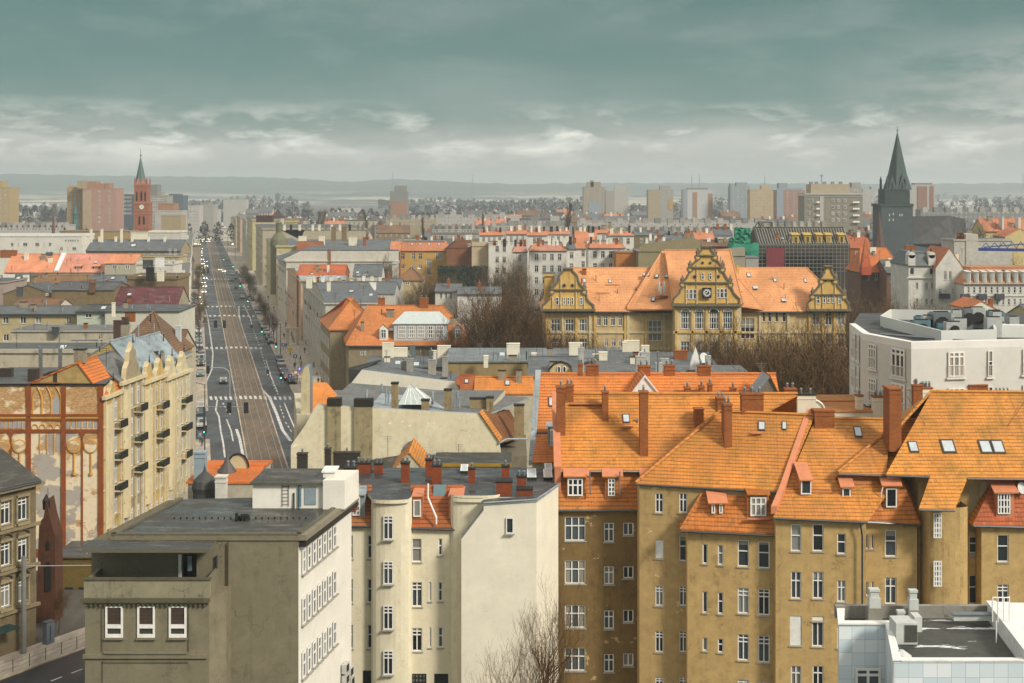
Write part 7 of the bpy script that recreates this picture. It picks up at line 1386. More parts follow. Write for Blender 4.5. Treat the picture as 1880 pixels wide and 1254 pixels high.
for i in range(34):
    right = i % 3; l = rq.uniform(28, 330); a = rq.uniform(12.5, 17) if right else rq.uniform(-12.6, -11.2); p = S(l, a, .13)
    person(CX+p.x*F/p.y, HY+(CH-.13)*F/p.y, (rq.choice(PC), rq.choice(PC[:5]), 1), 'small pedestrian among the shoppers on the '+('right' if right else 'left')+' pavement of the avenue', rq.uniform(1.6, 1.85), rq.uniform(0, 6))
r = root('cafe_railing', 'dark fenced cafe terrace at the right street corner', 'railing', tuple(G(540, 705))); m = MB(); g = G(540, 706)
for i in range(12): p = g+SR*(i*.35-2)+V((0, 0, .13)); m.tube([p, p+V((0, 0, 1.2))], .04, DARK, 4)
m.tube([g+SR*-2+V((0, 0, 1.3)), g+SR*2+V((0, 0, 1.3))], .04, DARK, 4); part(r, 'rail', m)
for px, py, lab in ((541, 614, 'pale portal canopy projecting over the right pavement'),):
    r = root('entrance_portal', lab, 'portal', tuple(G(px, py+25))); g = G(px, py+20); m = MB(); D = g.y; z = Zp(605, D)
    for x in (528, 546): m.box((Xp(x, D), D, 0), (.6, .6, z), RW)
    m.box((Xp(537, D), D, z), (3.8, 1.4, .5), RW); part(r, 'frame', m)

# ---------------- houses along the right side of the street
def axis(D, a): return -38.7-.2405*(D-206.4)+a*1.028
def px_of(x, D): return CX+x*F/D
def srow(lab, D, D2, y, b, wall, cols=5, fl=4, **k):
    a = px_of(axis(D, 17.9), D); h = House(lab, a, b, D, y, D2-D, wall, sd=-.2405, name='tenement_house', near=False)
    h.grid('l', cols, [h.zt-3.0-3.5*i for i in range(fl)], 1.1, 2.0, '4'); h.band(h.zt-.4, .35, .4, None, 'fl'); h.band(h.zt-7.6, .2, .2, None, 'l')
    O, u, Lw = h.face('l'); n = V((u.y, -u.x, 0)); rr = random.Random(int(D))
    for i in range(rr.randint(5, 8)):
        c = O+u*Lw*rr.random()+n*.55; z = h.zt-4.2-3.5*rr.randint(0, 3); m = MB(); m.box((c.x, c.y, z), (2.2, 1.1, .15), wall, yw+math.pi/2); m.box((c.x+n.x*.5, c.y+n.y*.5, z+.15), (2.2, .08, .9), rr.choice([DARK, GUT, flat('2c7a68', .8), plaster('a08a68', .8)]), yw+math.pi/2); h.sub.append(('balcony', m))
    return h
SG = plaster('cac6ba', .92, .3, '6a6458'); SP = plaster('d8b898', .9, .35, '5a4838'); SL = plaster('d8d2c4', .94, .3, '6a6458'); SY = plaster('d2c698', .9, .35, '6a5c40')
h = srow('white grey corner tenement with a pitched slate roof and plain grey firewall', 300, 366, 555, 700, SG, 9); h.gable(SLATE, ry=520, tm=.35, over=.3); h.win([(621, 624), (626, 629)], [(566, 573)], '2v'); h.chim(562, 572, 511, 525, CREAM, 0, 1, 0)
h.chim(600, 606, 520, 535, CREAM, 0, 1, 1); h.skyl(640, 650, 533, 537, 0); h.end()
h = House('dark slate roofs with white gable parapet behind the grey corner tenement', 600, 724, 330, 540, 14, SG, name='tenement_house'); h.gable(SLATE, ry=518, over=.2); h.chim(672, 690, 520, 533, WHITE, 0, 1, 0); h.end()
h = srow('peach fronted tenement with grey sheet roof and balconies over the shops', 372, 428, 514, 640, SP, 8); h.gable(felt('a4aeb2', .9, 1.2, .1), ry=493, tm=.4, over=.3); h.end()
h = House('orange red low roofs behind the peach tenement', 545, 632, 380, 505, 12, BRICKC, name='tenement_house'); h.gable(tiles('d4663a', .9, .1, .4), ry=487, over=.2); h.chim(600, 604, 488, 500, CREAM, 0, 1, 0); h.end()
h = House('grey slate attic with white windows right of the orange red roofs', 648, 700, 370, 507, 10, SL, name='tenement_house'); h.gable(SLATE, ry=486, over=.2); h.win([(655, 661), (668, 674)], [(503, 507)], '2v'); h.end()
h = House('white low blocks with skylights and small chimneys behind the slate roofs', 570, 724, 345, 524, 12, SL, name='tenement_house'); h.flat(BITU2)
for i in range(9): h.chim(575+i*15, 580+i*15, 508+(i*7) % 6, 520, rnd.choice([CREAM, WHITE, LW]), 0, 1, i % 3)
h.end()
h = srow('tenement with a very long pale grey firewall crossed by stains', 433, 481, 478, 732, SL, 6); h.wm.poly([P(517, 478, 433), P(732, 478, 433), P(732, 460, 433), P(552, 460, 433)], SL); h.rm.slab([P(512, 478, 433), P(552, 459, 433), P(590, 449, 470), P(505, 470, 470)], .3, SLATE); h.rm.slab([P(552, 459, 433), P(732, 459, 433), P(732, 452, 470), P(575, 450, 470)], .3, SLATE)
m = MB(); m.prism([(Xp(604, 432.5), 432.4), (Xp(607, 432.5), 432.4), (Xp(607, 432.5), 433), (Xp(604, 432.5), 433)], 10, Zp(457, 433), BRICKC); h.sub.append(('chimney', m)); h.end()
h = House('beige narrow corner turret house at the end of the long grey firewall', 720, 728, 425, 485, 8, SL, name='tenement_house'); h.flat(ZINC); h.end()
h = srow('tenement with a round domed corner turret and dark lantern', 486, 560, 452, 560, SY, 8); h.flat(SLATE); m = MB(); c = P(512, 452, 492); m.lathe((c.x, c.y, c.z), [(3.2, -18), (3.2, 0), (3.5, .3), (3.1, 2.6), (1.6, 4.6), (1.1, 5.2), (1.1, 8.4), (1.3, 8.6), (0, 10.2)], flat('7c7a5c', .7, .6), 12); h.sub.append(('turret', m)); h.end()
h = House('dark slate terrace roofs behind the domed corner turret', 545, 715, 500, 452, 14, SY, name='tenement_house'); h.gable(SLATE, ry=441, over=.2); h.chim(548, 562, 434, 452, CREAM, 0, 1, 0); h.chim(585, 596, 434, 450, CREAM, 0, 1, 0); h.chim(640, 655, 436, 452, CREAM, 0, 1, 0); h.chim(666, 672, 436, 456, BRICKC, 0, 1, 0); h.end()
h = House('reddish brown gabled attic next to the dark slate terrace', 545, 590, 480, 458, 8, BRICKC, name='tenement_house'); h.gable(tiles('a0522c', .8, .2), ry=444); h.end()
h = srow('tenement with a broad cream firewall notched at its top and dark chimneys along the ridge', 590, 660, 420, 672, plaster('c2b79e', .9, .35, '6a5c48'), 7); h.flat(BITU); h.wm.poly([P(510, 420, 590), P(560, 420, 590), P(552, 440, 590)], SL)
for i, x in enumerate((520, 532, 548, 560, 572, 584, 596, 607, 622, 640, 655, 664)): h.chim(x, x+4, 413, 421, rnd.choice([DARK, CREAM, STEEL]), 0, 1, i % 2)
h.chim(608, 616, 417, 440, LB, 0, 1, 0); h.chim(627, 636, 417, 440, LB, 0, 1, 0); h.end()
h = srow('tall pale yellow tenement with dark maroon attic far up the street', 700, 780, 404, 515, SY, 7); h.flat(BITU); h.chim(470, 500, 396, 406, flat('4a2e30', .8), 0, 4, 0); h.end()
h = House('yellow stucco tower block on the roofs with a pyramid roof to its left', 518, 541, 720, 408, 10, plaster('d2c27c', .9, .2), name='tower_house'); h.flat(BITU, over=.6, th=.8); h.end(); 
h = House('dark pyramid roofed attic beside the yellow stucco tower', 498, 516, 710, 400, 10, SG, name='tower_house'); h.hip4(flat('4a3438', .8), py=384); h.end()
for D, D2, y, b, lab in ((790, 860, 405, 470, 'brownish side wall house standing proud of the far street frontage'), (900, 980, 400, 462, 'grey cornered house far along the right frontage'), (1000, 1100, 402, 455, 'faint beige frontage house at the hazy end of the street')):
    h = srow(lab, D, D2, y, b, rnd.choice([SP, SG, SY]), 6, 3); h.flat(BITU2); h.end()
# left side frontage behind the facade row
for i, (D, D2, y, col, lab) in enumerate(((232, 262, 612, SL, 'white sliver frontage right after the pyramid roof'), (268, 300, 585, SY, 'yellowish frontage sliver beside the maroon roof'), (320, 372, 545, LB, 'brown frontage sliver with dark shopfronts'), (378, 440, 505, SL, 'pale frontage sliver beside the white terraces'), (445, 520, 476, SG, 'grey frontage sliver next to the corner block'), (560, 640, 452, SY, 'far beige frontage sliver at the left kerb'), (660, 760, 440, SG, 'farther grey frontage sliver at the left kerb'))):
    bx = px_of(axis(D, -13.2), D); h = House(lab, bx-14, bx, D, y, D2-D, col, sd=-.2405, name='tenement_house'); h.grid('r', 6, [h.zt-3-3.4*j for j in range(4)], 1.1, 1.8, '4'); h.flat(BITU2)
    h.chim(bx-12, bx-8, y-8, y, CREAM, 0, 1, 1); h.end()
# ================================================================ TOWN BEHIND
WT = plaster('dedad0', 1.0, .2); OR4 = tiles('de8e6a', .92, .12, .45, '9c5c40')
def H(lab, a, b, D, y, dep, wall, name='tenement_house', **k): return House(lab, a, b, D, y, dep, wall, name=name, **k)
def roofstuff(h, x0, x1, y, n, seed=0, k=0):
    q = random.Random(seed)
    for i in range(n):
        x = x0+(x1-x0)*(i+q.random()*.6)/n; w = q.uniform(2.5, 6); h.chim(x, x+w, y-q.uniform(4, 9), y+q.uniform(0, 3), q.choice([CREAM, BRICKC, WHITE, LW, DARK]), k, 1, q.randint(0, 2))
h = H('yellow tenement with orange attic, arched stair windows and flat grey top', 733, 822, 440, 461, 14, plaster('cfa65a', .9, .3), near=True); h.mansard(OR4, 444, 1.2, BITU2); roofstuff(h, 735, 820, 440, 7, 1, 1)
for x in (757, 772, 788, 806): h.skyl(x-2.5, x+2.5, 446, 450, 0)
h.win([(736, 743), (756, 762), (768, 775)], [(465, 476), (486, 493)], '4'); h.win([(783, 792)], [(475, 489)], '4a'); h.win([(800, 806), (808, 813)], [(464, 476)], '4'); h.win([(783, 792)], [(494, 505)], '4'); h.end()
h = H('orange mansard end of the yellow tenement meeting the slate roofs', 716, 734, 436, 462, 14, BRICKC); h.gable(OR4, ry=444, over=.1); h.end()
h = H('red brown brick firewall with a slanting top', 820, 866, 432, 455, 14, bricks('a85c30', .8)); h.wm.poly([P(820, 455, 432), P(866, 455, 432), P(866, 440, 432), P(836, 442, 432)], bricks('a85c30', .8)); h.rm.slab([P(818, 456, 432), P(836, 441, 432), P(836, 440, 445), P(818, 455, 445)], .3, DARK); h.flat(BITU2, th=.1); h.win([(859, 864)], [(447, 453)], '2v'); roofstuff(h, 830, 866, 440, 5, 4); h.end()
h = H('smooth beige firewall beside the brick firewall', 866, 906, 428, 452, 12, plaster('cbb795', .95, .15)); h.wm.poly([P(866, 452, 428), P(906, 452, 428), P(893, 444, 428), P(866, 444, 428)], plaster('cbb795', .95, .15)); h.flat(BITU2, th=.1); h.end()
def whouse(lab, a, b, D, y, y2, roof, cols, rows, kind='m', seed=0, wall=None, st='4'):
    h = H(lab, a, b, D, y, 12, wall or WT, near=True)
    if kind == 'm': h.mansard(roof, y2, 1.3, SLATE)
    elif kind == 'g': h.gable(roof, ry=y2, over=.3)
    else: h.flat(SLATE)
    h.auto('f', 2.3, 3.5, 1.15, 2.0, '4', .8, 4)
    roofstuff(h, a+2, b-2, y2 if kind != 'f' else y, max(2, int((b-a)/9)), seed, -1); h.end(); return h
whouse('white tenement with flat blue grey top next to the smooth beige firewall', 897, 941, 425, 447, 447, SLATE, [(914, 918), (923, 928), (931, 936)], [(449, 457), (467, 481)], 'f', 2)
whouse('white house with blue framed dormers and dark balconies', 941, 968, 400, 463, 447, tiles('dc9c88', .95, .1), [(943, 950), (957, 971)], [(468, 482)], 'm', 3)
whouse('white bow fronted house with pinkish orange mansard roof', 972, 1040, 392, 461, 446, tiles('e09c84', .95, .1, .45), [(1021, 1027)], [(467, 481)], 'm', 4)
whouse('narrow white house with slate attic between the pink and orange roofs', 1040, 1058, 405, 458, 443, SLATE, [(1044, 1053)], [(464, 482)], 'm', 5)
whouse('tall narrow orange roofed house with a dark balcony strip', 1057, 1097, 420, 455, 424, OR4, [(1064, 1072)], [(459, 478)], 'g', 6)
whouse('white house with low orange hipped attic and green balcony door', 1080, 1148, 380, 456, 443, OR4, [(1118, 1124)], [(463, 476)], 'm', 7)
whouse('white gabled house with orange strip roof, rightmost of the white row', 1117, 1164, 440, 433, 424, OR4, [(1149, 1157)], [(438, 455)], 'm', 8)
for a, b, y, y2, D, lab in ((880, 925, 432, 424, 560, 'orange roof sliver behind the beige firewall'), (930, 968, 430, 422, 520, 'white and orange gable row behind the white tenements, left piece'), (968, 1005, 432, 424, 500, 'cream arched attic behind the white tenements'), (1005, 1045, 430, 423, 510, 'orange topped attic just left of the tall narrow orange roof'), (1095, 1120, 428, 420, 520, 'small white attic above the green balcony house')):
    whouse(lab, a, b, D, y, y2, OR4, None, None, 'g', int(a))
h = H('plain orange ochre wall of a low block before the olive firewall', 1131, 1172, 372, 464, 8, plaster('c8803c', .9, .2)); h.flat(BITU2, th=.2); h.end()
h = H('olive grey firewall rising in a slant behind the pink school roof', 1172, 1290, 365, 462, 16, plaster('a09470', .85, .25)); h.wm.poly([P(1172, 462, 365), P(1290, 462, 365), P(1285, 441, 365), P(1268, 436, 365), P(1208, 444, 365), P(1180, 448, 365)], plaster('a09470', .85, .25)); h.flat(BITU2, th=.1); roofstuff(h, 1180, 1290, 445, 6, 12); h.end()
h = H('grey speckled firewall with a slanted top right of the clock gable', 1303, 1368, 330, 470, 12, plaster('a8a08c', .9, .3, '7a7464', 'c4bca8', .0)); h.wm.poly([P(1303, 470, 330), P(1368, 470, 330), P(1368, 455, 330), P(1362, 453, 330), P(1308, 459, 330)], plaster('a8a08c', .9, .3, '7a7464', 'c4bca8', .0)); h.flat(BITU2, th=.1); h.end()
h = H('pale grey cube block beneath the green netting', 1369, 1393, 335, 473, 8, plaster('a8a8a4', .9, .2)); h.flat(BITU2, th=.1); h.end()
for a, b, y, y2, D, wl, rf, lab in ((1165, 1225, 432, 424, 500, LB, SLATE, 'brown walled low house behind the white row'), (1222, 1262, 440, 430, 470, SL, SLATE, 'small white walled house with dark roof above the olive firewall'), (1262, 1300, 438, 425, 440, SP, BROWNT, 'brownish gabled house above the clock gable'), (1277, 1312, 440, 425, 420, SL, OR4, 'white gable with small orange roof left of the green netting'), (1312, 1345, 432, 418, 450, SG, SLATE, 'grey attic with tiny windows left of the green netting'), (1190, 1215, 447, 437, 430, WT, BITU2, 'little white box house among brown roofs'), (1290, 1340, 452, 441, 400, plaster('7a4a3a', .8), BROWNT, 'rust brown roofline right behind the tallest school gable'),
    (1560, 1600, 455, 433, 420, BRICKC, tiles('c4603c', .8, .1), 'red roof with two skylights right of the scaffolded house'), (1555, 1608, 440, 428, 520, SG, SLATE, 'dark grey low roofs at the foot of the grey slab block'), (1572, 1604, 428, 420, 600, SY, BITU2, 'pale yellow low house left of the dark church')):
    h = H(lab, a, b, D, y, 12, wl); h.gable(rf, ry=y2, over=.3); roofstuff(h, a, b, y2+2, 3, int(a)); h.auto('f', 2.4, n=2); h.end()
# middle houses in front of the white row
h = H('brown pyramid roofed cream house with an eyebrow window behind the villa', 730, 775, 360, 515, 12, plaster('cbb88c', .9, .3)); h.hip4(BROWNT, py=490); h.win([(744, 752)], [(517, 522)], '2va'); h.end()
r = root('ivy_wall', 'dark green ivy covered wall block below the brick firewall', 'hedge', (-20, 372, 0)); m = MB(); IV = gmat('26382c', .9, 'ivy', 12, 0); m.prism([(Xp(804, 372), 372), (Xp(894, 372), 372), (Xp(894, 372), 378), (Xp(804, 372), 378)], 0, Zp(494, 372), IV); part(r, 'wall', m); m = MB(); q = random.Random(9)
for i in range(2600):
    x = q.uniform(802, 896); y = q.uniform(489, 525); p = P(x, y, 371.8+q.uniform(-.6, 0)) if q.random() < .8 else P(x, 491+q.uniform(-2, 3), 372+q.uniform(0, 5)); s = q.uniform(.3, .6); a = V((q.uniform(-1, 1), q.uniform(-.3, .3), q.uniform(-1, 1)))*s; b = V((q.uniform(-1, 1), q.uniform(-.6, .2), q.uniform(-1, 1)))*s; m.poly([p, p+a, p+b], IV, [(0, 0)]*3)
part(r, 'ivy_leaves', m)
for a, b, y, y2, D, wl, rf, lab in ((799, 846, 535, 522, 330, SL, SLATE, 'slate roofed house with white framed bay behind the villa'), (840, 920, 540, 528, 322, WT, SLATE, 'low white house with a brick chimney and dark flat roof behind the villa'), (690, 735, 528, 512, 350, SG, SLATE, 'grey attic behind the orange villa roof')):
    h = H(lab, a, b, D, y, 12, wl, near=True); h.gable(rf, ry=y2, over=.3); h.chim((a+b)/2-2, (a+b)/2+3, y2-8, y2+6, BRICKC, 0, 1, 1)
    if a < 830: h.win([(a+8, a+13), (a+17, a+22), (a+26, a+31)], [(y+2, y+14)], '2v')
    h.end()
# scaffolded house with rafters
h = H('house under construction with bare rafters, five yellow dormers and scaffolding', 1392, 1560, 398, 452, 16, plaster('5c5448', .7, .7, '2a2620'), name='scaffolded_house'); h.gable(flat('4a4842', .8, .8, nm='roof_board'), ry=418, over=.2, hip=0)
m = MB(); O, n_ = h.planes[0]; RFT = flat('b0aca0', .9)
for i in range(34):
    x = 1396+i*4.9; p, q_ = hit(x, 449, O, n_), hit(x-9, 420, O, n_); m.tube([p+V((0, -.2, .2)), q_+V((0, -.2, .2))], .11, RFT, 4)
h.sub.append(('rafters', m))
for a, b in ((1455, 1467), (1477, 1489), (1500, 1510), (1517, 1527), (1540, 1551)):
    h.dormer(a, b, 431, 446, 0, flat('c8a850', .9), flat('c8a850', .9), '1', win=[(a+3, b-3, 434, 446)], deep=3, tilt=.2, fm=flat('d8b85c', .9), ov=.3)
h.end()
r = root('scaffolding', 'grey tube scaffolding with a faded red net in front of the rafters house', 'scaffolding', tuple(P(1480, 560, 394))); m = MB(); SCF = flat('8c8c88', .8, .5)
for i in range(24): x = 1392+i*7.2; m.tube([P(x, 470+130, 394), P(x, 448, 394)], .09, SCF, 4)
for j in range(8): y = 449+j*7; m.tube([P(1392, y, 394), P(1558, y, 394)], .08, SCF, 4); m.slab([P(1392, y+1, 394), P(1558, y+1, 394), P(1558, y+1, 395.5), P(1392, y+1, 395.5)], .06, flat('5a5044', .8))
part(r, 'tubes', m); m = MB(); m.slab([P(1407, 492, 393.6), P(1440, 492, 393.6), P(1440, 455, 393.6), P(1407, 455, 393.6)], .05, flat('8c3a44', .8, .9), None, (0, 1, 0)); part(r, 'red_net', m)
r = root('scaffold_netting', 'green construction netting wrapped around a building corner', 'netting', tuple(P(1365, 480, 385))); GN = gmat('1f8a6e', .9, 'green_netting', 10, 0)
m = MB(); q = random.Random(2)
for x0, x1, y0, y1, D in ((1338, 1393, 446, 560, 384), (1350, 1378, 416, 447, 388), (1340, 1360, 436, 448, 386)):
    nx, ny = 8, 8; gp = [[P(x0+(x1-x0)*i/nx, y0+(y1-y0)*j/ny, D+q.uniform(-.5, .5))+V((0, 0, q.uniform(-.3, .3) if j else q.uniform(-.6, .2))) for i in range(nx+1)] for j in range(ny+1)]
    for j in range(ny):
        for i in range(nx): m.poly([gp[j+1][i], gp[j+1][i+1], gp[j][i+1], gp[j][i]], GN)
    m.prism([(Xp(x0, D)+.6, D+.8), (Xp(x1, D)-.6, D+.8), (Xp(x1, D)-.6, D+6), (Xp(x0, D)+.6, D+6)], 0, Zp(y0+3, D), GN)
part(r, 'net', m)
r = root('steel_truss', 'dark steel roof truss rising behind the green netting', 'truss', tuple(P(1392, 440, 410))); m = MB(); D = 405
for a, b in (((1376, 432), (1392, 407)), ((1392, 407), (1407, 432)), ((1376, 432), (1407, 432)), ((1384, 420), (1400, 420)), ((1384, 420), (1390, 432)), ((1400, 420), (1393, 432)), ((1392, 407), (1418, 408)), ((1407, 432), (1418, 408)), ((1418, 408), (1418, 440)), ((1376, 432), (1376, 445)), ((1407, 432), (1407, 445))): m.tube([P(*a, D), P(*b, D)], .22, flat('6c6c66', .8), 4)
part(r, 'beams', m)
# ---- right hand cluster
h = H('brick villa with orange roof, white framed windows and a steep red spire roof', 1580, 1655, 335, 498, 14, bricks('7c4634', .8, 'a89884'), near=True); h.gable(tiles('e0783c', .95, .1, .42), ry=456, over=.4, hip=2)
h.win([(1592, 1597), (1605, 1611), (1622, 1628)], [(502, 514)], '2va'); h.win([(1575+k*8, 1580+k*8) for k in (5, 7)], [(504, 516)], '4'); m = MB(); c = P(1589, 490, 334); m.lathe(tuple(c), [(1.7, -2), (1.7, 0), (1.2, 2.5), (0, 8.0)], tiles('d05a30', .9, .1), 4, math.pi/4); h.sub.append(('spire_roof', m)); h.chim(1663, 1680, 452, 480, BRICKC, 0, 1.5, 2)
m = MB(); m.slab([P(1618, 494, 332), P(1655, 494, 332), P(1648, 478, 336), P(1632, 474, 336)], .2, flat('d8dee0', 1)); h.sub.append(('metal_canopy', m)); h.end()
h = H('brick bay house with yellowish stone trim and dark tiny balcony', 1628, 1668, 328, 500, 12, bricks('8a5c44', .8), near=True); h.gable(SLATE, ry=478, over=.3); h.win([(1634, 1638), (1644, 1649), (1656, 1661)], [(504, 518)], '4a'); h.end()
WO = plaster('d8d6cc', 1.0, .35, '7a766c')
h = H('white ornate tenement with round topped dormers and arched loggias', 1668, 1719, 300, 488, 14, WO, near=True); h.mansard(SLATE, 464, 1.5, SLATE); h.win([(1681, 1686), (1699, 1704), (1709, 1714)], [(519, 531), (548, 560)], '2v'); h.win([(1671, 1678), (1707, 1716)], [(492, 504)], '1a'); h.band(Zp(511, 300), .3, .35, WO)
for x in (1674, 1711):
    m = MB(); c = P(x, 486, 299.8); m.prism([(c.x-.8, 299.7), (c.x+.8, 299.7), (c.x+.8, 302), (c.x-.8, 302)], c.z-.3, c.z+2.2, WO); m.tube([(c.x, 299.7, c.z+2.2), (c.x, 302, c.z+2.2)], .8, WO, 12); m.lathe((c.x, 300.5, c.z+2.8), [(.3, 0), (.1, .8), (0, 1.2)], DARK, 6); h.sub.append(('dormer', m))
h.end()
h = H('white gabled tenement with thin orange slopes and a grey box balcony', 1718, 1769, 298, 492, 14, WO, near=True); h.gablef(tiles('d87a4c', .9, .1), py=456); h.win([(1724, 1729), (1748, 1753)], [(530, 541)], '4'); h.win([(1733, 1738), (1742, 1747)], [(498, 514)], '2v'); m = MB(); c = P(1734, 548, 297.5); m.box((c.x, c.y, c.z), (2.2, 1.2, 1.1), flat('3c4450', .8)); h.sub.append(('balcony', m)); h.chim(1754, 1760, 468, 484, CREAM, 0, 1, 1); h.end()
h = H('long white tenement with an orange attic full of tall dormers at the right edge', 1770, 2150, 292, 522, 14, WO, near=True); h.mansard(tiles('e09a70', .92, .08, .42), 492, 2.4, tiles('e09a70', .92, .08, .42))
for i in range(9): x = 1775+i*14.5; h.dormer(x, x+7.5, 499, 520, 0, WO, WO, '2v', deep=2.5, tilt=.1, win=[(x+1.8, x+6, 501, 518)])
h.win([(1776+i*10.6, 1780+i*10.6) for i in range(12)], [(527, 538)], '2h'); h.win([(1776+i*10.6, 1780+i*10.6) for i in range(12)], [(549, 560)], '2h'); h.band(Zp(544, 292), .25, .2, WO)
for x in (1772, 1803, 1835): m = MB(); c = P(x, 549, 291.4); m.box((c.x, c.y, c.z), (1.9, 1.1, 1.1), flat('4a5058', .8)); h.sub.append(('balcony', m))
h.end()
h = H('small orange roof with two brick chimneys above the modern building', 1778, 1826, 205, 566, 8, CREAM); h.gablef(tiles('d8743c', .9, .2), py=553); h.chim(1787, 1791, 550, 566, BRICKC, 0, .8, 0); h.chim(1817, 1823, 550, 566, BRICKC, 0, .8, 0); h.end()
h = H('big stepped pale concrete firewall below the blue crane beam', 1752, 1858, 330, 442, 10, plaster('c8c4b8', .95, .4, '7c766a')); h.flat(BITU2); h.wm.prism([(Xp(1773, 330), 329.8), (Xp(1795, 330), 329.8), (Xp(1795, 330), 338), (Xp(1773, 330), 338)], 0, Zp(430, 330), plaster('c8c4b8', .95, .4, '7c766a')); h.end()
r = root('crane', 'long blue crane beam on a lattice jib in front of the concrete firewall', 'crane', tuple(P(1880, 470, 300))); m = MB(); BL = flat('1f3f86', .9, .4); D = 300; m.slab([P(1796, 455, D), P(2000, 458, D), P(2000, 458, D+1), P(1796, 455, D+1)], .7, BL); part(r, 'beam', m); m = MB()
for i in range(12): x = 1802+i*16; m.tube([P(x, 455, D), P(x+8, 446-i*.5, D)], .08, BL, 4); m.tube([P(x+8, 446-i*.5, D), P(x+16, 456, D)], .08, BL, 4)
m.tube([P(1806, 454, D), P(2000, 438, D)], .14, BL, 5); m.tube([P(1998, 458, D), (Xp(1998, D), D, 0)], .5, BL, 6); part(r, 'lattice', m)
h = H('house with long orange roof, yellow walls and white firewall strips at the right edge', 1808, 2100, 420, 424, 12, plaster('d8c48c', .95, .2), near=True); h.gable(tiles('d88c6c', .9, .1, .45), ry=402, over=.3); h.chim(1840, 1843, 400, 424, WT, 0, 3, 0); h.chim(1870, 1874, 400, 424, WT, 0, 3, 0); h.win([(1848, 1853), (1862, 1867)], [(434, 446)], '2v'); h.end()
h = H('yellow corner house with small orange porch gable and garden trees beside it', 1845, 1900, 400, 434, 10, plaster('d8c48c', .95, .2)); h.gablef(tiles('e08454', .9, .1), py=420); h.end()
for a, b, D, y, lab, wl, rf, y2 in ((1925, 2150, 160, 640, 'plain cream courtyard house beyond the right frame edge', CREAM2, ORANGE, 600), (2110, 2400, 220, 600, 'grey roofed house outside the frame at right', SG, SLATE, 570), (1900, 2250, 240, 590, 'beige house behind the modern building outside the frame', SY, SLATE, 560)):
    h = H(lab, a, b, D, y, 14, wl); h.gable(rf, ry=y2); h.auto('f', 2.6); h.end()
# ---- dark church
DC = plaster('5c686c', .8, .4, '30383c'); DCR = gmat('3f5450', .85, 'verdigris_slate', 6, .2); DN = gmat('3a3a38', .8, 'dark_slate', 5, .2)
r = root('church', 'dark slate grey church with a tall pointed green black spire', 'church', (Xp(1647, 500), 505, 0)); D = 500; px = D/F
def sq(cx, hw, D0): x = Xp(cx, D0); w = hw*px; return [(x-w, D0), (x+w, D0), (x+w, D0+2*w), (x-w, D0+2*w)]
m = MB(); m.prism(sq(1647, 29, D), 0, Zp(377, D), DC); m.prism(sq(1647, 30.5, D-.3), Zp(379, D), Zp(374, D), DCR); q = sq(1647.5, 22.5, D+1.2); m.prism(q, Zp(377, D), Zp(347, D), DC)
for i in range(7): y = 373-i*3.6; m.prism(sq(1647.5, 23.1, D+1.05), Zp(y, D), Zp(y-1.2, D), DCR)
part(r, 'tower', m); m = MB(); c = (Xp(1647.5, D+6), D+6, Zp(348, D+6)); R0 = 23*px*1.18
m.lathe(c, [(R0*.96, 0), (R0*.62, 6.2), (0, 22.8)], DCR, 8, math.pi/8); m.tube([(c[0], c[1], c[2]+22.4), (c[0], c[1], Zp(234, D+6))], [.14, .05], DARK, 5); m.box((c[0], c[1], c[2]+24.2), (.9, .1, .12), DARK); m.lathe((c[0], c[1], c[2]+22.6), [(.1, 0), (.4, .3), (.1, .6)], DARK, 8); part(r, 'spire', m)
m = MB()
for dx in (-17, 17, -7, 7):
    if abs(dx) == 17:
        for dy in (1.5, 10): b = (Xp(1647.5+dx, D), D+dy, Zp(349, D)); m.lathe(b, [(.5, 0), (.45, 3.6), (.5, 3.8), (.2, 4.8), (0, 5.6)], DCR, 8); part(r, 'corner_turret', m); m = MB()
m = MB()
for dx in (-9, 9):
    a, b, t = P(1647.5+dx-7.5, 348, D+.9), P(1647.5+dx+7.5, 348, D+.9), P(1647.5+dx, 322, D+1.6); m.poly([a, b, t], DC); m.poly([b, t, V((t.x, D+6, t.z+1)), V((b.x, D+6, b.z))], DCR); m.poly([a, t, V((t.x, D+6, t.z+1)), V((a.x, D+6, a.z))], DCR); m.poly([P(1647.5+dx-1.6, 346, D+.8), P(1647.5+dx+1.6, 346, D+.8), P(1647.5+dx+1.6, 337, D+1.1), P(1647.5+dx, 334, D+1.1), P(1647.5+dx-1.6, 337, D+1.1)], DARK)
part(r, 'gablets', m); m = MB(); nb = D+3
m.prism([(Xp(1676, nb), nb), (Xp(1752, nb), nb+6), (Xp(1752, nb), nb+20), (Xp(1676, nb), nb+20)], 0, Zp(440, nb), DC); part(r, 'nave', m)
m = MB(); e0, e1, t0, t1 = P(1674, 447, nb-.5), P(1760, 447, nb+4), P(1674, 397, nb+10), P(1744, 396, nb+12); m.slab([e0, e1, t1, t0], .4, DN); m.slab([e1, P(1776, 440, nb+22), P(1772, 402, nb+22), t1], .4, DN); m.slab([t0, t1, t1+V((0, 12, -11)), t0+V((0, 12, -11))], .4, DN); part(r, 'nave_roof', m)
m = MB(); rb = bricks('6e4640', .7); x = Xp(1614, D-3); m.lathe((x, D-3, 0), [(2.3, 0), (2.3, Zp(452, D)), (1.7, Zp(440, D)), (0, Zp(384, D))], rb, 8); part(r, 'side_spire', m)
m = MB()
for x, y in ((1633, 394), (1640, 392), (1652, 394), (1656, 394), (1633, 403), (1640, 403)): m.poly([P(x-1, y+3, D-.08), P(x+1, y+3, D-.08), P(x+1, y-1.5, D-.08), P(x-1, y-1.5, D-.08)], flat('b8bcb8', 1))
part(r, 'louvres', m)
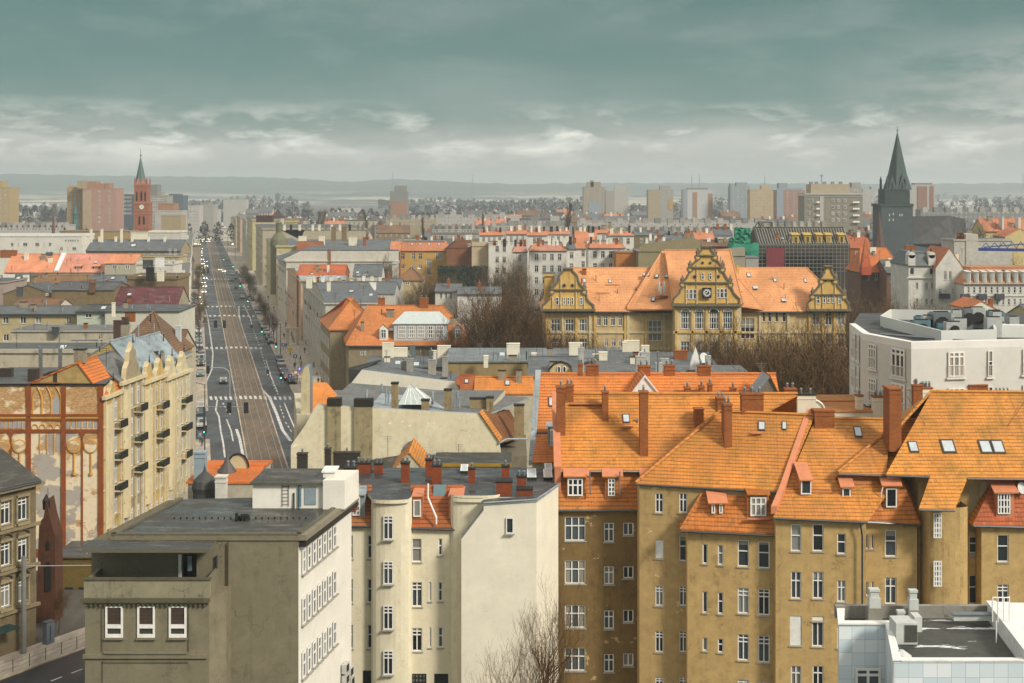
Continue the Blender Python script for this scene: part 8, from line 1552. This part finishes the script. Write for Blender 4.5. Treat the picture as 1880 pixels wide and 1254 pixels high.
# ---- red brick church tower
RB = plaster('b07058', .8, .25, '6a4434'); RB2 = plaster('bc8068', .82, .2)
r = root('church_tower', 'slender red brick church tower with white clock and slate green openwork spire', 'church tower', (Xp(258, 600), 603, 0)); D = 600; px = D/F
m = MB(); m.prism(sq(259, 13.3, D), 0, Zp(372, D), RB); m.prism(sq(259, 14, D-.2), Zp(374, D), Zp(371, D), RB2); m.prism(sq(258, 11.6, D+.4), Zp(371, D), Zp(338, D), RB); m.prism(sq(258, 12.6, D+.2), Zp(341, D), Zp(337, D), RB2)
for y in (386, 391, 418): m.prism(sq(259, 13.8, D-.12), Zp(y+1.5, D), Zp(y, D), RB2)
part(r, 'tower', m); m = MB(); c = (Xp(258, D+3), D+3.3, Zp(338, D)); m.lathe(c, [(2.9, 0), (2.2, 2.4), (0, 13)], gmat('56706c', .9, 'slate_green', 10, .2), 8, math.pi/8); m.tube([(c[0], c[1], c[2]+12.5), (c[0], c[1], c[2]+16)], .1, DARK, 5); m.lathe((c[0], c[1], c[2]+12.7), [(.1, 0), (.5, .5), (.1, 1)], DARK, 8); part(r, 'spire', m)
m = MB()
for dx in (-11, 11):
    for dy in (.6, 5.8): b = (Xp(258+dx, D), D+dy, Zp(340, D)); m.lathe(b, [(.35, 0), (.35, 2.4), (0, 4.0)], RB, 6)
for dx in (-4.5, 4.5): a, b, t = P(258+dx-4.4, 338, D+.3), P(258+dx+4.4, 338, D+.3), P(258+dx, 326, D+1.4); m.poly([a, b, t], RB2); m.poly([a, t, V((t.x, D+3, t.z)), V((a.x, D+3, a.z))], RB); m.poly([b, t, V((t.x, D+3, t.z)), V((b.x, D+3, b.z))], RB)
part(r, 'pinnacles', m)
for x, y0, y1, w in ((251, 351, 369, 1.4), (259.5, 351, 369, 1.7), (266.5, 351, 369, 1.3), (256, 396, 412, 1.7), (264, 396, 412, 1.7)):
    m = MB(); dd = D+.3 if y0 < 390 else D-.08; m.poly([P(x-w, y1, dd), P(x+w, y1, dd), P(x+w, y0+3, dd), P(x, y0, dd), P(x-w, y0+3, dd)], DARK); part(r, 'lancet_window', m)
m = MB(); c = P(260, 380, D-.1); m.tube([c, c+V((0, -.15, 0))], 1.05, flat('e4e4dc', 1), 16); cl = part(r, 'clock', m); m = MB(); m.tube([c+V((0, -.2, 0)), c+V((.1, -.2, .8))], .07, DARK, 4); m.tube([c+V((0, -.2, 0)), c+V((.5, -.2, -.2))], .07, DARK, 4); part(r, 'clock_hands', m, cl)
r = root('church_spire', 'thin teal spire on an open lantern in front of the pinkish tower block', 'spire', (Xp(138, 720), 720, 0)); m = MB(); c = P(138, 410, 720); TL_ = gmat('3f6c6c', .9, 'teal_copper', 10, .2); m.lathe((c.x, c.y, 0), [(1.6, 0), (1.6, c.z), (1.1, c.z+2), (1.1, c.z+5), (1.5, c.z+5.3), (.7, c.z+8), (0, c.z+13.5)], TL_, 8); part(r, 'spire', m)
m = MB(); m.tube([P(98, 440, 600), P(98, 398, 600)], [.9, .35], bricks('8a4a30', .8), 8); part(tag(root('chimney_pinnacle', 'thin rust brown pinnacle rising beside a green copper roof', 'pinnacle', tuple(P(98, 440, 600))), None, None), 'shaft', m)
# ---- tower blocks
def block(lab, a, b, D, y, dep, cols, topd=(), wn=(4, 9), stripes=(), zb=None, sd=0.0, ws=(1.3, 1.4)):
    h = House(lab, a, b, D, y, dep, cols, name='tower_block', sd=sd); h.flat(BITU2, over=.1, th=.5)
    for x0, x1, yt, *c in topd: m = MB(); D1 = D+1.5; m.box((Xp((x0+x1)/2, D1), D1+dep*.3, h.zt+.3), ((x1-x0)*D1/F, dep*.6, Zp(yt, D1)-h.zt-.3), c[0] if c else cols); h.sub.append(('stair_box', m))
    if wn:
        n, f = wn; h.grid('f', n, [h.zt-2.4-2.9*i for i in range(f)], ws[0], ws[1], '2v', 1.2, 1.2)
    for i, (x0, x1, y0, y1, mt) in enumerate(stripes):
        m = MB(); m.prism([(Xp(x0, D), D-.35), (Xp(x1, D), D-.35), (Xp(x1, D), D-.02), (Xp(x0, D), D-.02)], max(0, Zp(y1, D)), Zp(y0, D), mt); h.sub.append(('coloured_panel', m))
    h.end(); return h
cg = [plaster(x, .9, .15) for x in ('a8a49c', '9aa4ac', 'b0a080', 'b08468', 'c0bcb4', '8a8c88')]
block('pinkish beige tower block with sandy roof boxes left of the red church tower', 152, 213, 880, 347, 18, plaster('b89080', .9, .15), ((142, 160, 332, cg[2]), (160, 176, 333, cg[3]), (176, 192, 337, cg[3]), (193, 200, 336, cg[3])), (3, 8), ((152, 168, 350, 420, plaster('c0a88c', .9)),))
block('ochre balconied side wing of the pinkish tower block', 123, 152, 890, 345, 14, plaster('b89868', .9, .2), ((126, 132, 341),), (3, 9))
block('yellowish tower block cut by the left frame edge', -40, 18, 880, 345, 16, plaster('bca478', .9, .2), ((-10, 4, 332),), (5, 8))
block('grey gridded office block with rooftop cube right of the red church tower', 273, 306, 760, 361, 14, cg[0], ((274, 289, 339, cg[5]), (289, 297, 352)), (6, 6), ws=(1.2, 1.2))
block('dark blue grey slab behind the red church tower', 214, 245, 950, 358, 12, plaster('5c6874', .8, .1), (), (5, 5)); block('dark blue grey stepped block right of the gridded office block', 303, 336, 900, 360, 14, plaster('6a7884', .8, .1), ((310, 330, 356),), None)
block('orange brown low block beside the gridded office', 290, 318, 720, 375, 12, cg[3], (), None); block('grey flat slab with ledge at the street mouth', 285, 334, 690, 388, 12, cg[4], (), None); block('beige stepped house right at the street mouth', 296, 332, 650, 397, 10, cg[2], (), None)
block('narrow pale slab with balconies at the left of the hazy street end', 346, 366, 1150, 378, 14, cg[4], (), (4, 6)); block('pale grey block to the right end of the hazy street', 367, 392, 1200, 376, 14, cg[0], (), None); block('light block beyond the hazy street end with a flat top', 410, 452, 1500, 367, 14, cg[4], (), (6, 5)); block('pale tiny block by the hazy street end', 385, 402, 1350, 385, 10, cg[4], (), None)
block('lone two tone tower block, grey above and brown below, in the middle distance', 716, 748, 1300, 352, 16, cg[5], ((724, 746, 341),), None, ((717, 747, 370, 410, plaster('a87c60', .9, .1)),))
block('stepped beige grey tower block, leftmost of the right hand cluster', 1071, 1110, 1350, 344, 16, plaster('a89c8a', .9, .15), ((1078, 1103, 334), (1084, 1090, 331)), (3, 10), ((1081, 1104, 371, 420, cg[1]),))
block('pale grey tower block beside the stepped beige one', 1112, 1154, 1400, 350, 16, cg[4], ((1129, 1149, 342),), (4, 10), ((1112, 1128, 350, 420, cg[0]),))
block('grey tower block with a sandy stripe standing alone', 1190, 1236, 1380, 349, 16, cg[0], ((1212, 1231, 341),), (4, 11), ((1190, 1212, 350, 420, cg[2]), (1227, 1236, 367, 385, plaster('c8a050', .9))))
block('wide tower block with rusty vertical stripes and a thin antenna row', 1254, 1308, 1400, 349, 16, plaster('c4c4c4', .95, .1), ((1262, 1300, 345, cg[5]),), None, ((1254, 1262, 347, 420, cg[1]), (1272, 1280, 353, 420, cg[3]), (1300, 1308, 355, 420, cg[3])))
block('bluish tower block with a high stair box', 1341, 1377, 1380, 343, 16, cg[1], ((1352, 1372, 335), (1341, 1346, 337)), (4, 12)); block('yellow beige tower block right of the bluish one', 1377, 1421, 1300, 349, 16, plaster('c4ac80', .95, .15), ((1398, 1412, 341),), (6, 11)); block('grey tower block with a brick coloured face', 1426, 1478, 1250, 350, 16, plaster('b08878', .85, .15), ((1430, 1446, 336, cg[1]), (1446, 1474, 345, cg[1])), (4, 9), ((1426, 1438, 345, 420, cg[1]),))
h = block('big grey brown slab block with white balconies and a recessed sandy top storey', 1477, 1583, 820, 361, 18, plaster('98907e', .85, .25), (), None, ((1477, 1583, 356, 361, cg[4]), (1505, 1512, 361, 420, cg[4])))
r0 = h.r
m = MB(); D = 823; m.prism([(Xp(1489, D), D), (Xp(1560, D), D), (Xp(1560, D), D+14), (Xp(1489, D), D+14)], Zp(357, D), Zp(338, D), plaster('b8a88c', .9, .2)); m.prism([(Xp(1477, 820), 819), (Xp(1584, 820), 819), (Xp(1584, 820), 839), (Xp(1477, 820), 839)], Zp(357.5, 820), Zp(355, 820), cg[4]); part(r0, 'top_storey', m)
D = 820
for y in (367, 379, 391, 403):
    for x, w in ((1529, 5), (1539, 5), (1551, 5), (1486, 3), (1492, 3)): put_window(r0, r0, (Xp(x, D), D-.3, Zp(y+4, D)), 0, w*D/F, 6*D/F, '2v', None, False)
    for x, w in ((1501, 6), (1571, 12)):
        m = MB(); m.box((Xp(x, D), D-.9, Zp(y+6, D)), (w*D/F, 1.4, .2), cg[4]); m.box((Xp(x, D), D-1.5, Zp(y+5.5, D)), (w*D/F, .12, 1.0), WHITE); part(r0, 'balcony', m)
for x in (1495, 1505, 1520, 1535, 1550): m = MB(); m.box((Xp(x, D), D+9, Zp(338, D+3)), (2.0, 1.5, 1.6), cg[5]); part(r0, 'chimney', m)
m = MB(); m.tube([P(1508, 337, 830), P(1508, 320, 830)], .18, DARK, 4); m.tube([P(1504, 323, 830), P(1512, 323, 830)], .12, DARK, 4); part(r0, 'antenna', m)
block('tall pale grey block half hidden behind the big slab block', 1557, 1582, 1000, 345, 14, cg[0], ((1564, 1580, 335),), (3, 8)); block('slim light blue grey block behind the big slab at its right', 1584, 1605, 1300, 348, 14, cg[4], ((1600, 1605, 343),), (3, 9))
block('grey and brown tower block with a ladder of white windows right of the dark church', 1671, 1717, 1000, 340, 16, cg[4], ((1680, 1712, 336, cg[5]),), None, ((1684, 1702, 342, 420, plaster('a07c6c', .85, .1)), (1707, 1714, 342, 420, plaster('a07c6c', .85, .1))))
# ---- long slab row
def longrow(lab, a, b, D, y, wall, n, seed):
    h = H(lab, a, b, D, y, 12, wall, name='apartment_row'); h.flat(BITU, over=.2, th=.5); q = random.Random(seed)
    for i in range(n): x = a+(b-a)*(i+.2)/n; w = (b-a)/n*.45; h.chim(x, x+w, y-5, y+2, q.choice([cg[4], cg[5], cg[0]]), 0, 4, 1)
    h.grid('f', min(24, int((b-a)/6)), [h.zt-2.5-2.9*i for i in range(2)], 1.3, 1.3, '2v'); h.end()
longrow('very long low apartment row with grey roof boxes below the right hand tower blocks', 1060, 1405, 760, 406, cg[4], 15, 3); longrow('long dark roofed row left of the poplar', 930, 1040, 900, 402, plaster('7c7674', .8, .2), 3, 4); longrow('flat apartment row with dark roof boxes behind the scaffolded house', 1400, 1520, 640, 412, cg[2], 9, 6); longrow('long pale row with a regular ridge of chimneys at the far left', -20, 125, 700, 414, cg[4], 14, 7); longrow('hazy dark row beyond the dark church', 1690, 1900, 950, 386, cg[5], 10, 8); longrow('low beige apartment row in the middle distance', 708, 800, 1000, 400, cg[2], 8, 9); longrow('pale row with brown roof in the middle distance', 800, 935, 1050, 395, cg[4], 6, 10); longrow('dark flat row before the lone two tone tower', 790, 900, 640, 417, plaster('8a8478', .8, .2), 9, 12); longrow('long grey row right of the poplar', 1060, 1340, 620, 420, cg[5], 18, 13); longrow('brown grey row above the white tenements', 900, 1050, 700, 412, cg[0], 9, 14)
# ---- packed rooftops and distant houses: copies of a few small models
def small_house(w, d, hh, rh, wall, roof, wins_=True):
    m = MB(); m.prism([(-w/2, 0), (w/2, 0), (w/2, d), (-w/2, d)], 0, hh, wall); o = .4
    if rh:
        m.slab([(-w/2-.3, -o, hh-.1), (w/2+.3, -o, hh-.1), (w/2+.3, d/2, hh+rh), (-w/2-.3, d/2, hh+rh)], .3, roof); m.slab([(w/2+.3, d+o, hh-.1), (-w/2-.3, d+o, hh-.1), (-w/2-.3, d/2, hh+rh), (w/2+.3, d/2, hh+rh)], .3, roof)
        for x in (-w/2, w/2): m.poly([(x, 0, hh), (x, d, hh), (x, d/2, hh+rh-.1)], wall)
    else: m.slab([(-w/2-.3, -o, hh+.4), (w/2+.3, -o, hh+.4), (w/2+.3, d+o, hh+.4), (-w/2-.3, d+o, hh+.4)], .4, roof)
    for i in range(int(w/5)): m.box((-w/2+2.5+i*5, d/2, hh), (1.2, .9, rh+1.6), CREAM if i % 2 else BRICKC)
    if wins_:
        for i in range(int(w/3)):
            for z in (hh-2.6, hh-5.8, hh-9):
                if z > .5: x = -w/2+1.5+i*3; m.poly([(x-.5, -.03, z), (x+.5, -.03, z), (x+.5, -.03, z+1.5), (x-.5, -.03, z+1.5)], GLASS)
    return m.mesh('town_house')
DKW = plaster('8c8478', .7, .4); TH = [small_house(22, 12, 14, 4, DKW, SLATE), small_house(16, 11, 15, 5, plaster('c8bc9c', .9, .2), OR4), small_house(28, 12, 15, 0, plaster('9c9080', .8, .2), BITU), small_house(18, 12, 14, 4.5, LB, BROWNT), small_house(24, 12, 16, 0, LW2, SLATE), small_house(20, 12, 13, 4, SG, BITU), small_house(14, 12, 16, 5, SP, SLATE)]
DHM = [small_house(12, 9, 6, 4, WT, tiles('a05a44', .7, .1), False), small_house(16, 10, 7, 3.5, WT, SLATE, False), small_house(30, 14, 9, 0, cg[4], BITU2, False), small_house(60, 24, 7, 0, WT, cg[4], False), small_house(12, 9, 6, 4.5, plaster('cfc090', .9), BROWNT, False)]
q = random.Random(77)
def town(meshes, name, lab, cat, group, items):
    for x, D, s in items: o = link(name, q.choice(meshes), None, (x, D, 0), (0, 0, q.choice([0, 0, .25, -.25, .1]))); o.scale = (s*q.uniform(.8, 1.3), s, s*q.uniform(.9, 1.1)); tag(o, lab, cat, group)
def spots(n, D0, D1, px0, px1, s0, s1, avoid=()):
    out = []
    while len(out) < n:
        D = q.uniform(D0, D1); p = q.uniform(px0, px1)
        if abs(Xp(p, D)-axis(D, 0)) < 26: continue
        if any(a < p < b and c < D < d for a, b, c, d in avoid): continue
        out.append((Xp(p, D), D, q.uniform(s0, s1)))
    return out
town(TH, 'town_house', 'one of the small tightly packed tenement roofs in the hazy middle distance', 'house', 'tightly packed town houses in the middle distance', spots(75, 560, 960, 440, 1900, .8, 1.05, ((1600, 1780, 480, 700), (715, 1000, 400, 600)))+spots(28, 560, 1000, -80, 320, .8, 1.0, ((230, 290, 400, 640), (100, 160, 500, 900)))+spots(90, 960, 1500, 420, 1950, .9, 1.2))
town(DHM, 'distant_house', 'tiny pale house scattered among the hazy trees below the hills', 'house', 'distant houses among the trees below the hills', spots(80, 1200, 3800, -200, 2080, .9, 1.3))
# ================================================================ HILLS, WOODS, TREES, HAZE
def raw(name, vs_, fs, mt):
    me = bpy.data.meshes.new(name); me.from_pydata(vs_, [], fs); me.materials.append(mt); return me
prof = [(-900, 320), (0, 319), (200, 323), (440, 325), (560, 328), (630, 334), (665, 333), (700, 329), (740, 329), (860, 335), (940, 337), (1100, 336), (1300, 336), (1560, 338), (1880, 336), (2800, 335)]
def py_at(x):
    for (a, ya), (b, yb) in zip(prof, prof[1:]):
        if a <= x <= b: return ya+(yb-ya)*(x-a)/(b-a)
    return 336
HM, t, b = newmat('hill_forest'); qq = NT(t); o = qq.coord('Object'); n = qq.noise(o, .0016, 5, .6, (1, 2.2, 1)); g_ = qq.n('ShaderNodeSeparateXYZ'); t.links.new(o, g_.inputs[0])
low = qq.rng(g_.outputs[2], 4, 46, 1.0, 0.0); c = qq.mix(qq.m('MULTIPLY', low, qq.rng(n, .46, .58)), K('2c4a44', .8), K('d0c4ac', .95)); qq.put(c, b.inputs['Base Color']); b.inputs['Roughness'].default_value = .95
vs_, fs = [], []; ds = [3900, 4300, 4800, 5400, 5900, 6300, 6700, 7200, 7900]; pxs = list(range(-900, 2801, 12))
for j, D in enumerate(ds):
    for i, x in enumerate(pxs):
        zr = 43+(350-py_at(x))*6300/F; f = [0, .06, .22, .5, .78, 1.0, .97, .85, .5][j]; vs_.append((Xp(x, 6300)*(D/6300)**.5, D, max(-2, zr*f+(q.uniform(-3, 3) if j > 1 else 0))))
nx = len(pxs)
for j in range(len(ds)-1):
    for i in range(nx-1): a = j*nx+i; fs.append((a, a+1, a+nx+1, a+nx))
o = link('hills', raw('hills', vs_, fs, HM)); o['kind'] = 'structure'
def wood(lab, D, x0, x1, hmin, hmax, dens, col, s=1.6, k=.9, gap=.0):
    vs_, fs = [], []; x = Xp(x0, D); xe = Xp(x1, D); ph = q.uniform(0, 9)
    while x < xe:
        env = .55+.45*math.sin(x*.013+ph)*math.sin(x*.0047+ph*2); hh = hmin+(hmax-hmin)*q.random()*env; w = hh*q.uniform(.25, .42); y = D+q.uniform(-30, 30)
        if not (gap and math.sin(x*.009+ph) < -1+gap):
            for i in range(dens):
                a = q.uniform(0, 6.28); t_ = q.random()**.6; rr = w*math.sqrt(q.random())*math.sin(math.pi*min(1, t_*.85+.12)); p = (x+rr*math.cos(a), y+rr*math.sin(a), hh*t_); i0 = len(vs_)
                for _ in range(3): vs_.append((p[0]+q.uniform(-s, s), p[1]+q.uniform(-s, s), max(0, p[2]+q.uniform(-s, s))))
                fs.append((i0, i0+1, i0+2))
        x += w*q.uniform(.7, 1.5)
    o = link('wood', raw('wood', vs_, fs, gmat(col, k, 'bare_woodland', .5, 0))); tag(o, lab, 'wood', None, 'stuff')
wood('bare grey brown wood spread behind the packed roofs', 1080, 330, 1950, 12, 22, 80, '2c2825', 1.6); wood('second belt of hazy bare trees behind the tower blocks', 1600, -150, 2000, 15, 26, 80, '272a2b', 2.2); wood('hazy tree belt between the town and the fields', 2200, -200, 2100, 16, 30, 70, '25302e', 2.8, .9, .15); wood('dark conifer and leafless belt below the hills', 3000, -200, 2100, 18, 36, 60, '20302e', 3.6, .9, .3); wood('thicket of bare trees left of the pinkish tower block', 1250, -60, 330, 14, 28, 70, '5a4e48', 1.5); wood('hazy forest ridge line along the right horizon', 3700, 1650, 2150, 20, 40, 50, '404a48', 3.2); wood('row of dark shrubs along the roofs left of the church tower', 640, 125, 245, 24, 32, 60, '3c3c30', 1.0)
TB, TB2, TB3 = flat('5e4420', .9, .9, nm='bark'), flat('6a5030', .9, .9, nm='bark'), flat('64543c', .9, .9, nm='bark')
def tree_mesh(seed, H_=20.0, spread=.42, up=.12, tw=5200, first=.3, narrow=False, tw_=.021, thin=False):
    q = random.Random(seed); tr = MB(); cv, cf = [], []
    def twig(a, b, w):
        d = b-a; s = V((d.y, -d.x, q.uniform(-.5, .5)*d.length+.01)); s = s.normalized()*w; i0 = len(cv); cv.extend([a-s, a+s, b+s*.4, b-s*.4]); cf.append((i0, i0+1, i0+2, i0+3))
    def grow(p, d, ln, r, lv):
        segs = 4 if lv < 2 else 3; pts = [p.copy()]; dirs = [d.copy()]
        for i in range(segs):
            d = (d+V((q.uniform(-.22, .22), q.uniform(-.22, .22), q.uniform(-.08, .16)+(up*.3 if lv else 0)))).normalized(); p = p+d*(ln/segs); pts.append(p.copy()); dirs.append(d.copy())
        if lv <= 2: tr.tube(pts, [r*(1-.62*i/segs) for i in range(segs+1)], None, 6 if lv == 0 else 4, False)
        else:
            for a, b in zip(pts, pts[1:]): twig(a, b, max(r*.8, tw_))
        if lv == 5: return
        n = ([8, 5, 4, 4, 3] if thin else [8, 6, 5, 5, 5])[lv]
        for i in range(n):
            t_ = (first if lv == 0 else .2)+(1-(first if lv == 0 else .2))*(i+q.random()*.7)/n; k = min(segs-1, int(t_*segs)); f = t_*segs-k; b = pts[k].lerp(pts[k+1], min(1, f)); ax = dirs[k+1]
            az = q.uniform(0, 6.28)+i*2.4; pe = ax.orthogonal().normalized(); pe.rotate(Matrix.Rotation(az, 3, ax)); sp = (.55 if narrow else .95)*q.uniform(.7, 1.2)
            nd_ = (ax+pe*sp+V((0, 0, up))).normalized(); grow(b, nd_, H_*[0, .36, .23, .14, .085, .05][lv+1]*q.uniform(.75, 1.15)*(1.1-.45*t_ if lv == 0 else 1)*(.5 if narrow else 1), r*.5*(1-.35*t_), lv+1)
        if lv: return
    grow(V((0, 0, 0)), V((0, 0, 1)), H_*(.9 if narrow else .52), H_*.02, 0); zm = max(v.z for v in cv); k = H_/zm
    tr.mats = [TB]; tm = tr.mesh('trunk'); tm.transform(Matrix.Scale(k, 4)); cm = raw('crown', [tuple(v*k) for v in cv], cf, TB); return tm, cm
TV = [tree_mesh(s) for s in (3, 8, 15)]+[tree_mesh(5, narrow=True, up=.8, first=.12), tree_mesh(23, up=.32, tw_=.012, thin=True)]
TCOL = {}
def tree(px, ytop, D, label, v=0, wd=1.0, col=None, base=0.0, group=None, z0=None, rot=0.0):
    tm, cm = TV[v]; col = col or TB; key = (v, col.name, col.as_pointer())
    if key not in TCOL:
        a, b = tm.copy(), cm.copy(); a.materials[0] = col; b.materials[0] = col; TCOL[key] = (a, b)
    a, b = TCOL[key]; x = Xp(px, D); s = (Zp(ytop, D)-base)/20.0
    r = root('bare_tree', label, 'tree', (x, D, base), group); r.scale = (s*wd, s*wd, s); r.rotation_euler = (0, 0, rot or q.uniform(0, 6.28)); link('trunk', a, r); link('crown', b, r); return r
G_ = 'bare trees around the school and the courtyards'
for a in ((930, 530, 236, 'tall dark bare tree left of the school, tallest of its clump', 0, .85), (895, 556, 240, 'bare tree leaning against the orange villa clump', 1, .9), (975, 556, 219, 'bare tree directly before the left school gable corner', 2, .7), (838, 585, 247, 'yellowish lichened bare tree at the right end of the villa roof', 1, .8, TB2), (868, 590, 238, 'ochre tinted bare tree between villa and school', 2, .8, TB2), (950, 600, 222, 'low dark bare tree under the tall one by the school', 1, 1.0),
    (1030, 598, 214, 'bare tree below the left school gable windows', 0, .9), (1085, 612, 212, 'brown bare tree in front of the four narrow school windows', 2, .9), (1140, 622, 213, 'small twiggy tree before the big arched school window', 1, .8), (1262, 600, 206, 'light twisting bare tree before the left of the clock wing', 1, .8, TB2), (1310, 590, 204, 'light brown bare tree before the right of the clock wing', 0, .8, TB2), (1350, 622, 205, 'bare tree right of the clock wing', 2, .9, TB3),
    (1395, 605, 200, 'dark bare tree before the right school wing, left one', 1, .95), (1440, 582, 202, 'big dark bare tree before the right school wing, middle one', 0, 1.0), (1495, 590, 200, 'dark bare tree before the right gable windows', 2, .95), (1545, 560, 208, 'dense bare tree right of the right school gable', 1, 1.0), (1590, 528, 238, 'grey bare tree behind the modern building, left one', 0, .8, TB3), (1640, 534, 250, 'brown bare tree behind the modern building beneath the brick villa', 2, .8, TB2), (1690, 548, 262, 'small bare tree before the white ornate tenement', 1, .7, TB3),
    (1735, 556, 268, 'small bare tree before the white gabled tenement', 0, .7, TB3), (1420, 650, 182, 'low dark thicket tree above the brick chimneys, left one', 2, 1.2), (1480, 640, 180, 'low dark thicket tree above the brick chimneys, middle one', 1, 1.2), (1535, 650, 176, 'low dark thicket tree touching the modern building', 0, 1.2), (1455, 610, 192, 'thick dark bare tree before the right school wing, in front of the middle one', 2, 1.1), (1520, 612, 190, 'thick dark bare tree just left of the modern building corner', 0, 1.1), (1410, 625, 190, 'thick bare tree above the grey gable wall peak', 1, 1.1), (1375, 660, 184, 'low bare tree behind the long orange roof end', 1, 1.0), (1600, 560, 215, 'bare tree peeking over the left roof corner of the modern building', 1, .8, TB2),
    (702, 472, 405, 'pale bare tree beside the long grey firewall', 2, .7, TB3), (790, 503, 345, 'reddish brown bush like tree below the yellow tenement', 1, 1.2, TB2), (820, 508, 350, 'small twiggy tree right of the reddish bush', 2, 1.0, TB3), (880, 520, 300, 'dark brown tree behind the villa chimneys', 0, 1.1), (960, 515, 290, 'dark brown tree between the ivy wall and the school', 1, 1.1), (1000, 525, 280, 'low brown tree touching the left school gable', 2, 1.0), (920, 470, 360, 'brown bare tree beside the smooth beige firewall', 1, .8, TB2), (950, 478, 350, 'bare tree under the white tenement row', 0, .8, TB3), (905, 490, 345, 'bare tree right of the ivy wall', 2, .7, TB3), (772, 505, 340, 'small bare tree behind the villa chimney', 0, .7, TB3),
    (1765, 430, 400, 'small grey bare tree left of the concrete firewall', 1, .8, TB3), (1815, 412, 400, 'whitish bare garden tree by the yellow corner house', 2, 1.0, TB3)): tree(a[0], a[1]-13, *a[2:4], v=a[4], wd=a[5]*1.05, col=a[6] if len(a) > 6 else None, group=G_)
for x, y, D, lab in ((1040, 362, 640, 'tall upright poplar standing out above the white row'), (679, 383, 800, 'slender bare poplar left of the lone tower block'), (587, 380, 820, 'pair of slender bare trees on the skyline, left one'), (775, 392, 700, 'slim bare tree in front of the low beige row'), (887, 385, 760, 'slim bare tree right of the low beige row'), (578, 383, 760, 'short bare poplar by the slate roofs of the right frontage')): tree(x, y, D, lab, 3, .8, TB3)
tree(1008, 1035, 88, 'fine leafless tree rising in the courtyard before the cream wall', 4, .8, TB, rot=.6); tree(968, 1110, 86, 'smaller leafless tree at the bottom beside the courtyard tree', 4, .8, TB, rot=2.2); tree(108, 1062, 127, 'bare dark tree in the yard beside the brick chapel', 2, .5, TB)
for i in range(26):
    D = q.uniform(360, 640); l = D-206; p = S(l, -10.2 if i % 2 else 10.6)
    if i % 3 == 0 or D > 420:
        x = CX+p.x*F/p.y; t_ = tree(x, HY+(CH-q.uniform(7, 10))*F/p.y, p.y, 'small bare street tree on the pavement far along the avenue', q.randint(0, 2), .8, TB3, group='small bare street trees along the avenue')
# pylons and masts on the horizon
for px, yt, D, lab in ((1404, 322, 2600, 'thin mast left of the grey tower block with brick face'), (1270, 322, 3000, 'thin mast above the wide striped block'), (1284, 320, 3000, 'second thin mast above the wide striped block'), (721, 316, 4000, 'very thin mast on the hill above the lone tower block'), (868, 321, 4200, 'faint lattice pylon on the horizon'), (1878, 316, 3500, 'faint lattice pylon at the right frame edge')):
    r = root('mast', lab, 'mast', (Xp(px, D), D, 0)); m = MB(); x = Xp(px, D); s = D/1500
    for a in (-1, 1): m.tube([(x+a*2.2*s, D, 0), (x, D, Zp(yt, D))], .16*s, STEEL, 4)
    for i in range(8): z = Zp(yt, D)*i/8; w = 2.2*s*(1-i/8); m.tube([(x-w, D, z), (x+w*.9, D, z+Zp(yt, D)/8)], .1*s, STEEL, 3)
    part(r, 'lattice', m)
# haze
bx = MB(); hz_m, t, b = newmat('haze'); t.nodes.remove(b); hv = t.nodes.new('ShaderNodeVolumePrincipled'); hv.inputs['Color'].default_value = (.86, .94, .98, 1); hv.inputs['Density'].default_value = .00019; hv.inputs['Anisotropy'].default_value = .2
t.links.new(hv.outputs[0], t.nodes['Material Output'].inputs['Volume']); bx.prism([(-9500, -260), (9500, -260), (9500, 14500), (-9500, 14500)], -3.2, 150, hz_m); hz = link('haze', bx.mesh('haze')); hz['kind'] = 'stuff'; hz['label'] = 'pale blue grey haze over the town thickening towards the hills'
